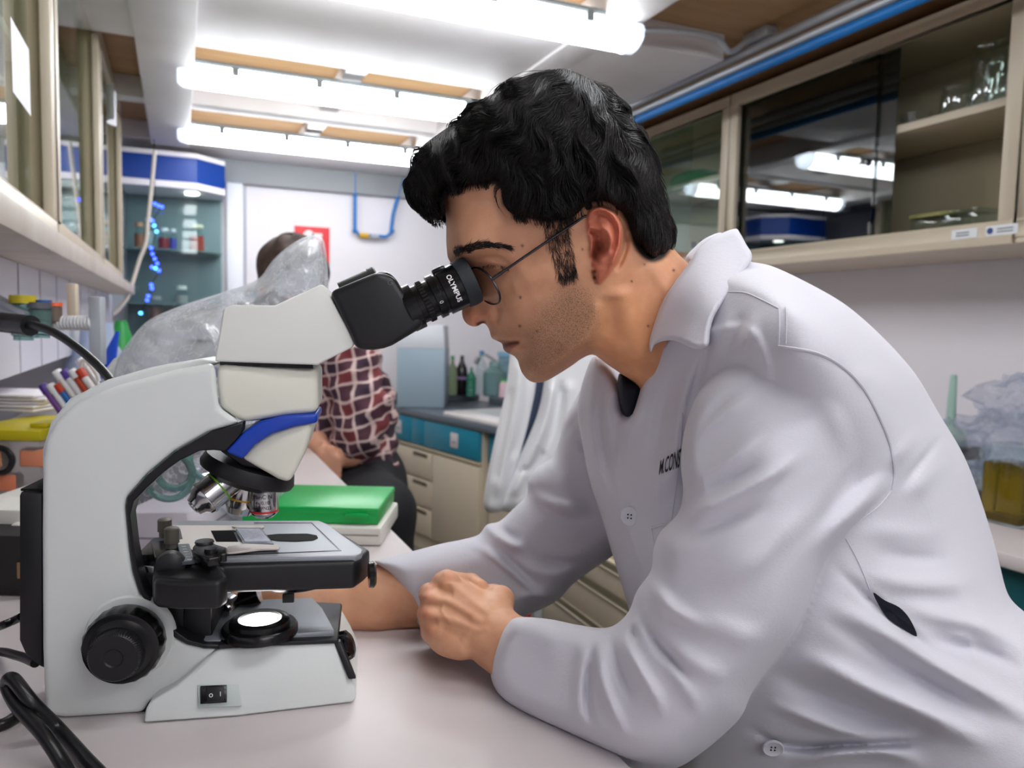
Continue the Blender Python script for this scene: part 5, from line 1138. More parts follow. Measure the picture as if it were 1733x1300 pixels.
br = [C0+np.array([-.46*.0225, 0, 0])+upv*.004]; a1 = br[0].copy(); a1[1] = YH-.036+.0195; a2 = a1.copy(); a2[1] = YH+.036-.0195; md = (a1+a2)/2+upv*.004+np.array([-.002, 0, 0])
MB().tube(cr(to_man(np.array([a1, md, a2])), 6, False), .001, 8).build('bridge', M_rim, gl)
# ---------------------------------------------------------------- his stool
st = empty('lab_stool', 'round dark stool that the man in the lab coat sits on', 'stool', mw=Matrix.Translation(KR @ Vector((0.34, .735, 0))) @ KR.to_4x4())
MB().lathe((0, 0, 0.51), (0, 0, 1), [(0, .15), (.01, .175), (.03, .175), (.038, .16), (.038, 0)], 40).build('seat', M_black, st)
MB().cyl((0, 0, .10), (0, 0, .512), .025, 20).build('column', M_steel, st)
for k in range(5):
    a = k*2*math.pi/5; MB().tube([(0, 0, .13), (.13*math.cos(a), .13*math.sin(a), .09), (.26*math.cos(a), .26*math.sin(a), .03)], [.02, .016, .03], 10).build('leg', M_steel, st)
# ================================================================ back wall
def thing(name, label, cat, loc, rotz=0, group=None): return empty(name, label, cat, loc, rotz, group)
def part(m, name, ma, par, **k):      # geometry given in world coordinates, kept under a thing standing unrotated
    o = m.build(name, ma, None, **k); o.parent = par; o.matrix_parent_inverse = Matrix.Identity(4)
    L = par.location; o.data.transform(Matrix.Translation(-L)); return o
def B(px, py): return WF.y(px, py, YB)
a, b = B(382, 290), B(410, 290)
struct(MB().bb(a.x, b.x, YB-0.05, YB, 0, 2.05).build('trim_20', mat('pilaster_white', lin(236, 238, 246), 0.4), bevel=0.004))
struct(MB().bb(b.x, b.x+0.02, YB-0.02, YB, 0, 2.05).build('trim_21', mat('pilaster_grey', lin(170, 172, 182), 0.5)))
# sign
s0, s1 = B(498, 382), B(557, 447)
sg = thing('safety_sign', 'red safety sign with white symbols on the back wall', 'sign', ((s0.x+s1.x)/2, YB-0.006, (s0.z+s1.z)/2))
w_, h_ = (s1.x-s0.x)/2, (s0.z-s1.z)/2
MB().bb(-w_-.008, w_+.008, -0.003, 0.004, -h_-.008, h_+.008).build('sign_border', mat('sign_white', lin(232, 226, 228), 0.4), sg)
MB().bb(-w_, w_, -0.005, -0.003, -h_, h_).build('sign_face', mat('sign_red', lin(222, 34, 44), 0.4), sg)
m = MB(); m.lathe((-.02, -0.005, .055), (0, -1, 0), [(0, .033), (.001, .033)], 20); m.bb(-.045, .005, -0.006, -0.005, -.02, .05); m.bb(.0, .06, -0.006, -0.005, .05, .072); m.build('sign_symbol', mat('sign_print', lin(238, 232, 232), 0.4), sg)
m = MB()
for k in range(3): m.bb(.018+k*.024, .034+k*.024, -0.006, -0.005, -h_+.008, -h_+.032)
m.build('sign_lettering', mat('sign_print_b', lin(238, 232, 232), 0.4), sg)
# blue pipe loop
q = [B(598, 285), B(598, 390), B(605, 399), B(650, 402), B(658, 396), B(662, 365), B(678, 285)]
P = [Vector((p.x, YB-0.05, p.z)) for p in q]; P[0].z = P[-1].z = 2.14
bl = thing('pipe_loop', 'blue pipe loop with a yellow valve hanging on the back wall', 'pipe', (P[0].x, YB-0.05, P[3].z))
part(MB().tube(P, 0.011, 10), 'pipe', M_blue, bl)
v = B(613, 400); part(MB().cyl((v.x-.03, YB-0.05, v.z), (v.x+.03, YB-0.05, v.z), 0.016, 14), 'valve', mat('valve_yellow', lin(214, 168, 40), 0.4), bl)
v = B(632, 402); part(MB().cyl((v.x-.03, YB-0.05, v.z), (v.x+.02, YB-0.05, v.z), 0.014, 14), 'coupling', M_galv, bl)
for k in (598, 660):
    v = B(k, 392); part(MB().ball((v.x, YB-0.05, v.z), 0.016, 12, 8), 'pipe_elbow', M_blue, bl)
# ================================================================ display case in the far corner
YC = 4.46
dl, dr = WF.y(222, 300, YC), WF.y(379, 300, YC)
xa, xb = -0.26, dr.x; zt = WF.y(300, 262, YC).z; zh = WF.y(300, 312, YC).z
dc_ = thing('display_case', 'corner glass display case with a blue band along its top', 'display case', ((xa+xb)/2, YC, 0))
M_casein = mat('case_back', lin(120, 140, 146), 0.3); M_pane2 = pane_mat('case_pane', (0.86, 0.93, 0.93), 0.3)
xm = xa+(xb-xa)*0.72
def cprism(pts, z0, z1): m = MB(); m.prism([(x, y, z0) for x, y in pts], [(x, y, z1) for x, y in pts]); return m
foot = [(xa, YC), (xm, YC), (xb, YC+0.13), (xb, YB-0.03), (xa, YB-0.03)]
foot2 = [(xa-.0, YC-.012), (xm+.004, YC-.012), (xb+.012, YC+0.125), (xb+.012, YB-0.03), (xa, YB-0.03)]
part(cprism(foot2, zh+.012, zt-.012), 'header_band', mat('header_blue', lin(0, 58, 146), 0.4), dc_)
part(cprism([(x, y-.004 if y < YB-.1 else y) for x, y in foot2], zt-.012, zt+.012), 'header_rim', M_wall, dc_)
part(cprism([(x, y-.004 if y < YB-.1 else y) for x, y in foot2], zh-.02, zh+.012), 'header_rim', M_wall, dc_)
part(MB().bb(xa, xb, YB-0.032, YB-0.025, BENCH+.06, zh-.02), 'back_panel', M_casein, dc_)
part(cprism(foot, .001, BENCH+.06), 'case_plinth', mat('plinth_dark', lin(52, 56, 60), 0.5), dc_)
part(MB().bb(xa+.001, xm, YC, YC+.004, BENCH+.06, zh-.02), 'front_pane', M_pane2, dc_)
m = MB(); m.prism([(xm, YC, BENCH+.06), (xb, YC+.13, BENCH+.06), (xb, YC+.134, BENCH+.06), (xm, YC+.004, BENCH+.06)], [(xm, YC, zh-.02), (xb, YC+.13, zh-.02), (xb, YC+.134, zh-.02), (xm, YC+.004, zh-.02)]); part(m, 'side_pane', M_pane2, dc_)
zs1 = WF.y(300, 424, YC+.1).z; zs2 = WF.y(300, 514, YC+.1).z
for z in (zs1, zs2): part(cprism([(x+.003 if x < 0 else x-.006, y+.008 if y < YB-.1 else y-.01) for x, y in foot], z-.008, z), 'glass_shelf', mat('shelf_glass_%d' % int(z*100), (0.6, 0.75, 0.75), 0.1, trans=0.7), dc_)
v = WF.y(325, 324, YC+.1); m = MB(); m.lathe((v.x, YC+.12, zh-.022), (0, 0, -1), [(0, .035), (.006, .035), (.008, .028), (.008, 0)], 20); part(m, 'spot_lamp', mat('spot_glow', (1, 1, 1), 0.5, emit=(1, .92, .8), es=9), dc_)
# what stands in it
def jar(name, label, px, z, r, h, fill, lid=None, cat='jar', yy=YC+.13, group='jars in the display case'):
    v = WF.y(px, 400, yy); t = thing(name, label, cat, (v.x, yy, z), 0, group)
    m = MB(); m.lathe((0, 0, 0), (0, 0, 1), [(0, r*.9), (.004, r), (h*.78, r), (h*.88, r*.72), (h, r*.72)], 20); m.build('jar_glass', M_pane2, t)
    m = MB(); m.lathe((0, 0, .004), (0, 0, 1), [(0, r*.9), (h*.62, r*.9)], 18); m.build('contents', mat('fill', fill, 0.5), t)
    if lid: m = MB(); m.lathe((0, 0, h*.98), (0, 0, 1), [(0, r*.8), (.02, r*.8), (.02, 0)], 18); m.build('lid', mat('lid_', lid, 0.35), t)
    return t
jar('specimen_jar', 'jar with red and orange contents under the spot lamp of the display case', 333, zs1, .042, .13, lin(206, 76, 62), lin(245, 235, 205))
jar('specimen_jar', 'jar with dark red contents beside the blue lights in the display case', 277, zs1, .030, .10, lin(168, 44, 62), lin(236, 238, 244))
jar('specimen_jar', 'slim jar with violet contents in the display case', 293, zs1, .018, .10, lin(80, 70, 200), lin(230, 232, 240))
jar('specimen_jar', 'jar with orange brown contents nearest the left cabinets', 236, zs1, .028, .12, lin(190, 110, 86), lin(210, 150, 120))
jar('specimen_jar', 'pale jar behind the hanging white cable', 252, zs1, .024, .15, lin(190, 196, 206), lin(240, 242, 246))
jar('specimen_jar', 'low jar with pale red contents on the bottom shelf of the display case', 262, zs2-.10, .036, .12, lin(176, 110, 100), lin(180, 178, 176))
jar('specimen_jar', 'jar with white lid at the right end of the bottom shelf', 306, zs2-.02, .034, .10, lin(190, 176, 170), lin(244, 240, 232))
# string of blue lights hanging in front of it
M_led = mat('led_blue', (0, 0, 1), 0.4, emit=(0.03, 0.07, 1.0), es=6.0); M_ledc = mat('led_core', (0.2, .6, 1), 0.4, emit=(0.05, 0.35, 1.0), es=5.0)
ledp = [(262, 345), (268, 348), (274, 350), (258, 374), (261, 382), (265, 392), (256, 420), (258, 430), (262, 438), (266, 446), (257, 452), (263, 454), (269, 458), (256, 482), (257, 488), (251, 501), (249, 508), (238, 530)]
ls = thing('string_lights', 'string of glowing blue lights hanging before the display case', 'string lights', tuple(WF.y(262, 345, YC-.14)))
pp = [WF.y(x, y, YC-.14) for x, y in ledp]
part(MB().tube([(pp[0].x, pp[0].y, BZ-.001)]+[tuple(p) for p in cr([tuple(p) for p in pp], 4, False)], .0022, 6), 'wire', M_cable, ls)
for k, p in enumerate(pp): part(MB().ball(p, .0085, 10, 7), 'light_bulb', M_ledc if k in (4, 5, 11, 17) else M_led, ls)
# hanging white cable
pts = [(262, 255), (258, 300), (254, 340), (250, 375), (247, 410), (236, 440), (224, 480), (215, 505), (192, 532)]
P = [WF.y(x, y, 3.9) for x, y in pts]
tag(MB().tube(cr([tuple(p) for p in P], 6, False), .0085, 8).build('hanging_cable', mat('cable_white', lin(222, 214, 208), 0.4)), 'white cable hanging in front of the display case', 'cable')
# ================================================================ sink counter
A0 = WF.z(660, 684, .76); A1 = WF.z(817, 717, .76); dv = (Vector((A0.x-A1.x, A0.y-A1.y, 0))).normalized(); ang = math.atan2(dv.y, dv.x)
SKF = Matrix.Translation((A1.x, A1.y, 0)) @ Matrix.Rotation(ang, 4, 'Z')     # x runs to the back, -y into the counter
LEN = (Vector((A0.x-A1.x, A0.y-A1.y, 0))).length
sk = empty('sink_counter', 'counter with blue drawers and a white sink below the back wall', 'counter', mw=SKF)
M_teal = mat('teal_laminate', lin(28, 128, 156), 0.4); M_slate = mat('counter_slate', lin(96, 104, 114), 0.35)
MB().bb(-0.5, LEN+.02, -.62, .02, .725, .76).build('countertop', M_slate, sk, bevel=0.006)
MB().bb(LEN-.005, LEN+.02, -.62, .02, .76, .80).build('upstand', M_slate, sk, bevel=0.006)
MB().bb(0.0, LEN, -.60, -.004, .001, .722).build('carcass', M_cream, sk)
MB().bb(-0.5, -0.02, -.60, -.03, .001, .722).build('carcass', M_cream, sk)
def front(x0, x1, z0, z1, nm, ma, h=None):
    d = MB().bb(x0, x1, -.004, .014, z0, z1).build(nm, ma, sk, bevel=0.002)
    if h == 'label': 
        hx = h_x; MB().bb(hx-.035, hx+.035, .014, .017, (z0+z1)/2-.035, (z0+z1)/2+.04).build('drawer_label', M_white, d, bevel=0.002); MB().bb(hx-.02, hx+.02, .017, .0175, (z0+z1)/2-.012, (z0+z1)/2-.002).build('label_print', mat('faint_print', lin(150, 150, 158), .6), d)
    if h == 'pull': MB().bb(x0+.05, x0+.2, .0138, .016, z1-.030, z1-.012).build('pull_slot', mat('slot_dark', lin(92, 86, 72), .6), d)
    return d
h_x = LEN*.24; front(0.01, LEN*.56, .575, .715, 'drawer', M_teal, 'label')
front(LEN*.56+.002, LEN*.70, .575, .715, 'drawer', M_teal)
h_x = LEN*.86; front(LEN*.70+.004, LEN-.005, .575, .715, 'drawer', M_teal, 'label')
MB().bb(-.48, -.03, -.03, -.016, .575, .715).build('drawer', M_teal, sk, bevel=.002)
front(0.01, LEN-.005, .555, .568, 'rail', M_creamd)
front(0.01, LEN*.46, .09, .545, 'cupboard_door', M_cream)
for z0, z1 in ((.40, .545), (.245, .39), (.09, .235)): front(LEN*.46+.01, LEN-.01, z0, z1, 'drawer', M_cream, 'pull')
# sink slab
m = MB(); m.bb(-0.45, LEN*.36, -.60, .012, .76, .785); m.build('white_sink', mat('sink_white', lin(236, 232, 232), .25), sk, bevel=.006)
MB().bb(-0.38, LEN*.28, -.50, -.10, .7855, .787).build('sink_basin', mat('basin_grey', lin(186, 190, 194), .3), sk)
MB().bb(-0.5, LEN*.8, -.62, -.56, .76, .80).build('back_rail', M_slate, sk, bevel=.004)
SKi = SKF.inverted()
def sk_at(px, py, z): v = WF.z(px, py, z); return v
# pale blue box, beaker, bottles
M_paleblue = mat('pale_blue_plastic', lin(172, 194, 210), .4, trans=.25)
def box_px(name, label, cat, px0, px1, pyb, pyt, z, dep, ma, fr=WF, rz=YAW, bevel=.004, group=None):
    """upright box whose front bottom edge is seen between px0 and px1"""
    a, b = fr.z(px0, pyb, z), fr.z(px1, pyb, z); a2 = KR.inverted() @ a; b2 = KR.inverted() @ b; y = (a2.y+b2.y)/2; zt_ = KF.y((px0+px1)/2, pyt, y).z
    c = KR @ Vector(((a2.x+b2.x)/2, y+dep/2, 0)); t = empty(name, label, cat, (c.x, c.y, z), -YAW, group); w = abs(b2.x-a2.x); h = zt_-z
    MB().bb(-w/2, w/2, -dep/2, dep/2, 0, h).build('box_body', ma, t, bevel=bevel); return t, w, dep, h
t, w, d_, h = box_px('plastic_bin', 'tall pale blue plastic bin on the counter against the back wall', 'bin', 670, 752, 690, 590, .762, .30, M_paleblue)
m = MB(); m.rings([[(-w/2*k, -d_/2*k, z), (w/2*k, -d_/2*k, z), (w/2*k, d_/2*k, z), (-w/2*k, d_/2*k, z)] for k, z in ((1.0, h), (.93, h*1.38), (.90, h*1.40))]); m.build('bin_hood', mat('hood_grey', lin(206, 210, 218), .45), t, bevel=.004)
def bottle_px(name, label, px, pyb, pyt, z, prof, ma, cat='bottle', cap=None, band=None, group=None, dome=None, fr=None):
    v = WF.z(px, pyb, z); k = KR.inverted() @ v; top = KF.y(px, pyt, k.y).z; H = top-z
    t = thing(name, label, cat, (v.x, v.y, z), 0, group)
    m = MB(); m.lathe((0, 0, 0), (0, 0, 1), [(a*H, r*H) for a, r in prof], 28); m.build('vessel', ma, t)
    if cap: m = MB(); m.lathe((0, 0, H*.97), (0, 0, 1), [(0, prof[-2][1]*H*1.15), (H*.09, prof[-2][1]*H*1.1), (H*.09, 0)], 20); m.build('cap', cap, t)
    if band: m = MB(); m.lathe((0, 0, H*band[0]), (0, 0, 1), [(0, band[3]*H), (H*band[1], band[3]*H)], 28, caps=(0, 0)); m.build('bottle_label', band[2], t)
    return t, H
M_clr = pane_mat('clear_plastic', (.86, .93, .93), .5); M_cola = mat('dark_liquid', lin(26, 14, 16), .18, coat=.5); M_grn2 = mat('green_plastic', lin(60, 150, 120), .25, trans=.35); M_clg = mat('teal_glass', lin(150, 196, 190), .1, trans=.75)
BP = [(0, .13), (.03, .155), (.55, .155), (.68, .14), (.85, .06), (.9, .048), (1, .048), (1, 0)]
bottle_px('beaker', 'clear glass beaker with a rim on the slate counter beside the pale blue bin', 741, 672, 637, .80, [(0, .46), (.03, .5), (.95, .5), (1, .53), (1, .50)], M_clg, 'beaker')
bottle_px('soda_bottle', 'dark bottle with a lilac band behind the sink', 781, 668, 602, .80, BP, M_cola, band=(.40, .07, mat('lilac_band', lin(150, 120, 170), .5), .158))
m_ = [(0, .17)]+[(x, .185 if k % 2 == 0 else .155) for k, x in enumerate(np.linspace(.04, .62, 9))]+[(.75, .12), (.88, .05), (1, .05), (1, 0)]
bottle_px('ribbed_bottle', 'ribbed green plastic bottle next to the dark one', 797, 670, 622, .80, m_, M_grn2)
bottle_px('plastic_bottle', 'yellowish clear bottle between the pale blue bin and the dark bottle', 765, 668, 606, .80, BP, mat('yellowish', lin(170, 190, 150), .2, trans=.6), cap=mat('cap_green', lin(60, 150, 110), .4))
bottle_px('plastic_bottle', 'clear plastic bottle with a blue cap behind the tap', 814, 668, 598, .80, BP, M_clr, cap=mat('cap_blue', lin(70, 130, 180), .4))
bottle_px('plastic_jug', 'wide clear jug at the right of the tap', 836, 670, 612, .80, [(0, .3), (.03, .33), (.7, .33), (.85, .16), (1, .14), (1, 0)], mat('aqua_plastic', lin(160, 200, 200), .2, trans=.6), 'jug')
bottle_px('plastic_jug', 'clear jug with blue lid half hidden by the chin of the man', 856, 668, 600, .80, [(0, .3), (.03, .33), (.7, .33), (.85, .2), (1, .2), (1, 0)], mat('aqua_plastic_b', lin(150, 190, 205), .2, trans=.6), 'jug', cap=mat('cap_pale', lin(120, 170, 200), .4))
bottle_px('detergent_bottle', 'small pink and white bottle with a green cap near the tap', 853, 673, 645, .80, [(0, .3), (.03, .33), (.8, .3), (1, .2), (1, 0)], mat('pink_label', lin(226, 196, 206), .4), cap=mat('cap_lime', lin(40, 190, 80), .4))
# tap
v = WF.z(868, 668, .785); kv = KR.inverted() @ v
fp_ = [KF.y(x, y, kv.y) for x, y in ((868, 664), (862, 640), (845, 618), (828, 604), (817, 600), (811, 606), (807, 612))]
tp = thing('tap', 'curved chrome tap over the white sink', 'tap', tuple(KR @ fp_[0]))
part(MB().tube(cr([tuple(KR @ p) for p in fp_], 6, False), .010, 10), 'spout', M_steel, tp); q0 = KR @ fp_[-2]; q1 = KR @ fp_[-1]
part(MB().cyl(q0, q1+(q1-q0)*.6, .019, 16), 'aerator', M_chrome, tp)
v = KR @ fp_[0]; part(MB().lathe((v.x, v.y, .785), (0, 0, 1), [(0, .03), (.02, .03), (.04, .014), (v.z-.785+.01, .012)], 20), 'tap_base', M_steel, tp)
# ================================================================ right counter
XC = 1.66
rc = thing('side_counter', 'long counter with white top and beige drawers along the right wall', 'counter', (XC, 1.1, 0))
part(MB().bb(XC, XR-.003, -1.4, 2.75, .725, .76), 'worktop', M_white, rc, bevel=.006)
part(MB().bb(XC+.03, XR-.003, -1.38, 1.42, .08, .722), 'base_cabinet', mat('dark_teal', lin(16, 84, 92), .5), rc)
part(MB().bb(XC+.03, XR-.003, 1.43, 2.73, .08, .722), 'base_cabinet', M_cream, rc)
for y0 in (1.45, 2.10):
    for z0, z1 in ((.56, .71), (.40, .55), (.24, .39), (.09, .23)):
        d = part(MB().bb(XC+.012, XC+.03, y0, y0+.62, z0, z1), 'drawer', M_cream, rc, bevel=.002)
        o = MB().bb(XC+.008, XC+.013, y0+.04, y0+.58, z1-.04, z1-.015).build('pull_slot', mat('pull_dark', lin(110, 102, 84), .5), None); o.data.transform(Matrix.Translation(-rc.location)); o.parent = d
# drawers standing under the arm of the man: a cream pedestal on the floor
pa, pb = WF.x(962, 1010, 1.28), WF.x(1070, 1010, 1.28)
pd = thing('drawer_pedestal', 'cream drawer unit on the floor seen below the far sleeve of the man', 'drawer unit', (1.28, (pa.y+pb.y)/2, 0))
y0, y1 = pb.y-.35, pa.y+.20
part(MB().bb(1.29, 1.29+.34, y0, y1, .0, .70), 'carcass', M_cream, pd, bevel=.003)
for py_ in (935, 985, 1052):
    zt_ = WF.x(1010, py_, 1.28).z
    d = part(MB().bb(1.275, 1.29, y0+.01, y1-.01, max(.02, zt_-.135), zt_), 'drawer', M_cream, pd, bevel=.002)
    o = MB().bb(1.272, 1.277, y0+.04, y1-.06, zt_-.028, zt_-.006).build('pull_slot', mat('pull_dark_b', lin(120, 112, 92), .5), None); o.data.transform(Matrix.Translation(-pd.location)); o.parent = d
    o = MB().bb(1.268, 1.277, y0+.04, y1-.06, zt_-.032, zt_-.029).build('pull_lip', mat('pull_lip', lin(205, 196, 178), .35), None); o.data.transform(Matrix.Translation(-pd.location)); o.parent = d
v = WF.z(905, 1045, .12); v.x -= .22; v.y -= .1; bgx = thing('bag', 'dark blue bag with a red strap on the floor below the sleeve', 'bag', (v.x, v.y, 0))
m = MB(); m.ball((0, 0, .17), (.16, .13, .17), 20, 14); m.build('bag_body', mat('bag_navy', lin(30, 40, 78), .7), bgx)
MB().tube(cr([(-.1, -.10, .2), (.0, -.14, .24), (.12, -.11, .20), (.15, -.02, .12)], 6, False), .018, 8).build('strap', mat('bag_red', lin(150, 40, 40), .6), bgx)
# bottles on the right counter
M_bagp = None
def crumple_mat(name, alpha=.30, white=.35, tint=(.92, .94, .98), sc=14.0, bs=.4):
    m = bpy.data.materials.new(name); m.use_nodes = True; nt = m.node_tree; nt.nodes.clear(); out = nt.nodes.new('ShaderNodeOutputMaterial'); tc = nt.nodes.new('ShaderNodeTexCoord')
    tr = nt.nodes.new('ShaderNodeBsdfTransparent'); tr.inputs[0].default_value = (*tint, 1); gl = nt.nodes.new('ShaderNodeBsdfGlossy'); gl.inputs['Roughness'].default_value = .13; df = nt.nodes.new('ShaderNodeBsdfDiffuse'); df.inputs[0].default_value = (.95, .96, 1, 1); tl = nt.nodes.new('ShaderNodeBsdfTranslucent'); tl.inputs[0].default_value = (.85, .87, .92, 1)
    vo = _n(nt, 'ShaderNodeTexVoronoi', feature='DISTANCE_TO_EDGE', i_Scale=sc); no = _n(nt, 'ShaderNodeTexNoise', i_Scale=sc*1.3, i_Detail=5.0); mp = nt.nodes.new('ShaderNodeMixRGB'); mp.inputs[0].default_value = .35
    nt.links.new(tc.outputs['Object'], mp.inputs[1]); nt.links.new(tc.outputs['Object'], no.inputs['Vector']); nt.links.new(no.outputs['Color'], mp.inputs[2]); nt.links.new(mp.outputs[0], vo.inputs['Vector'])
    bu = _n(nt, 'ShaderNodeBump', i_Strength=bs, i_Distance=.010); nt.links.new(vo.outputs['Distance'], bu.inputs['Height']); 
    for n in (gl, df, tl): nt.links.new(bu.outputs[0], n.inputs['Normal'])
    m1 = nt.nodes.new('ShaderNodeMixShader'); m1.inputs[0].default_value = .5; nt.links.new(df.outputs[0], m1.inputs[1]); nt.links.new(tl.outputs[0], m1.inputs[2])
    m2 = nt.nodes.new('ShaderNodeMixShader'); m2.inputs[0].default_value = 1-white; nt.links.new(m1.outputs[0], m2.inputs[1]); nt.links.new(gl.outputs[0], m2.inputs[2])
    r = nt.nodes.new('ShaderNodeMapRange'); r.inputs[1].default_value = .35; r.inputs[2].default_value = .7; r.inputs[3].default_value = alpha*.5; r.inputs[4].default_value = alpha*1.6; nt.links.new(no.outputs['Fac'], r.inputs[0])
    v2 = _n(nt, 'ShaderNodeTexVoronoi', feature='DISTANCE_TO_EDGE', i_Scale=sc*1.9); nt.links.new(mp.outputs[0], v2.inputs['Vector'])
    e = nt.nodes.new('ShaderNodeMapRange'); e.inputs[1].default_value = 0.0; e.inputs[2].default_value = .045; e.inputs[3].default_value = .55; e.inputs[4].default_value = 0.0; nt.links.new(v2.outputs['Distance'], e.inputs[0])
    ea = _n(nt, 'ShaderNodeMath', operation='ADD', use_clamp=True); nt.links.new(r.outputs[0], ea.inputs[0]); nt.links.new(e.outputs[0], ea.inputs[1])
    m3 = nt.nodes.new('ShaderNodeMixShader'); nt.links.new(ea.outputs[0], m3.inputs[0]); nt.links.new(tr.outputs[0], m3.inputs[1]); nt.links.new(m2.outputs[0], m3.inputs[2]); nt.links.new(m3.outputs[0], out.inputs[0]); return m
M_film = crumple_mat('clear_film', .13, .55, sc=20, bs=.5)
def film_blob(name, label, c, r, seed, ma=M_film, par=None, wr=.22, cat='plastic bag', zlo=None, frq=3.0):
    """crumpled thin film around a volume: creased facets"""
    rr = np.random.RandomState(seed); m = MB(); nu, nv = 26, 15; rings = []
    for i in range(nv+1):
        t = math.pi*i/nv; ring = []
        for k in range(nu):
            a = 2*math.pi*(k+rr.uniform(-.35, .35))/nu; tt = min(max(t+rr.uniform(-.3, .3)*math.pi/nv, 0.02), math.pi-.02)
            s = 1+wr*rr.uniform(-.42, .30)+wr*.35*math.sin(a*3+tt*4+seed)
            p = Vector((r[0]*math.sin(tt)*math.cos(a)*s, r[1]*math.sin(tt)*math.sin(a)*s, -r[2]*math.cos(tt)*s))
            if zlo is not None: p.z = max(p.z, zlo)
            ring.append(p)
        rings.append(ring)
    m.rings(rings); m.f = [q for f in m.f for q in ([f] if len(f) != 4 else ([(f[0], f[1], f[2]), (f[0], f[2], f[3])] if rr.rand() < .5 else [(f[0], f[1], f[3]), (f[1], f[2], f[3])]))]
    o = m.build(name, ma, par, smooth=22); o.location = c
    return tag(o, label, cat) if par is None else o
M_oil = mat('amber_liquid', lin(176, 140, 40), .05, trans=.75, ior=1.35); M_violet = mat('violet_sediment', lin(130, 70, 100), .5); M_brn = mat('brown_liquid', lin(84, 58, 48), .3); M_gedge = mat('glass_edge_teal', lin(60, 140, 140), .1, trans=.4)
def rc_at(px, py, z=.762): return WF.z(px, py, z)
v = rc_at(1712, 884); t = thing('glass_tank', 'square glass vessel with amber liquid at the right picture edge', 'vessel', (v.x, v.y, .762), 0)
s_ = .052; MB().bb(-s_, s_, -s_, s_, 0.003, .155).build('amber_contents', M_oil, t, bevel=.008); MB().bb(-s_-.003, s_+.003, -s_-.003, s_+.003, 0, .20).build('glass_wall', M_pane2, t, bevel=.008); MB().bb(-s_+.006, s_-.006, -s_+.006, s_-.006, .004, .022).build('sediment', M_violet, t)
film_blob('film_cover', 'x', (0, 0, .21), (.085, .085, .075), 5, par=t, wr=.5)
v = rc_at(1733, 893); t = thing('glass_tank', 'clear glass vessel with teal edges cut by the right picture edge', 'vessel', (v.x+.05, v.y-.06, .762), 0)
MB().bb(-.04, .04, -.04, .04, 0, .16).build('glass_wall', M_clg, t, bevel=.004)
v = rc_at(1668, 868); t = thing('glass_tank', 'low film-wrapped vessel with dark brown contents beside the back of the man', 'vessel', (v.x, v.y+.13, .762), 0)
MB().bb(-.07, .07, -.07, .07, 0.0, .045).build('brown_contents', M_brn, t, bevel=.006); MB().bb(-.072, .072, -.072, .072, 0.045, .17).build('glass_wall', M_pane2, t, bevel=.006); MB().bb(-.072, .072, -.072, .072, .13, .165).build('dark_band', mat('dark_content', lin(66, 50, 44), .5), t, bevel=.006)
film_blob('film_wrap', 'x', (0, 0, .13), (.11, .11, .10), 8, par=t, wr=.45)
film_blob('plastic_bag', 'crumpled clear plastic bag on the counter by the right wall', (2.12, 1.42, .93), (.17, .13, .085), 12, ma=crumple_mat('clear_film_b', .13, .6, sc=22), wr=.5)
film_blob('plastic_bag', 'pale bluish plastic bag just behind the back of the man', (2.02, 1.72, .90), (.16, .12, .15), 14, ma=crumple_mat('blue_film', .40, .75, tint=(.7, .82, .95), sc=18), wr=.4)
film_blob('plastic_bag', 'topmost crumpled clear bag against the right wall', (2.30, 1.48, 1.04), (.17, .10, .075), 18, ma=crumple_mat('clear_film_c', .14, .6, sc=22), wr=.5)
t, H_ = bottle_px('wash_bottle', 'pale green wash bottle with a tapered nozzle behind the coat', 1600, 850, 634, .762, [(0, .12), (.5, .12), (.56, .10), (.60, .036), (.98, .026), (1, .02), (1, 0)], mat('pale_green', lin(178, 214, 200), .35, trans=.3), 'bottle')
# things inside the right cabinets
def glassjar(par_loc, label, x, y, z, r, h, group='glassware in the open cabinet', neck=True):
    t = thing('glass_jar', label, 'glass jar', (x, y, z), 0, group)
    pr = [(0, r*.95), (.004, r), (h*.8, r), (h*.86, r*.86), (h*.92, r*.86), (h*.93, r*.98), (h, r*.98), (h, r*.9), (h*.9, r*.8), (h*.8, r*.94), (.01, r*.93), (.008, 0)]
    m = MB(); m.lathe((0, 0, 0), (0, 0, 1), pr, 28); m.build('jar_glass', M_cg, t); return t
M_cg = pane_mat('clear_glass', (.93, .96, .95), .9)
zsf = 1.505+.398
a = WF.x(1617, 188, 2.20); glassjar(None, 'squat clear jar with a rim on the cabinet shelf', 2.24, WF.x(1617, 188, 2.24).y, zsf, .045, .10)
glassjar(None, 'tall clear jar, the nearer of two, on the cabinet shelf', 2.26, WF.x(1672, 170, 2.26).y, zsf, .052, .20)
glassjar(None, 'tall clear jar cut by the cabinet post', 2.33, WF.x(1712, 160, 2.33).y+.02, zsf, .056, .22)
v = WF.x(1550, 195, 2.22); t = thing('glass_dish', 'small crumpled clear dish at the far end of the cabinet shelf', 'glass dish', (2.22, v.y, zsf)); m = MB(); m.lathe((0, 0, 0), (0, 0, 1), [(0, .03), (.01, .045), (.045, .055), (.045, .05), (.012, .04), (.01, 0)], 9); m.build('dish', M_cg, t, smooth=0); MB().cyl((.02, -.03, .02), (.02, -.13, .015), .014, 14).build('glass_tube', M_cg, t)
zbf = 1.505+.051
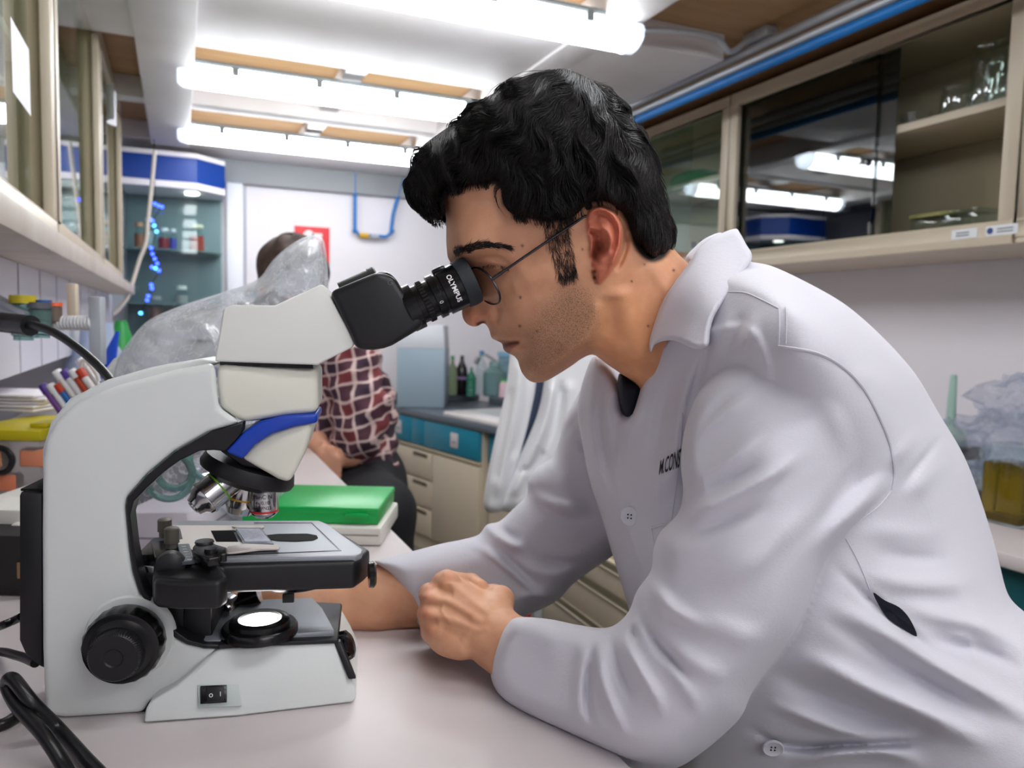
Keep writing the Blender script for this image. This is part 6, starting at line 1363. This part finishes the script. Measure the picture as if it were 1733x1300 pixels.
for i, (px, lb, w_) in enumerate(((1590, 'clear box with a lid at the cabinet bottom, the farther one', .07), (1640, 'clear box with a lid at the cabinet bottom, the nearer one', .06))):
    v = WF.x(px, 395, 2.24); t = thing('clear_box', lb, 'box', (2.24, v.y, zbf), 0, 'clear boxes at the cabinet bottom'); MB().bb(-.05, .05, -w_, w_, 0, .05).build('box_body', M_clr, t, bevel=.004); MB().bb(-.054, .054, -w_-.004, w_+.004, .05, .062).build('box_lid', mat('olive_lid', lin(150, 150, 90), .5) if i == 0 else M_clr, t, bevel=.003)
v = WF.x(1370, 400, 2.25); t = thing('storage_tray', 'dark blue tray behind the smoked panes', 'tray', (2.27, v.y, zbf)); 
m = MB(); m.rings([[(-.09, -.16, 0), (.09, -.16, 0), (.09, .16, 0), (-.09, .16, 0)], [(-.11, -.20, .13), (.11, -.20, .13), (.11, .20, .13), (-.11, .20, .13)], [(-.12, -.21, .135), (.12, -.21, .135), (.12, .21, .135), (-.12, .21, .135)]]); m.build('tray_body', mat('tray_blue', lin(34, 44, 110), .4), t, bevel=.004)
v = WF.x(1170, 290, 2.25); t = thing('folded_cloth', 'green bundle on the shelf of the cabinet behind the head', 'cloth', (2.27, v.y, zsf)); m = MB(); m.ball((0, 0, .04), (.09, .16, .045), 20, 10); m.build('bundle', mat('green_cloth', lin(40, 150, 96), .7), t)
for i, px in enumerate((1175, 1190, 1204, 1216)):
    v = WF.x(px, 405, 2.25); t = thing('sample_tube', ['dark-topped tube of the cabinet row, nearest the head of the man', 'dark-topped tube of the cabinet row, second from the head of the man', 'dark-topped tube of the cabinet row, second from the cabinet post', 'dark-topped tube of the cabinet row, nearest the cabinet post'][i], 'tube', (2.25, v.y, zbf), 0, 'row of tubes in the far cabinet'); MB().lathe((0, 0, 0), (0, 0, 1), [(0, .012), (.06, .013), (.06, 0)], 14).build('tube_body', mat('tube_pale', lin(186, 186, 170), .4), t); MB().lathe((0, 0, .06), (0, 0, 1), [(0, .014), (.03, .014), (.03, 0)], 14).build('tube_cap', mat('tube_top', lin(96, 70, 84), .5), t)
# ================================================================ white coat hanging behind the man's arm
G2 = Grid(360, 370, 1040, 980)
def puff_obj(name, poly, yc, wf, wb, rr, ma, folds=(), h=.005, par=None, n=5, mw=None, org=None, relx=1):
    p = Puff(poly, yc, wf, wb, rr, n=n, g=G2)
    for pts, hh, w in folds: p.disp += G2.stroke(pts, hh, w)
    P = np.array(poly, float); ymn = (p.yc-p.wf).min()-.02; ymx = (p.yc+p.wb).max()+.02
    Q = np.concatenate([kpt(P[:, 0], P[:, 1], y) for y in (ymn, ymx)]); lo, hi = Q.min(0)-.03, Q.max(0)+.03
    V, F = surf_nets(p, (lo[0], ymn, lo[2]), (hi[0], ymx, hi[2]), h, B=16, lip=6); V = relax(V, F, relx, .5)
    V = V+np.array([0, 0, CAMZ]); 
    if org is not None: V = V-np.array(org)
    return link_mesh(name, np_mesh(name, V, F), ma, par)
cst = KR @ Vector((.08, 2.02, 0)); HC = (.08, 1.98, 0)
ct = empty('coat_stand', 'metal coat stand that holds the white coats behind the man', 'coat stand', (cst.x, cst.y, 0), -YAW)
MB().cyl((0, 0, .02), (0, 0, 1.62), .014, 14).build('pole', M_galv, ct)
for k in range(3): a = k*2.1+.3; MB().tube([(0, 0, .10), (.14*math.cos(a), .14*math.sin(a), .07), (.24*math.cos(a), .24*math.sin(a), .015)], .012, 8).build('leg', M_galv, ct)
MB().tube([(-.10, 0, 1.50), (-.03, 0, 1.44), (0, 0, 1.46), (.03, 0, 1.44), (.10, 0, 1.50)], .007, 8).build('hook', M_galv, ct)
M_hcoat = cloth_mat('hanging_cotton', lin(238, 238, 242), st=.15)
hc = empty('hanging_coat', 'open white lab coat hanging between the sink counter and the far sleeve', 'coat', mw=Matrix.Translation(KR @ Vector(HC)) @ KR.to_4x4())
puff_obj('coat_side', [(870, 560), (905, 560), (908, 640), (898, 700), (880, 770), (862, 830), (846, 866), (820, 862), (822, 820), (838, 740), (856, 660), (862, 610)], 1.93, .035, .03, 16, M_hcoat, [([(885, 600), (872, 690), (850, 790), (838, 850)], .014, 8), ([(896, 620), (890, 700), (868, 780)], -.012, 7), ([(866, 650), (852, 740), (836, 820)], -.008, 6)], par=hc, org=HC)
puff_obj('coat_side', [(925, 560), (1010, 560), (1030, 700), (1000, 860), (850, 866), (842, 850), (866, 800), (880, 770), (896, 735), (912, 690), (922, 630)], 1.95, .045, .03, 20, M_hcoat, [([(938, 640), (920, 720), (885, 800), (862, 850)], .016, 8), ([(950, 640), (940, 720), (910, 800), (890, 860)], -.014, 9), ([(965, 640), (958, 730), (940, 800)], .012, 9), ([(872, 800), (900, 790), (920, 760)], -.010, 6)], par=hc, org=HC)
puff_obj('dark_lining', [(890, 560), (945, 560), (938, 640), (920, 700), (900, 740), (884, 775), (884, 700), (892, 640)], 1.99, .03, .02, 12, mat('navy_cloth', lin(70, 82, 108), .8), par=hc, org=HC)
# ================================================================ the second person
M_plaid = bpy.data.materials.new('plaid_flannel'); M_plaid.use_nodes = True
def plaid():
    nt = M_plaid.node_tree; b = nt.nodes['Principled BSDF']; b.inputs['Roughness'].default_value = .85; tc = nt.nodes.new('ShaderNodeTexCoord'); mp = _n(nt, 'ShaderNodeMapping'); mp.inputs['Rotation'].default_value = (0, R(12), R(10))
    nt.links.new(tc.outputs['Object'], mp.inputs[0]); prev = None; col = (*lin(112, 44, 50), 1)
    no = _n(nt, 'ShaderNodeTexNoise', i_Scale=9.0, i_Detail=2.0); va = _n(nt, 'ShaderNodeVectorMath', operation='MULTIPLY_ADD'); va.inputs[1].default_value = (.05, .05, .05); nt.links.new(mp.outputs[0], no.inputs['Vector']); nt.links.new(no.outputs['Color'], va.inputs[0]); nt.links.new(mp.outputs[0], va.inputs[2])
    for ax, sc, lo_, c, am in (('X', 11.0, .62, lin(50, 34, 52), .75), ('Z', 11.0, .62, lin(50, 34, 52), .75), ('X', 22.0, .86, lin(214, 190, 186), .75), ('Z', 22.0, .86, lin(214, 190, 186), .75)):
        w = _n(nt, 'ShaderNodeTexWave', wave_type='BANDS', bands_direction=ax, i_Scale=sc*.42); r = nt.nodes.new('ShaderNodeValToRGB'); r.color_ramp.elements[0].position = lo_; r.color_ramp.elements[1].position = min(1, lo_+.1); nt.links.new(va.outputs[0], w.inputs['Vector']); nt.links.new(w.outputs['Fac'], r.inputs[0])
        ml = _n(nt, 'ShaderNodeMath', operation='MULTIPLY'); ml.inputs[1].default_value = am; nt.links.new(r.outputs[0], ml.inputs[0]); mx = _n(nt, 'ShaderNodeMix', data_type='RGBA'); mx.inputs[7].default_value = (*c, 1); nt.links.new(ml.outputs[0], mx.inputs[0])
        if prev is None: mx.inputs[6].default_value = col
        else: nt.links.new(prev, mx.inputs[6])
        prev = mx.outputs[2]
    nt.links.new(prev, b.inputs['Base Color'])
plaid()
PO = (-.42, 2.15, 0); D2 = 2.12
per = empty('person', 'person in a red plaid shirt and black trousers sitting with clasped hands behind the microscope', 'person', mw=Matrix.Translation(KR @ Vector(PO)) @ KR.to_4x4())
def p3(px, py, y): return tuple(kpt(px, py, y))
hd0 = p3(488, 482, 2.16)
def f_p2(x, y, z):
    p = (x, y, z); c = hd0
    v = smin(ell(p, c, (.080, .078, .112)), ell(p, (c[0]-.035, c[1]-.01, c[2]-.055), (.050, .055, .062)), .03)
    v = smin(v, ell(p, (c[0]-.098, c[1]-.015, c[2]-.03), (.020, .014, .022)), .015)
    v = smin(v, cone(p, (c[0]+.02, c[1], c[2]-.06), p3(535, 560, 2.16), .052, .058), .03)
    v = smin(v, chain(p, [p3(560, 640, 2.17), p3(570, 700, 2.19), p3(575, 800, 2.20)], [.09, .10, .11], .03), .04)
    for s, pts in ((-1, [p3(594, 640, 2.06), p3(618, 715, 2.00), p3(592, 768, 1.98), p3(567, 778, 1.97)]), (1, [p3(520, 620, 2.28), p3(505, 700, 2.18), p3(535, 745, 2.04), p3(552, 772, 1.99)])):
        v = smin(v, chain(p, pts, [.045, .038, .032, .026], .015), .02)
    for k in range(4):
        dz = (k-1.5)*.016
        v = smin(v, chain(p, [(p3(562, 776, 1.96)[0], 1.955, p3(562, 776, 1.96)[2]+dz), (p3(545, 784, 1.94)[0], 1.935, p3(545, 784, 1.94)[2]+dz), (p3(532, 796, 1.94)[0], 1.94, p3(532, 796, 1.94)[2]+dz*.9)], [.0115, .010, .008], .004), .005)
        v = smin(v, chain(p, [(p3(548, 768, 1.97)[0], 1.975, p3(548, 768, 1.97)[2]+dz), (p3(560, 784, 1.95)[0], 1.95, p3(560, 784, 1.95)[2]+dz), (p3(574, 792, 1.95)[0], 1.95, p3(574, 792, 1.95)[2]+dz*.9)], [.0115, .010, .008], .004), .005)
    v = smin(v, chain(p, [p3(560, 762, 1.96), p3(548, 758, 1.94), p3(538, 764, 1.94)], [.012, .010, .008], .004), .008)
    return v
V2, F2 = surf_nets(f_p2, (-.75, 1.85, -.55), (-.20, 2.42, .28), .0055, B=16, lip=2.2)
V2 = V2+np.array([0, 0, CAMZ])-np.array(PO); bm2 = np_mesh('body', V2, F2); link_mesh('body', bm2, mat('skin_tone', lin(214, 158, 130), .5, sss=.1), per)
def f_sh(x, y, z):
    p = (x, y, z)
    v = chain(p, [p3(560, 600, 2.17), p3(572, 690, 2.18), p3(590, 785, 2.16)], [.135, .155, .145], .03)
    v = smin(v, chain(p, [p3(590, 612, 2.06), p3(612, 690, 2.02), p3(606, 740, 1.99)], [.075, .072, .062], .02), .02)
    v = smin(v, chain(p, [p3(520, 620, 2.27), p3(505, 695, 2.18), p3(525, 730, 2.08)], [.07, .06, .05], .02), .02)
    v = smin(v, cone(p, p3(575, 800, 2.04), p3(600, 770, 2.04), .045, .05), .02)
    return v+.006*np.sin(x*60+z*35)*np.cos(z*48+y*30)+.004*np.sin(z*90-x*70)
V2, F2 = surf_nets(f_sh, (-.80, 1.82, -.65), (-.18, 2.45, .12), .006, B=16, lip=2.5)
link_mesh('plaid_shirt', np_mesh('plaid_shirt', V2+np.array([0, 0, CAMZ])-np.array(PO), F2), M_plaid, per)
def f_tr(x, y, z):
    p = (x, y, z); v = chain(p, [p3(600, 820, 2.16), p3(610, 880, 2.22)], [.15, .15], .03)
    v = smin(v, chain(p, [p3(600, 835, 2.08), p3(640, 868, 1.90), (p3(640, 868, 1.9)[0]+.04, 1.90, -1.15)], [.11, .090, .055], .03), .04)
    v = smin(v, chain(p, [p3(570, 840, 2.2), p3(585, 880, 2.0), (p3(585, 880, 2.0)[0], 2.0, -1.15)], [.11, .085, .055], .03), .04)
    return np.maximum(v, -z-1.19)
V2, F2 = surf_nets(f_tr, (-.80, 1.70, -1.22), (-.05, 2.50, -.18), .010, B=16, lip=2.5)
link_mesh('trousers', np_mesh('trousers', V2+np.array([0, 0, CAMZ])-np.array(PO), F2), mat('black_denim', lin(26, 27, 32), .8), per)
m = MB(); c = np.array(hd0)+np.array([0, 0, CAMZ])-np.array(PO); rr = np.random.RandomState(4); ri = []
for i in range(15):
    t_ = math.pi*i/14; ring = []
    for k in range(30):
        a = 2*math.pi*k/30; s = 1+.06*math.sin(a*5+i)+rr.uniform(-.02, .02); ring.append((c[0]+.012+.100*math.sin(t_)*math.cos(a)*s, c[1]+.095*math.sin(t_)*math.sin(a)*s, c[2]+.036-.105*math.cos(t_)*s))
    ri.append(ring)
m.rings(ri); m.build('hair', mat('dark_brown_hair', lin(40, 30, 28), .6, var=(60, lin(78, 56, 48), .5)), per, sub=1)
m = MB(); m.ball((c[0]-.078, c[1]-.012, c[2]-.055), (.042, .055, .050), 20, 12); m.build('face_mask', mat('mask_blue', lin(66, 92, 128), .7), per)
stt = empty('lab_stool', 'stool under the person in the plaid shirt', 'stool', mw=Matrix.Translation(KR @ Vector((p3(605, 880, 2.2)[0], 2.22, 0))) @ KR.to_4x4())
zt2 = CAMZ+p3(605, 880, 2.2)[2]-.15; MB().lathe((0, 0, zt2-.04), (0, 0, 1), [(0, .15), (.01, .17), (.035, .17), (.04, 0)], 32).build('seat', M_black, stt); MB().cyl((0, 0, .05), (0, 0, zt2-.038), .03, 16).build('column', M_steel, stt); MB().lathe((0, 0, 0), (0, 0, 1), [(0, .20), (.02, .20), (.05, .03)], 32).build('foot_plate', M_steel, stt)
# ================================================================ bench: boxes behind the stage
def bench_slab(name, label, cat, px0, px1, pyb, pyt, z, dep, ma, **k): return box_px(name, label, cat, px0, px1, pyb, pyt, z, dep, ma, **k)
M_green = mat('green_plastic_box', lin(14, 172, 78), .3); M_offw = mat('offwhite_plastic', lin(226, 224, 216), .4)
t, w, d_, h = bench_slab('slide_box', 'low white box under the green box behind the stage', 'box', 440, 646, 922, 892, BENCH+.001, .17, M_offw, bevel=.003)
MB().bb(-w/2+.004, w/2-.004, -d_/2-.001, -d_/2+.002, h*.55, h*.62).build('lid_gap', mat('gap_grey', lin(150, 148, 142), .6), t)
zz = BENCH+.001+h
t, w, d_, h = bench_slab('slide_box', 'green plastic box stacked on the white one behind the stage', 'box', 405, 642, 886, 858, zz+.001, .155, M_green, bevel=.003)
MB().bb(-w/2-.001, w/2+.001, -d_/2-.001, d_/2+.001, h*.62, h*1.02).build('box_lid', M_green, t, bevel=.003)
MB().bb(w/2-.050, w/2-.015, -d_/2-.006, -d_/2+.001, h*.45, h*.70).build('box_latch', M_green, t, bevel=.0015)
t, w, d_, h = bench_slab('equipment_box', 'white and grey box seen through the arch of the microscope', 'box', 205, 320, 950, 868, BENCH+.001, .22, mat('light_grey_box', lin(214, 208, 218), .45), bevel=.004)
MB().bb(-w/2-.001, w/2+.001, -d_/2-.001, d_/2+.001, h*.45, h*.49).build('box_seam', mat('seam_grey', lin(150, 146, 156), .5), t)
MB().bb(w/2-.03, w/2-.012, -d_/2-.002, -d_/2, .005, h*.3).build('socket', M_black, t)
# coiled clear tubing and film seen through the arch
v = KF.y(285, 805, 1.02); t = empty('clear_tubing', 'coil of clear tubing seen through the arch of the microscope', 'tubing', tuple(KR @ Vector((v.x, v.y, v.z))), -YAW)
for k, (dx, dz, r_) in enumerate(((0, 0, .032), (.004, .004, .024), (.05, .02, .030))):
    m = MB(); m.tube([(dx+r_*math.cos(a), .01*k, dz+r_*math.sin(a)) for a in np.linspace(0, 2*math.pi, 30)], .005, 8); m.build('tube_loop', M_clg, t)
# ================================================================ second microscope under its plastic cover
sc2 = copy_tree(scope); mw2 = Frame(-.325, 1.36, R(12), BENCH).mw; sc2.matrix_world = mw2; sc2['label'] = 'second white microscope standing under the clear plastic cover'
bag_poly = [(545, 402), (520, 400), (490, 416), (462, 440), (440, 470), (410, 484), (370, 497), (300, 520), (248, 545), (214, 584), (194, 618), (188, 660), (184, 740), (186, 850), (260, 880), (420, 885), (470, 880), (498, 780), (524, 660), (548, 540), (556, 500), (553, 440)]
bp_ = Puff(bag_poly, 1.28, .13, .20, 40, n=4, g=Grid(160, 380, 600, 960))
gb = bp_.g; rb = np.random.RandomState(21)
for k in range(60):
    x, y = rb.uniform(190, 555), rb.uniform(410, 860); a = rb.uniform(0, math.pi); l_ = rb.uniform(25, 70)
    bp_.disp += gb.stroke([(x-l_*math.cos(a), y-l_*math.sin(a)), (x+rb.uniform(-10, 10), y+rb.uniform(-10, 10)), (x+l_*math.cos(a), y+l_*math.sin(a))], rb.uniform(-.022, .026), rb.uniform(4, 10), .4)
Vg, Fg = surf_nets(bp_, (-.85, 1.0, -.333), (-.20, 1.6, .20), .006, B=16, lip=4); Vg[:, 2] = np.maximum(Vg[:, 2], BENCH-CAMZ+.002)
BO = (-.45, 1.30, 0)
o = link_mesh('plastic_cover', np_mesh('plastic_cover', Vg+np.array([0, 0, CAMZ])-np.array(BO), Fg), crumple_mat('cover_film', .58, .84, tint=(.92, .94, .99), sc=9, bs=.45), None)
o.matrix_world = Matrix.Translation(KR @ Vector(BO)) @ KR.to_4x4(); tag(o, 'large crumpled clear plastic cover draped over the second microscope', 'plastic cover')
# ================================================================ left part of the bench and wall
# yellow-lidded box
t, w, d_, h = box_px('storage_box', 'clear storage box with a yellow lid and orange packs at the left edge', 'box', -60, 72, 842, 742, BENCH+.001, .20, mat('frosted_plastic', lin(228, 222, 218), .35, trans=.75), bevel=.004)
MB().bb(-w/2-.008, w/2+.008, -d_/2-.008, d_/2+.008, h*.96, h*1.16).build('box_lid', mat('lid_yellow', lin(206, 192, 30), .4), t, bevel=.006)
MB().bb(w/2-.03, w/2+.002, -d_/2+.02, d_/2-.02, h*1.16, h*1.24).build('lid_ridge', mat('lid_yellow_b', lin(206, 192, 30), .4), t, bevel=.003)
for x0, z0, c in ((-.02, .10, lin(250, 150, 110)), (.030, .52, lin(250, 160, 120)), (-.045, .50, lin(246, 168, 126))):
    MB().bb(x0-.0, x0+.045, -d_/2-.0006, -d_/2+.03, h*z0, h*(z0+.30)).build('orange_pack', mat('pack_orange', c, .5), t, bevel=.003)
MB().tube(cr([(w/2-.10, -d_/2-.004, h*.86), (w/2-.055, -d_/2-.012, h*.84), (w/2-.040, -d_/2-.014, h*.66), (w/2-.055, -d_/2-.012, h*.46), (w/2-.10, -d_/2-.004, h*.42)], 6, False), .0055, 8).build('box_handle', M_black, t)
v = KF.y(60, 700, 1.62); zb_ = BENCH+.001+h*1.25
t = empty('paper_stack', 'stack of crumpled white papers on the yellow lid', 'papers', tuple(KR @ Vector((KF.y(20, 700, 1.6).x, 1.62, 0)) + Vector((0, 0, zb_))), -YAW)
for k in range(5): MB().box((rb.uniform(-.01, .01), 0, .004+k*.007), (.17, .15, .005), Matrix.Rotation(rb.uniform(-.15, .15), 3, 'Z')).build('paper_sheet', M_wall, t, bevel=.001)
t, w, d_, h = box_px('equipment_box', 'white box on the bench left of the microscope, above the black case', 'box', -80, 40, 905, 862, BENCH+.06, .18, M_offw, bevel=.004)
t, w, d_, h = box_px('carry_case', 'black case with a small brown plate at the left picture edge', 'case', -90, 70, 1008, 906, BENCH+.001, .22, mat('case_black', lin(38, 36, 36), .6, bump=(300, .3, .001)), bevel=.003)
MB().bb(w*.27, w*.47, -d_/2-.002, -d_/2, h*.30, h*.56).build('brown_plate', mat('plate_brown', lin(150, 120, 80), .5), t)
t, w, d_, h = box_px('adapter_box', 'small white adapter box standing before the black case', 'box', 14, 60, 950, 868, BENCH+.03, .05, M_offw, bevel=.006)
t.location.z = BENCH+.001; [setattr(c, 'scale', (1, 1, 1.25)) for c in COL.objects if c.parent == t]
# blue cup of pipettes, leaning
v0 = KF.y(168, 722, 1.45); base_ = KR @ v0; t = empty('pipette_holder', 'leaning blue holder full of white, orange and blue pipettes', 'holder', tuple(base_), -YAW)
dd = (KF.y(100, 625, 1.45)-v0).normalized()
MB().lathe((0, 0, 0), dd, [(-.03, .0), (-.03, .034), (.015, .044), (.02, .044)], 24).build('holder_cup', mat('cup_blue', lin(20, 70, 170), .4), t)
cols = [lin(236, 232, 228), lin(196, 70, 36), lin(240, 238, 240), lin(232, 228, 222), lin(40, 110, 190), lin(240, 240, 244), lin(120, 70, 150), lin(228, 226, 226)]
nrm_ = Vector((-dd.z, 0, dd.x))
cols = cols+cols[:6]
for k in range(14):
    off = nrm_*(((k % 7)-3)*.0125)+Vector((0, -.012+.022*(k//7), 0)); ln = .088+.022*((k*5) % 4)/3
    MB().cyl(off, off+dd*ln, .0066, 12).build('pipette', mat('pipette_plastic', cols[k], .35), t)
    MB().cyl(off+dd*ln, off+dd*(ln+.018), .0080, 12).build('pipette_tip', mat('pipette_end', [lin(200, 60, 30), lin(236, 236, 236), lin(90, 60, 150), lin(240, 240, 240)][k % 4], .35), t)
MB().tube(cr([tuple(nrm_*-.03+dd*.10), tuple(nrm_*-.05+dd*.12), tuple(nrm_*-.055+dd*.09), tuple(nrm_*-.05+dd*.07)], 6, False), .004, 8).build('pipette_hook', M_offw, t)
# blue bottle / funnel under the cover edge and green thing
v = KF.y(175, 700, 1.75); q = KR @ v; t = empty('blue_folder', 'bright blue folder leaning behind the pipettes', 'folder', tuple(q), -YAW)
a_, b_, c2, d2 = [KF.y(x, y, 1.75)-v for x, y in ((118, 775), (170, 775), (196, 560), (180, 590))]
a_.z = b_.z = BENCH+.002-v.z
m = MB(); m.prism([a_, b_, c2, d2], [p+Vector((0, .02, 0)) for p in (a_, b_, c2, d2)]); m.build('folder_body', mat('folder_blue', lin(14, 70, 190), .4), t, bevel=.002)
v = KF.y(205, 560, 3.0); q = KR @ v; t = empty('green_bottle', 'green bottle at the far end below the left cabinets', 'bottle', (q.x, q.y, BENCH), 0); MB().lathe((0, 0, 0), (0, 0, 1), [(0, .05), (v.z-BENCH-.05, .05), (v.z-BENCH, .03), (v.z-BENCH+.04, .02), (v.z-BENCH+.04, 0)], 20).build('bottle_body', mat('bottle_green', lin(40, 150, 70), .35), t)
v = KF.y(165, 600, 2.4); q = KR @ v; t = empty('plastic_jug', 'pale blue translucent jug below the metal coil', 'jug', (q.x, q.y, BENCH), 0); MB().lathe((0, 0, 0), (0, 0, 1), [(0, .09), (.02, .095), (v.z-BENCH-.03, .095), (v.z-BENCH+.04, .05), (v.z-BENCH+.10, .045), (v.z-BENCH+.10, 0)], 24).build('jug_body', mat('jug_blue', lin(190, 206, 236), .3, trans=.3), t)
# rack rail with spring, vials hanging from the wall panel
YR = 1.36
def rw(px, py): return KR @ KF.y(px, py, YR)
r1, r2 = rw(0, 538), rw(170, 548)
rk = empty('wall_rack', 'metal rail with a bright spring holding small capped vials before the left wall', 'rack', tuple(rw(20, 545)), -YAW); L0 = KF.y(20, 545, YR)
def rl(px, py, dy=0): v = KF.y(px, py, YR); return Vector((v.x-L0.x, dy, v.z-L0.z))
MB().tube([rl(-20, 543), rl(80, 547), rl(165, 547)], .0045, 8).build('rail', M_steel, rk)
m = MB(); p0, p1 = rl(66, 546), rl(158, 547); nT = 16; pts = [p0+(p1-p0)*(i/(nT*10))+Vector((0, .011*math.cos(i*2*math.pi/10), .011*math.sin(i*2*math.pi/10))) for i in range(nT*10+1)]
m.tube(pts, .0028, 6); m.build('spring', mat('spring_bright', lin(226, 226, 228), .3, metal=.2), rk)
v = rl(165, 560); MB().box(v, (.022, .02, .12)).build('rail_bracket', M_galv, rk, bevel=.003)
v = rl(118, 516); MB().box(v+Vector((0, .01, 0)), (.016, .012, .075)).build('cream_post', M_cream, rk, bevel=.002)
dA, dB = rl(10, 505), rl(72, 538); dr_ = (dB-dA); an = math.atan2(-dr_.z, dr_.x); MB().box((dA+dB)/2+Vector((0, -.04, 0)), (dr_.length, .03, .018), Matrix.Rotation(an, 3, 'Y')).build('metal_arm', mat('arm_alu', lin(170, 174, 184), .35, metal=.5), rk, bevel=.004)
dA, dB = rl(-20, 502), rl(70, 541); dr_ = (dB-dA); an = math.atan2(-dr_.z, dr_.x); MB().box((dA+dB)/2+Vector((0, -.06, 0)), (dr_.length, .02, .012), Matrix.Rotation(an, 3, 'Y')).build('metal_arm', mat('arm_alu_b', lin(160, 168, 176), .35, metal=.5), rk, bevel=.003)
for i, (px, pt_, pb_, c, lb) in enumerate(((40, 500, 576, lin(206, 186, 40), 'clear vial with a yellow cap hanging in the wall rack'), (68, 512, 572, lin(90, 90, 96), 'clear vial with a dark clip hanging in the wall rack'), (75, 508, 545, lin(20, 90, 160), 'vial with a blue cap in the wall rack'), (93, 512, 548, lin(240, 110, 70), 'brownish vial with an orange cap in the wall rack'), (86, 514, 546, lin(200, 60, 60), 'brownish vial with a red cap in the wall rack'))):
    v = KF.y(px, pt_, YR-.03+.008*i); vb = KF.y(px, pb_, YR-.03+.008*i); q = KR @ vb; H_ = v.z-vb.z; r_ = .019 if i < 2 else .012
    t = thing('sample_vial', lb, 'vial', (q.x, q.y, vb.z), 0, 'vials in the wall rack')
    MB().lathe((0, 0, 0), (0, 0, 1), [(0, r_*.8), (H_*.08, r_*.8), (H_*.12, r_), (H_*.78, r_), (H_*.82, r_*.85), (H_*.82, 0)], 20).build('vial_glass', M_clg if i < 2 else mat('vial_brown', lin(130, 112, 100), .3, trans=.3), t)
    MB().lathe((0, 0, H_*.82), (0, 0, 1), [(0, r_*1.08), (H_*.18, r_*1.08), (H_*.18, 0)], 20).build('vial_cap', mat('vial_cap', c, .4), t)
# notes on the left glass and things behind it
def note(cab, lab, y, z0, z1, w, curl=.0):
    t = thing('paper_note', lab, 'note', (XLF+.0225+.0, y, (z0+z1)/2), 0, 'paper notes on the left cabinets'); m = MB(); n_ = 8
    r_ = [[(-.004+curl*((k/n_)-.5)**2*4, -w/2+w*k/n_, -(z1-z0)/2), (-.0045+curl*((k/n_)-.5)**2*4, -w/2+w*k/n_, (z1-z0)/2)] for k in range(n_+1)]
    for k in range(n_): m.add([r_[k][0], r_[k+1][0], r_[k+1][1], r_[k][1]], [(0, 1, 2, 3)])
    m.build('paper', mat('paper_white', lin(226, 226, 234), .6), t); return t
y1_ = WF.x(38, 110, XLF+.02); note(0, 'white paper note stuck on the nearest left cabinet pane', y1_.y, WF.x(38, 175, XLF+.02).z, WF.x(38, 60, XLF+.02).z, .16)
y2_ = WF.x(180, 180, XLF+.02); note(0, 'curled white slip on the pane of the next left cabinet', y2_.y, WF.x(180, 205, XLF+.02).z, WF.x(180, 148, XLF+.02).z, .12, .03)
for i, (px, lb) in enumerate(((80, 'white bottle with a blue band inside the nearest left cabinet'), )):
    v = WF.x(px, 340, XLF-.12); t = thing('reagent_bottle', lb, 'bottle', (XLF-.12, v.y, 1.399)); MB().lathe((0, 0, 0), (0, 0, 1), [(0, .045), (.13, .045), (.15, .03), (.18, .028), (.18, 0)], 24).build('bottle_body', mat('bottle_white', lin(222, 214, 200), .5), t); MB().lathe((0, 0, .09), (0, 0, 1), [(0, .0458), (.02, .0458)], 24, caps=(0, 0)).build('blue_band', mat('band_blue', lin(20, 90, 160), .5), t)
film_blob('plastic_film', 'crumpled clear film inside the nearest left cabinet', (-.375, 1.40, 1.465), (.065, .13, .07), 31, wr=.35, zlo=-.062)
# ================================================================ cables
def kcable(name, label, pts, r):
    P = [KR @ KF.y(px, py, d) for px, py, d in pts]; return tag(MB().tube(cr([tuple(p) for p in P], 8, False), r, 12).build(name, M_cable), label, 'cable')
kcable('instrument_cable', 'thick black cable curving down behind the microscope arm', [(-60, 536, .98), (0, 542, .95), (50, 549, .92), (90, 562, .90), (130, 588, .88), (165, 618, .86), (190, 648, .84), (203, 672, .83)], .0050)
o = kcable('cable_sleeve', 'black strain relief sleeve of the thick cable at the left edge', [(-60, 538, .985), (-10, 544, .955), (25, 548, .938), (52, 551, .922)], .0125); o['category'] = 'cable sleeve'
def gz(px, py, h=.0045): v = KF.z(px, py, BENCH+h); return (px, py, v.y)
kcable('power_cable', 'black power cable looped on the bench at the lower left corner', [gz(-60, 1140), gz(-10, 1105), gz(30, 1110, .02), gz(60, 1122, .03)], .0042)
kcable('power_cable', 'black cable arching over the bench at the lower left corner', [gz(190, 1330), gz(150, 1290, .006), (100, 1235, .575), (55, 1190, .565), (22, 1150, .57), (12, 1160, .575), (30, 1195, .565), (75, 1245, .545), gz(110, 1300, .007), gz(130, 1340)], .0052)
kcable('power_cable', 'black cable end running off the left picture edge', [gz(-60, 1240), gz(0, 1228), gz(25, 1215), gz(50, 1195, .012)], .0050)
kcable('power_cable', 'thin black cable entering the rear case at the left edge', [gz(-50, 1080), (0, 1060, .66), (20, 1052, .66), (36, 1044, .655)], .0036)
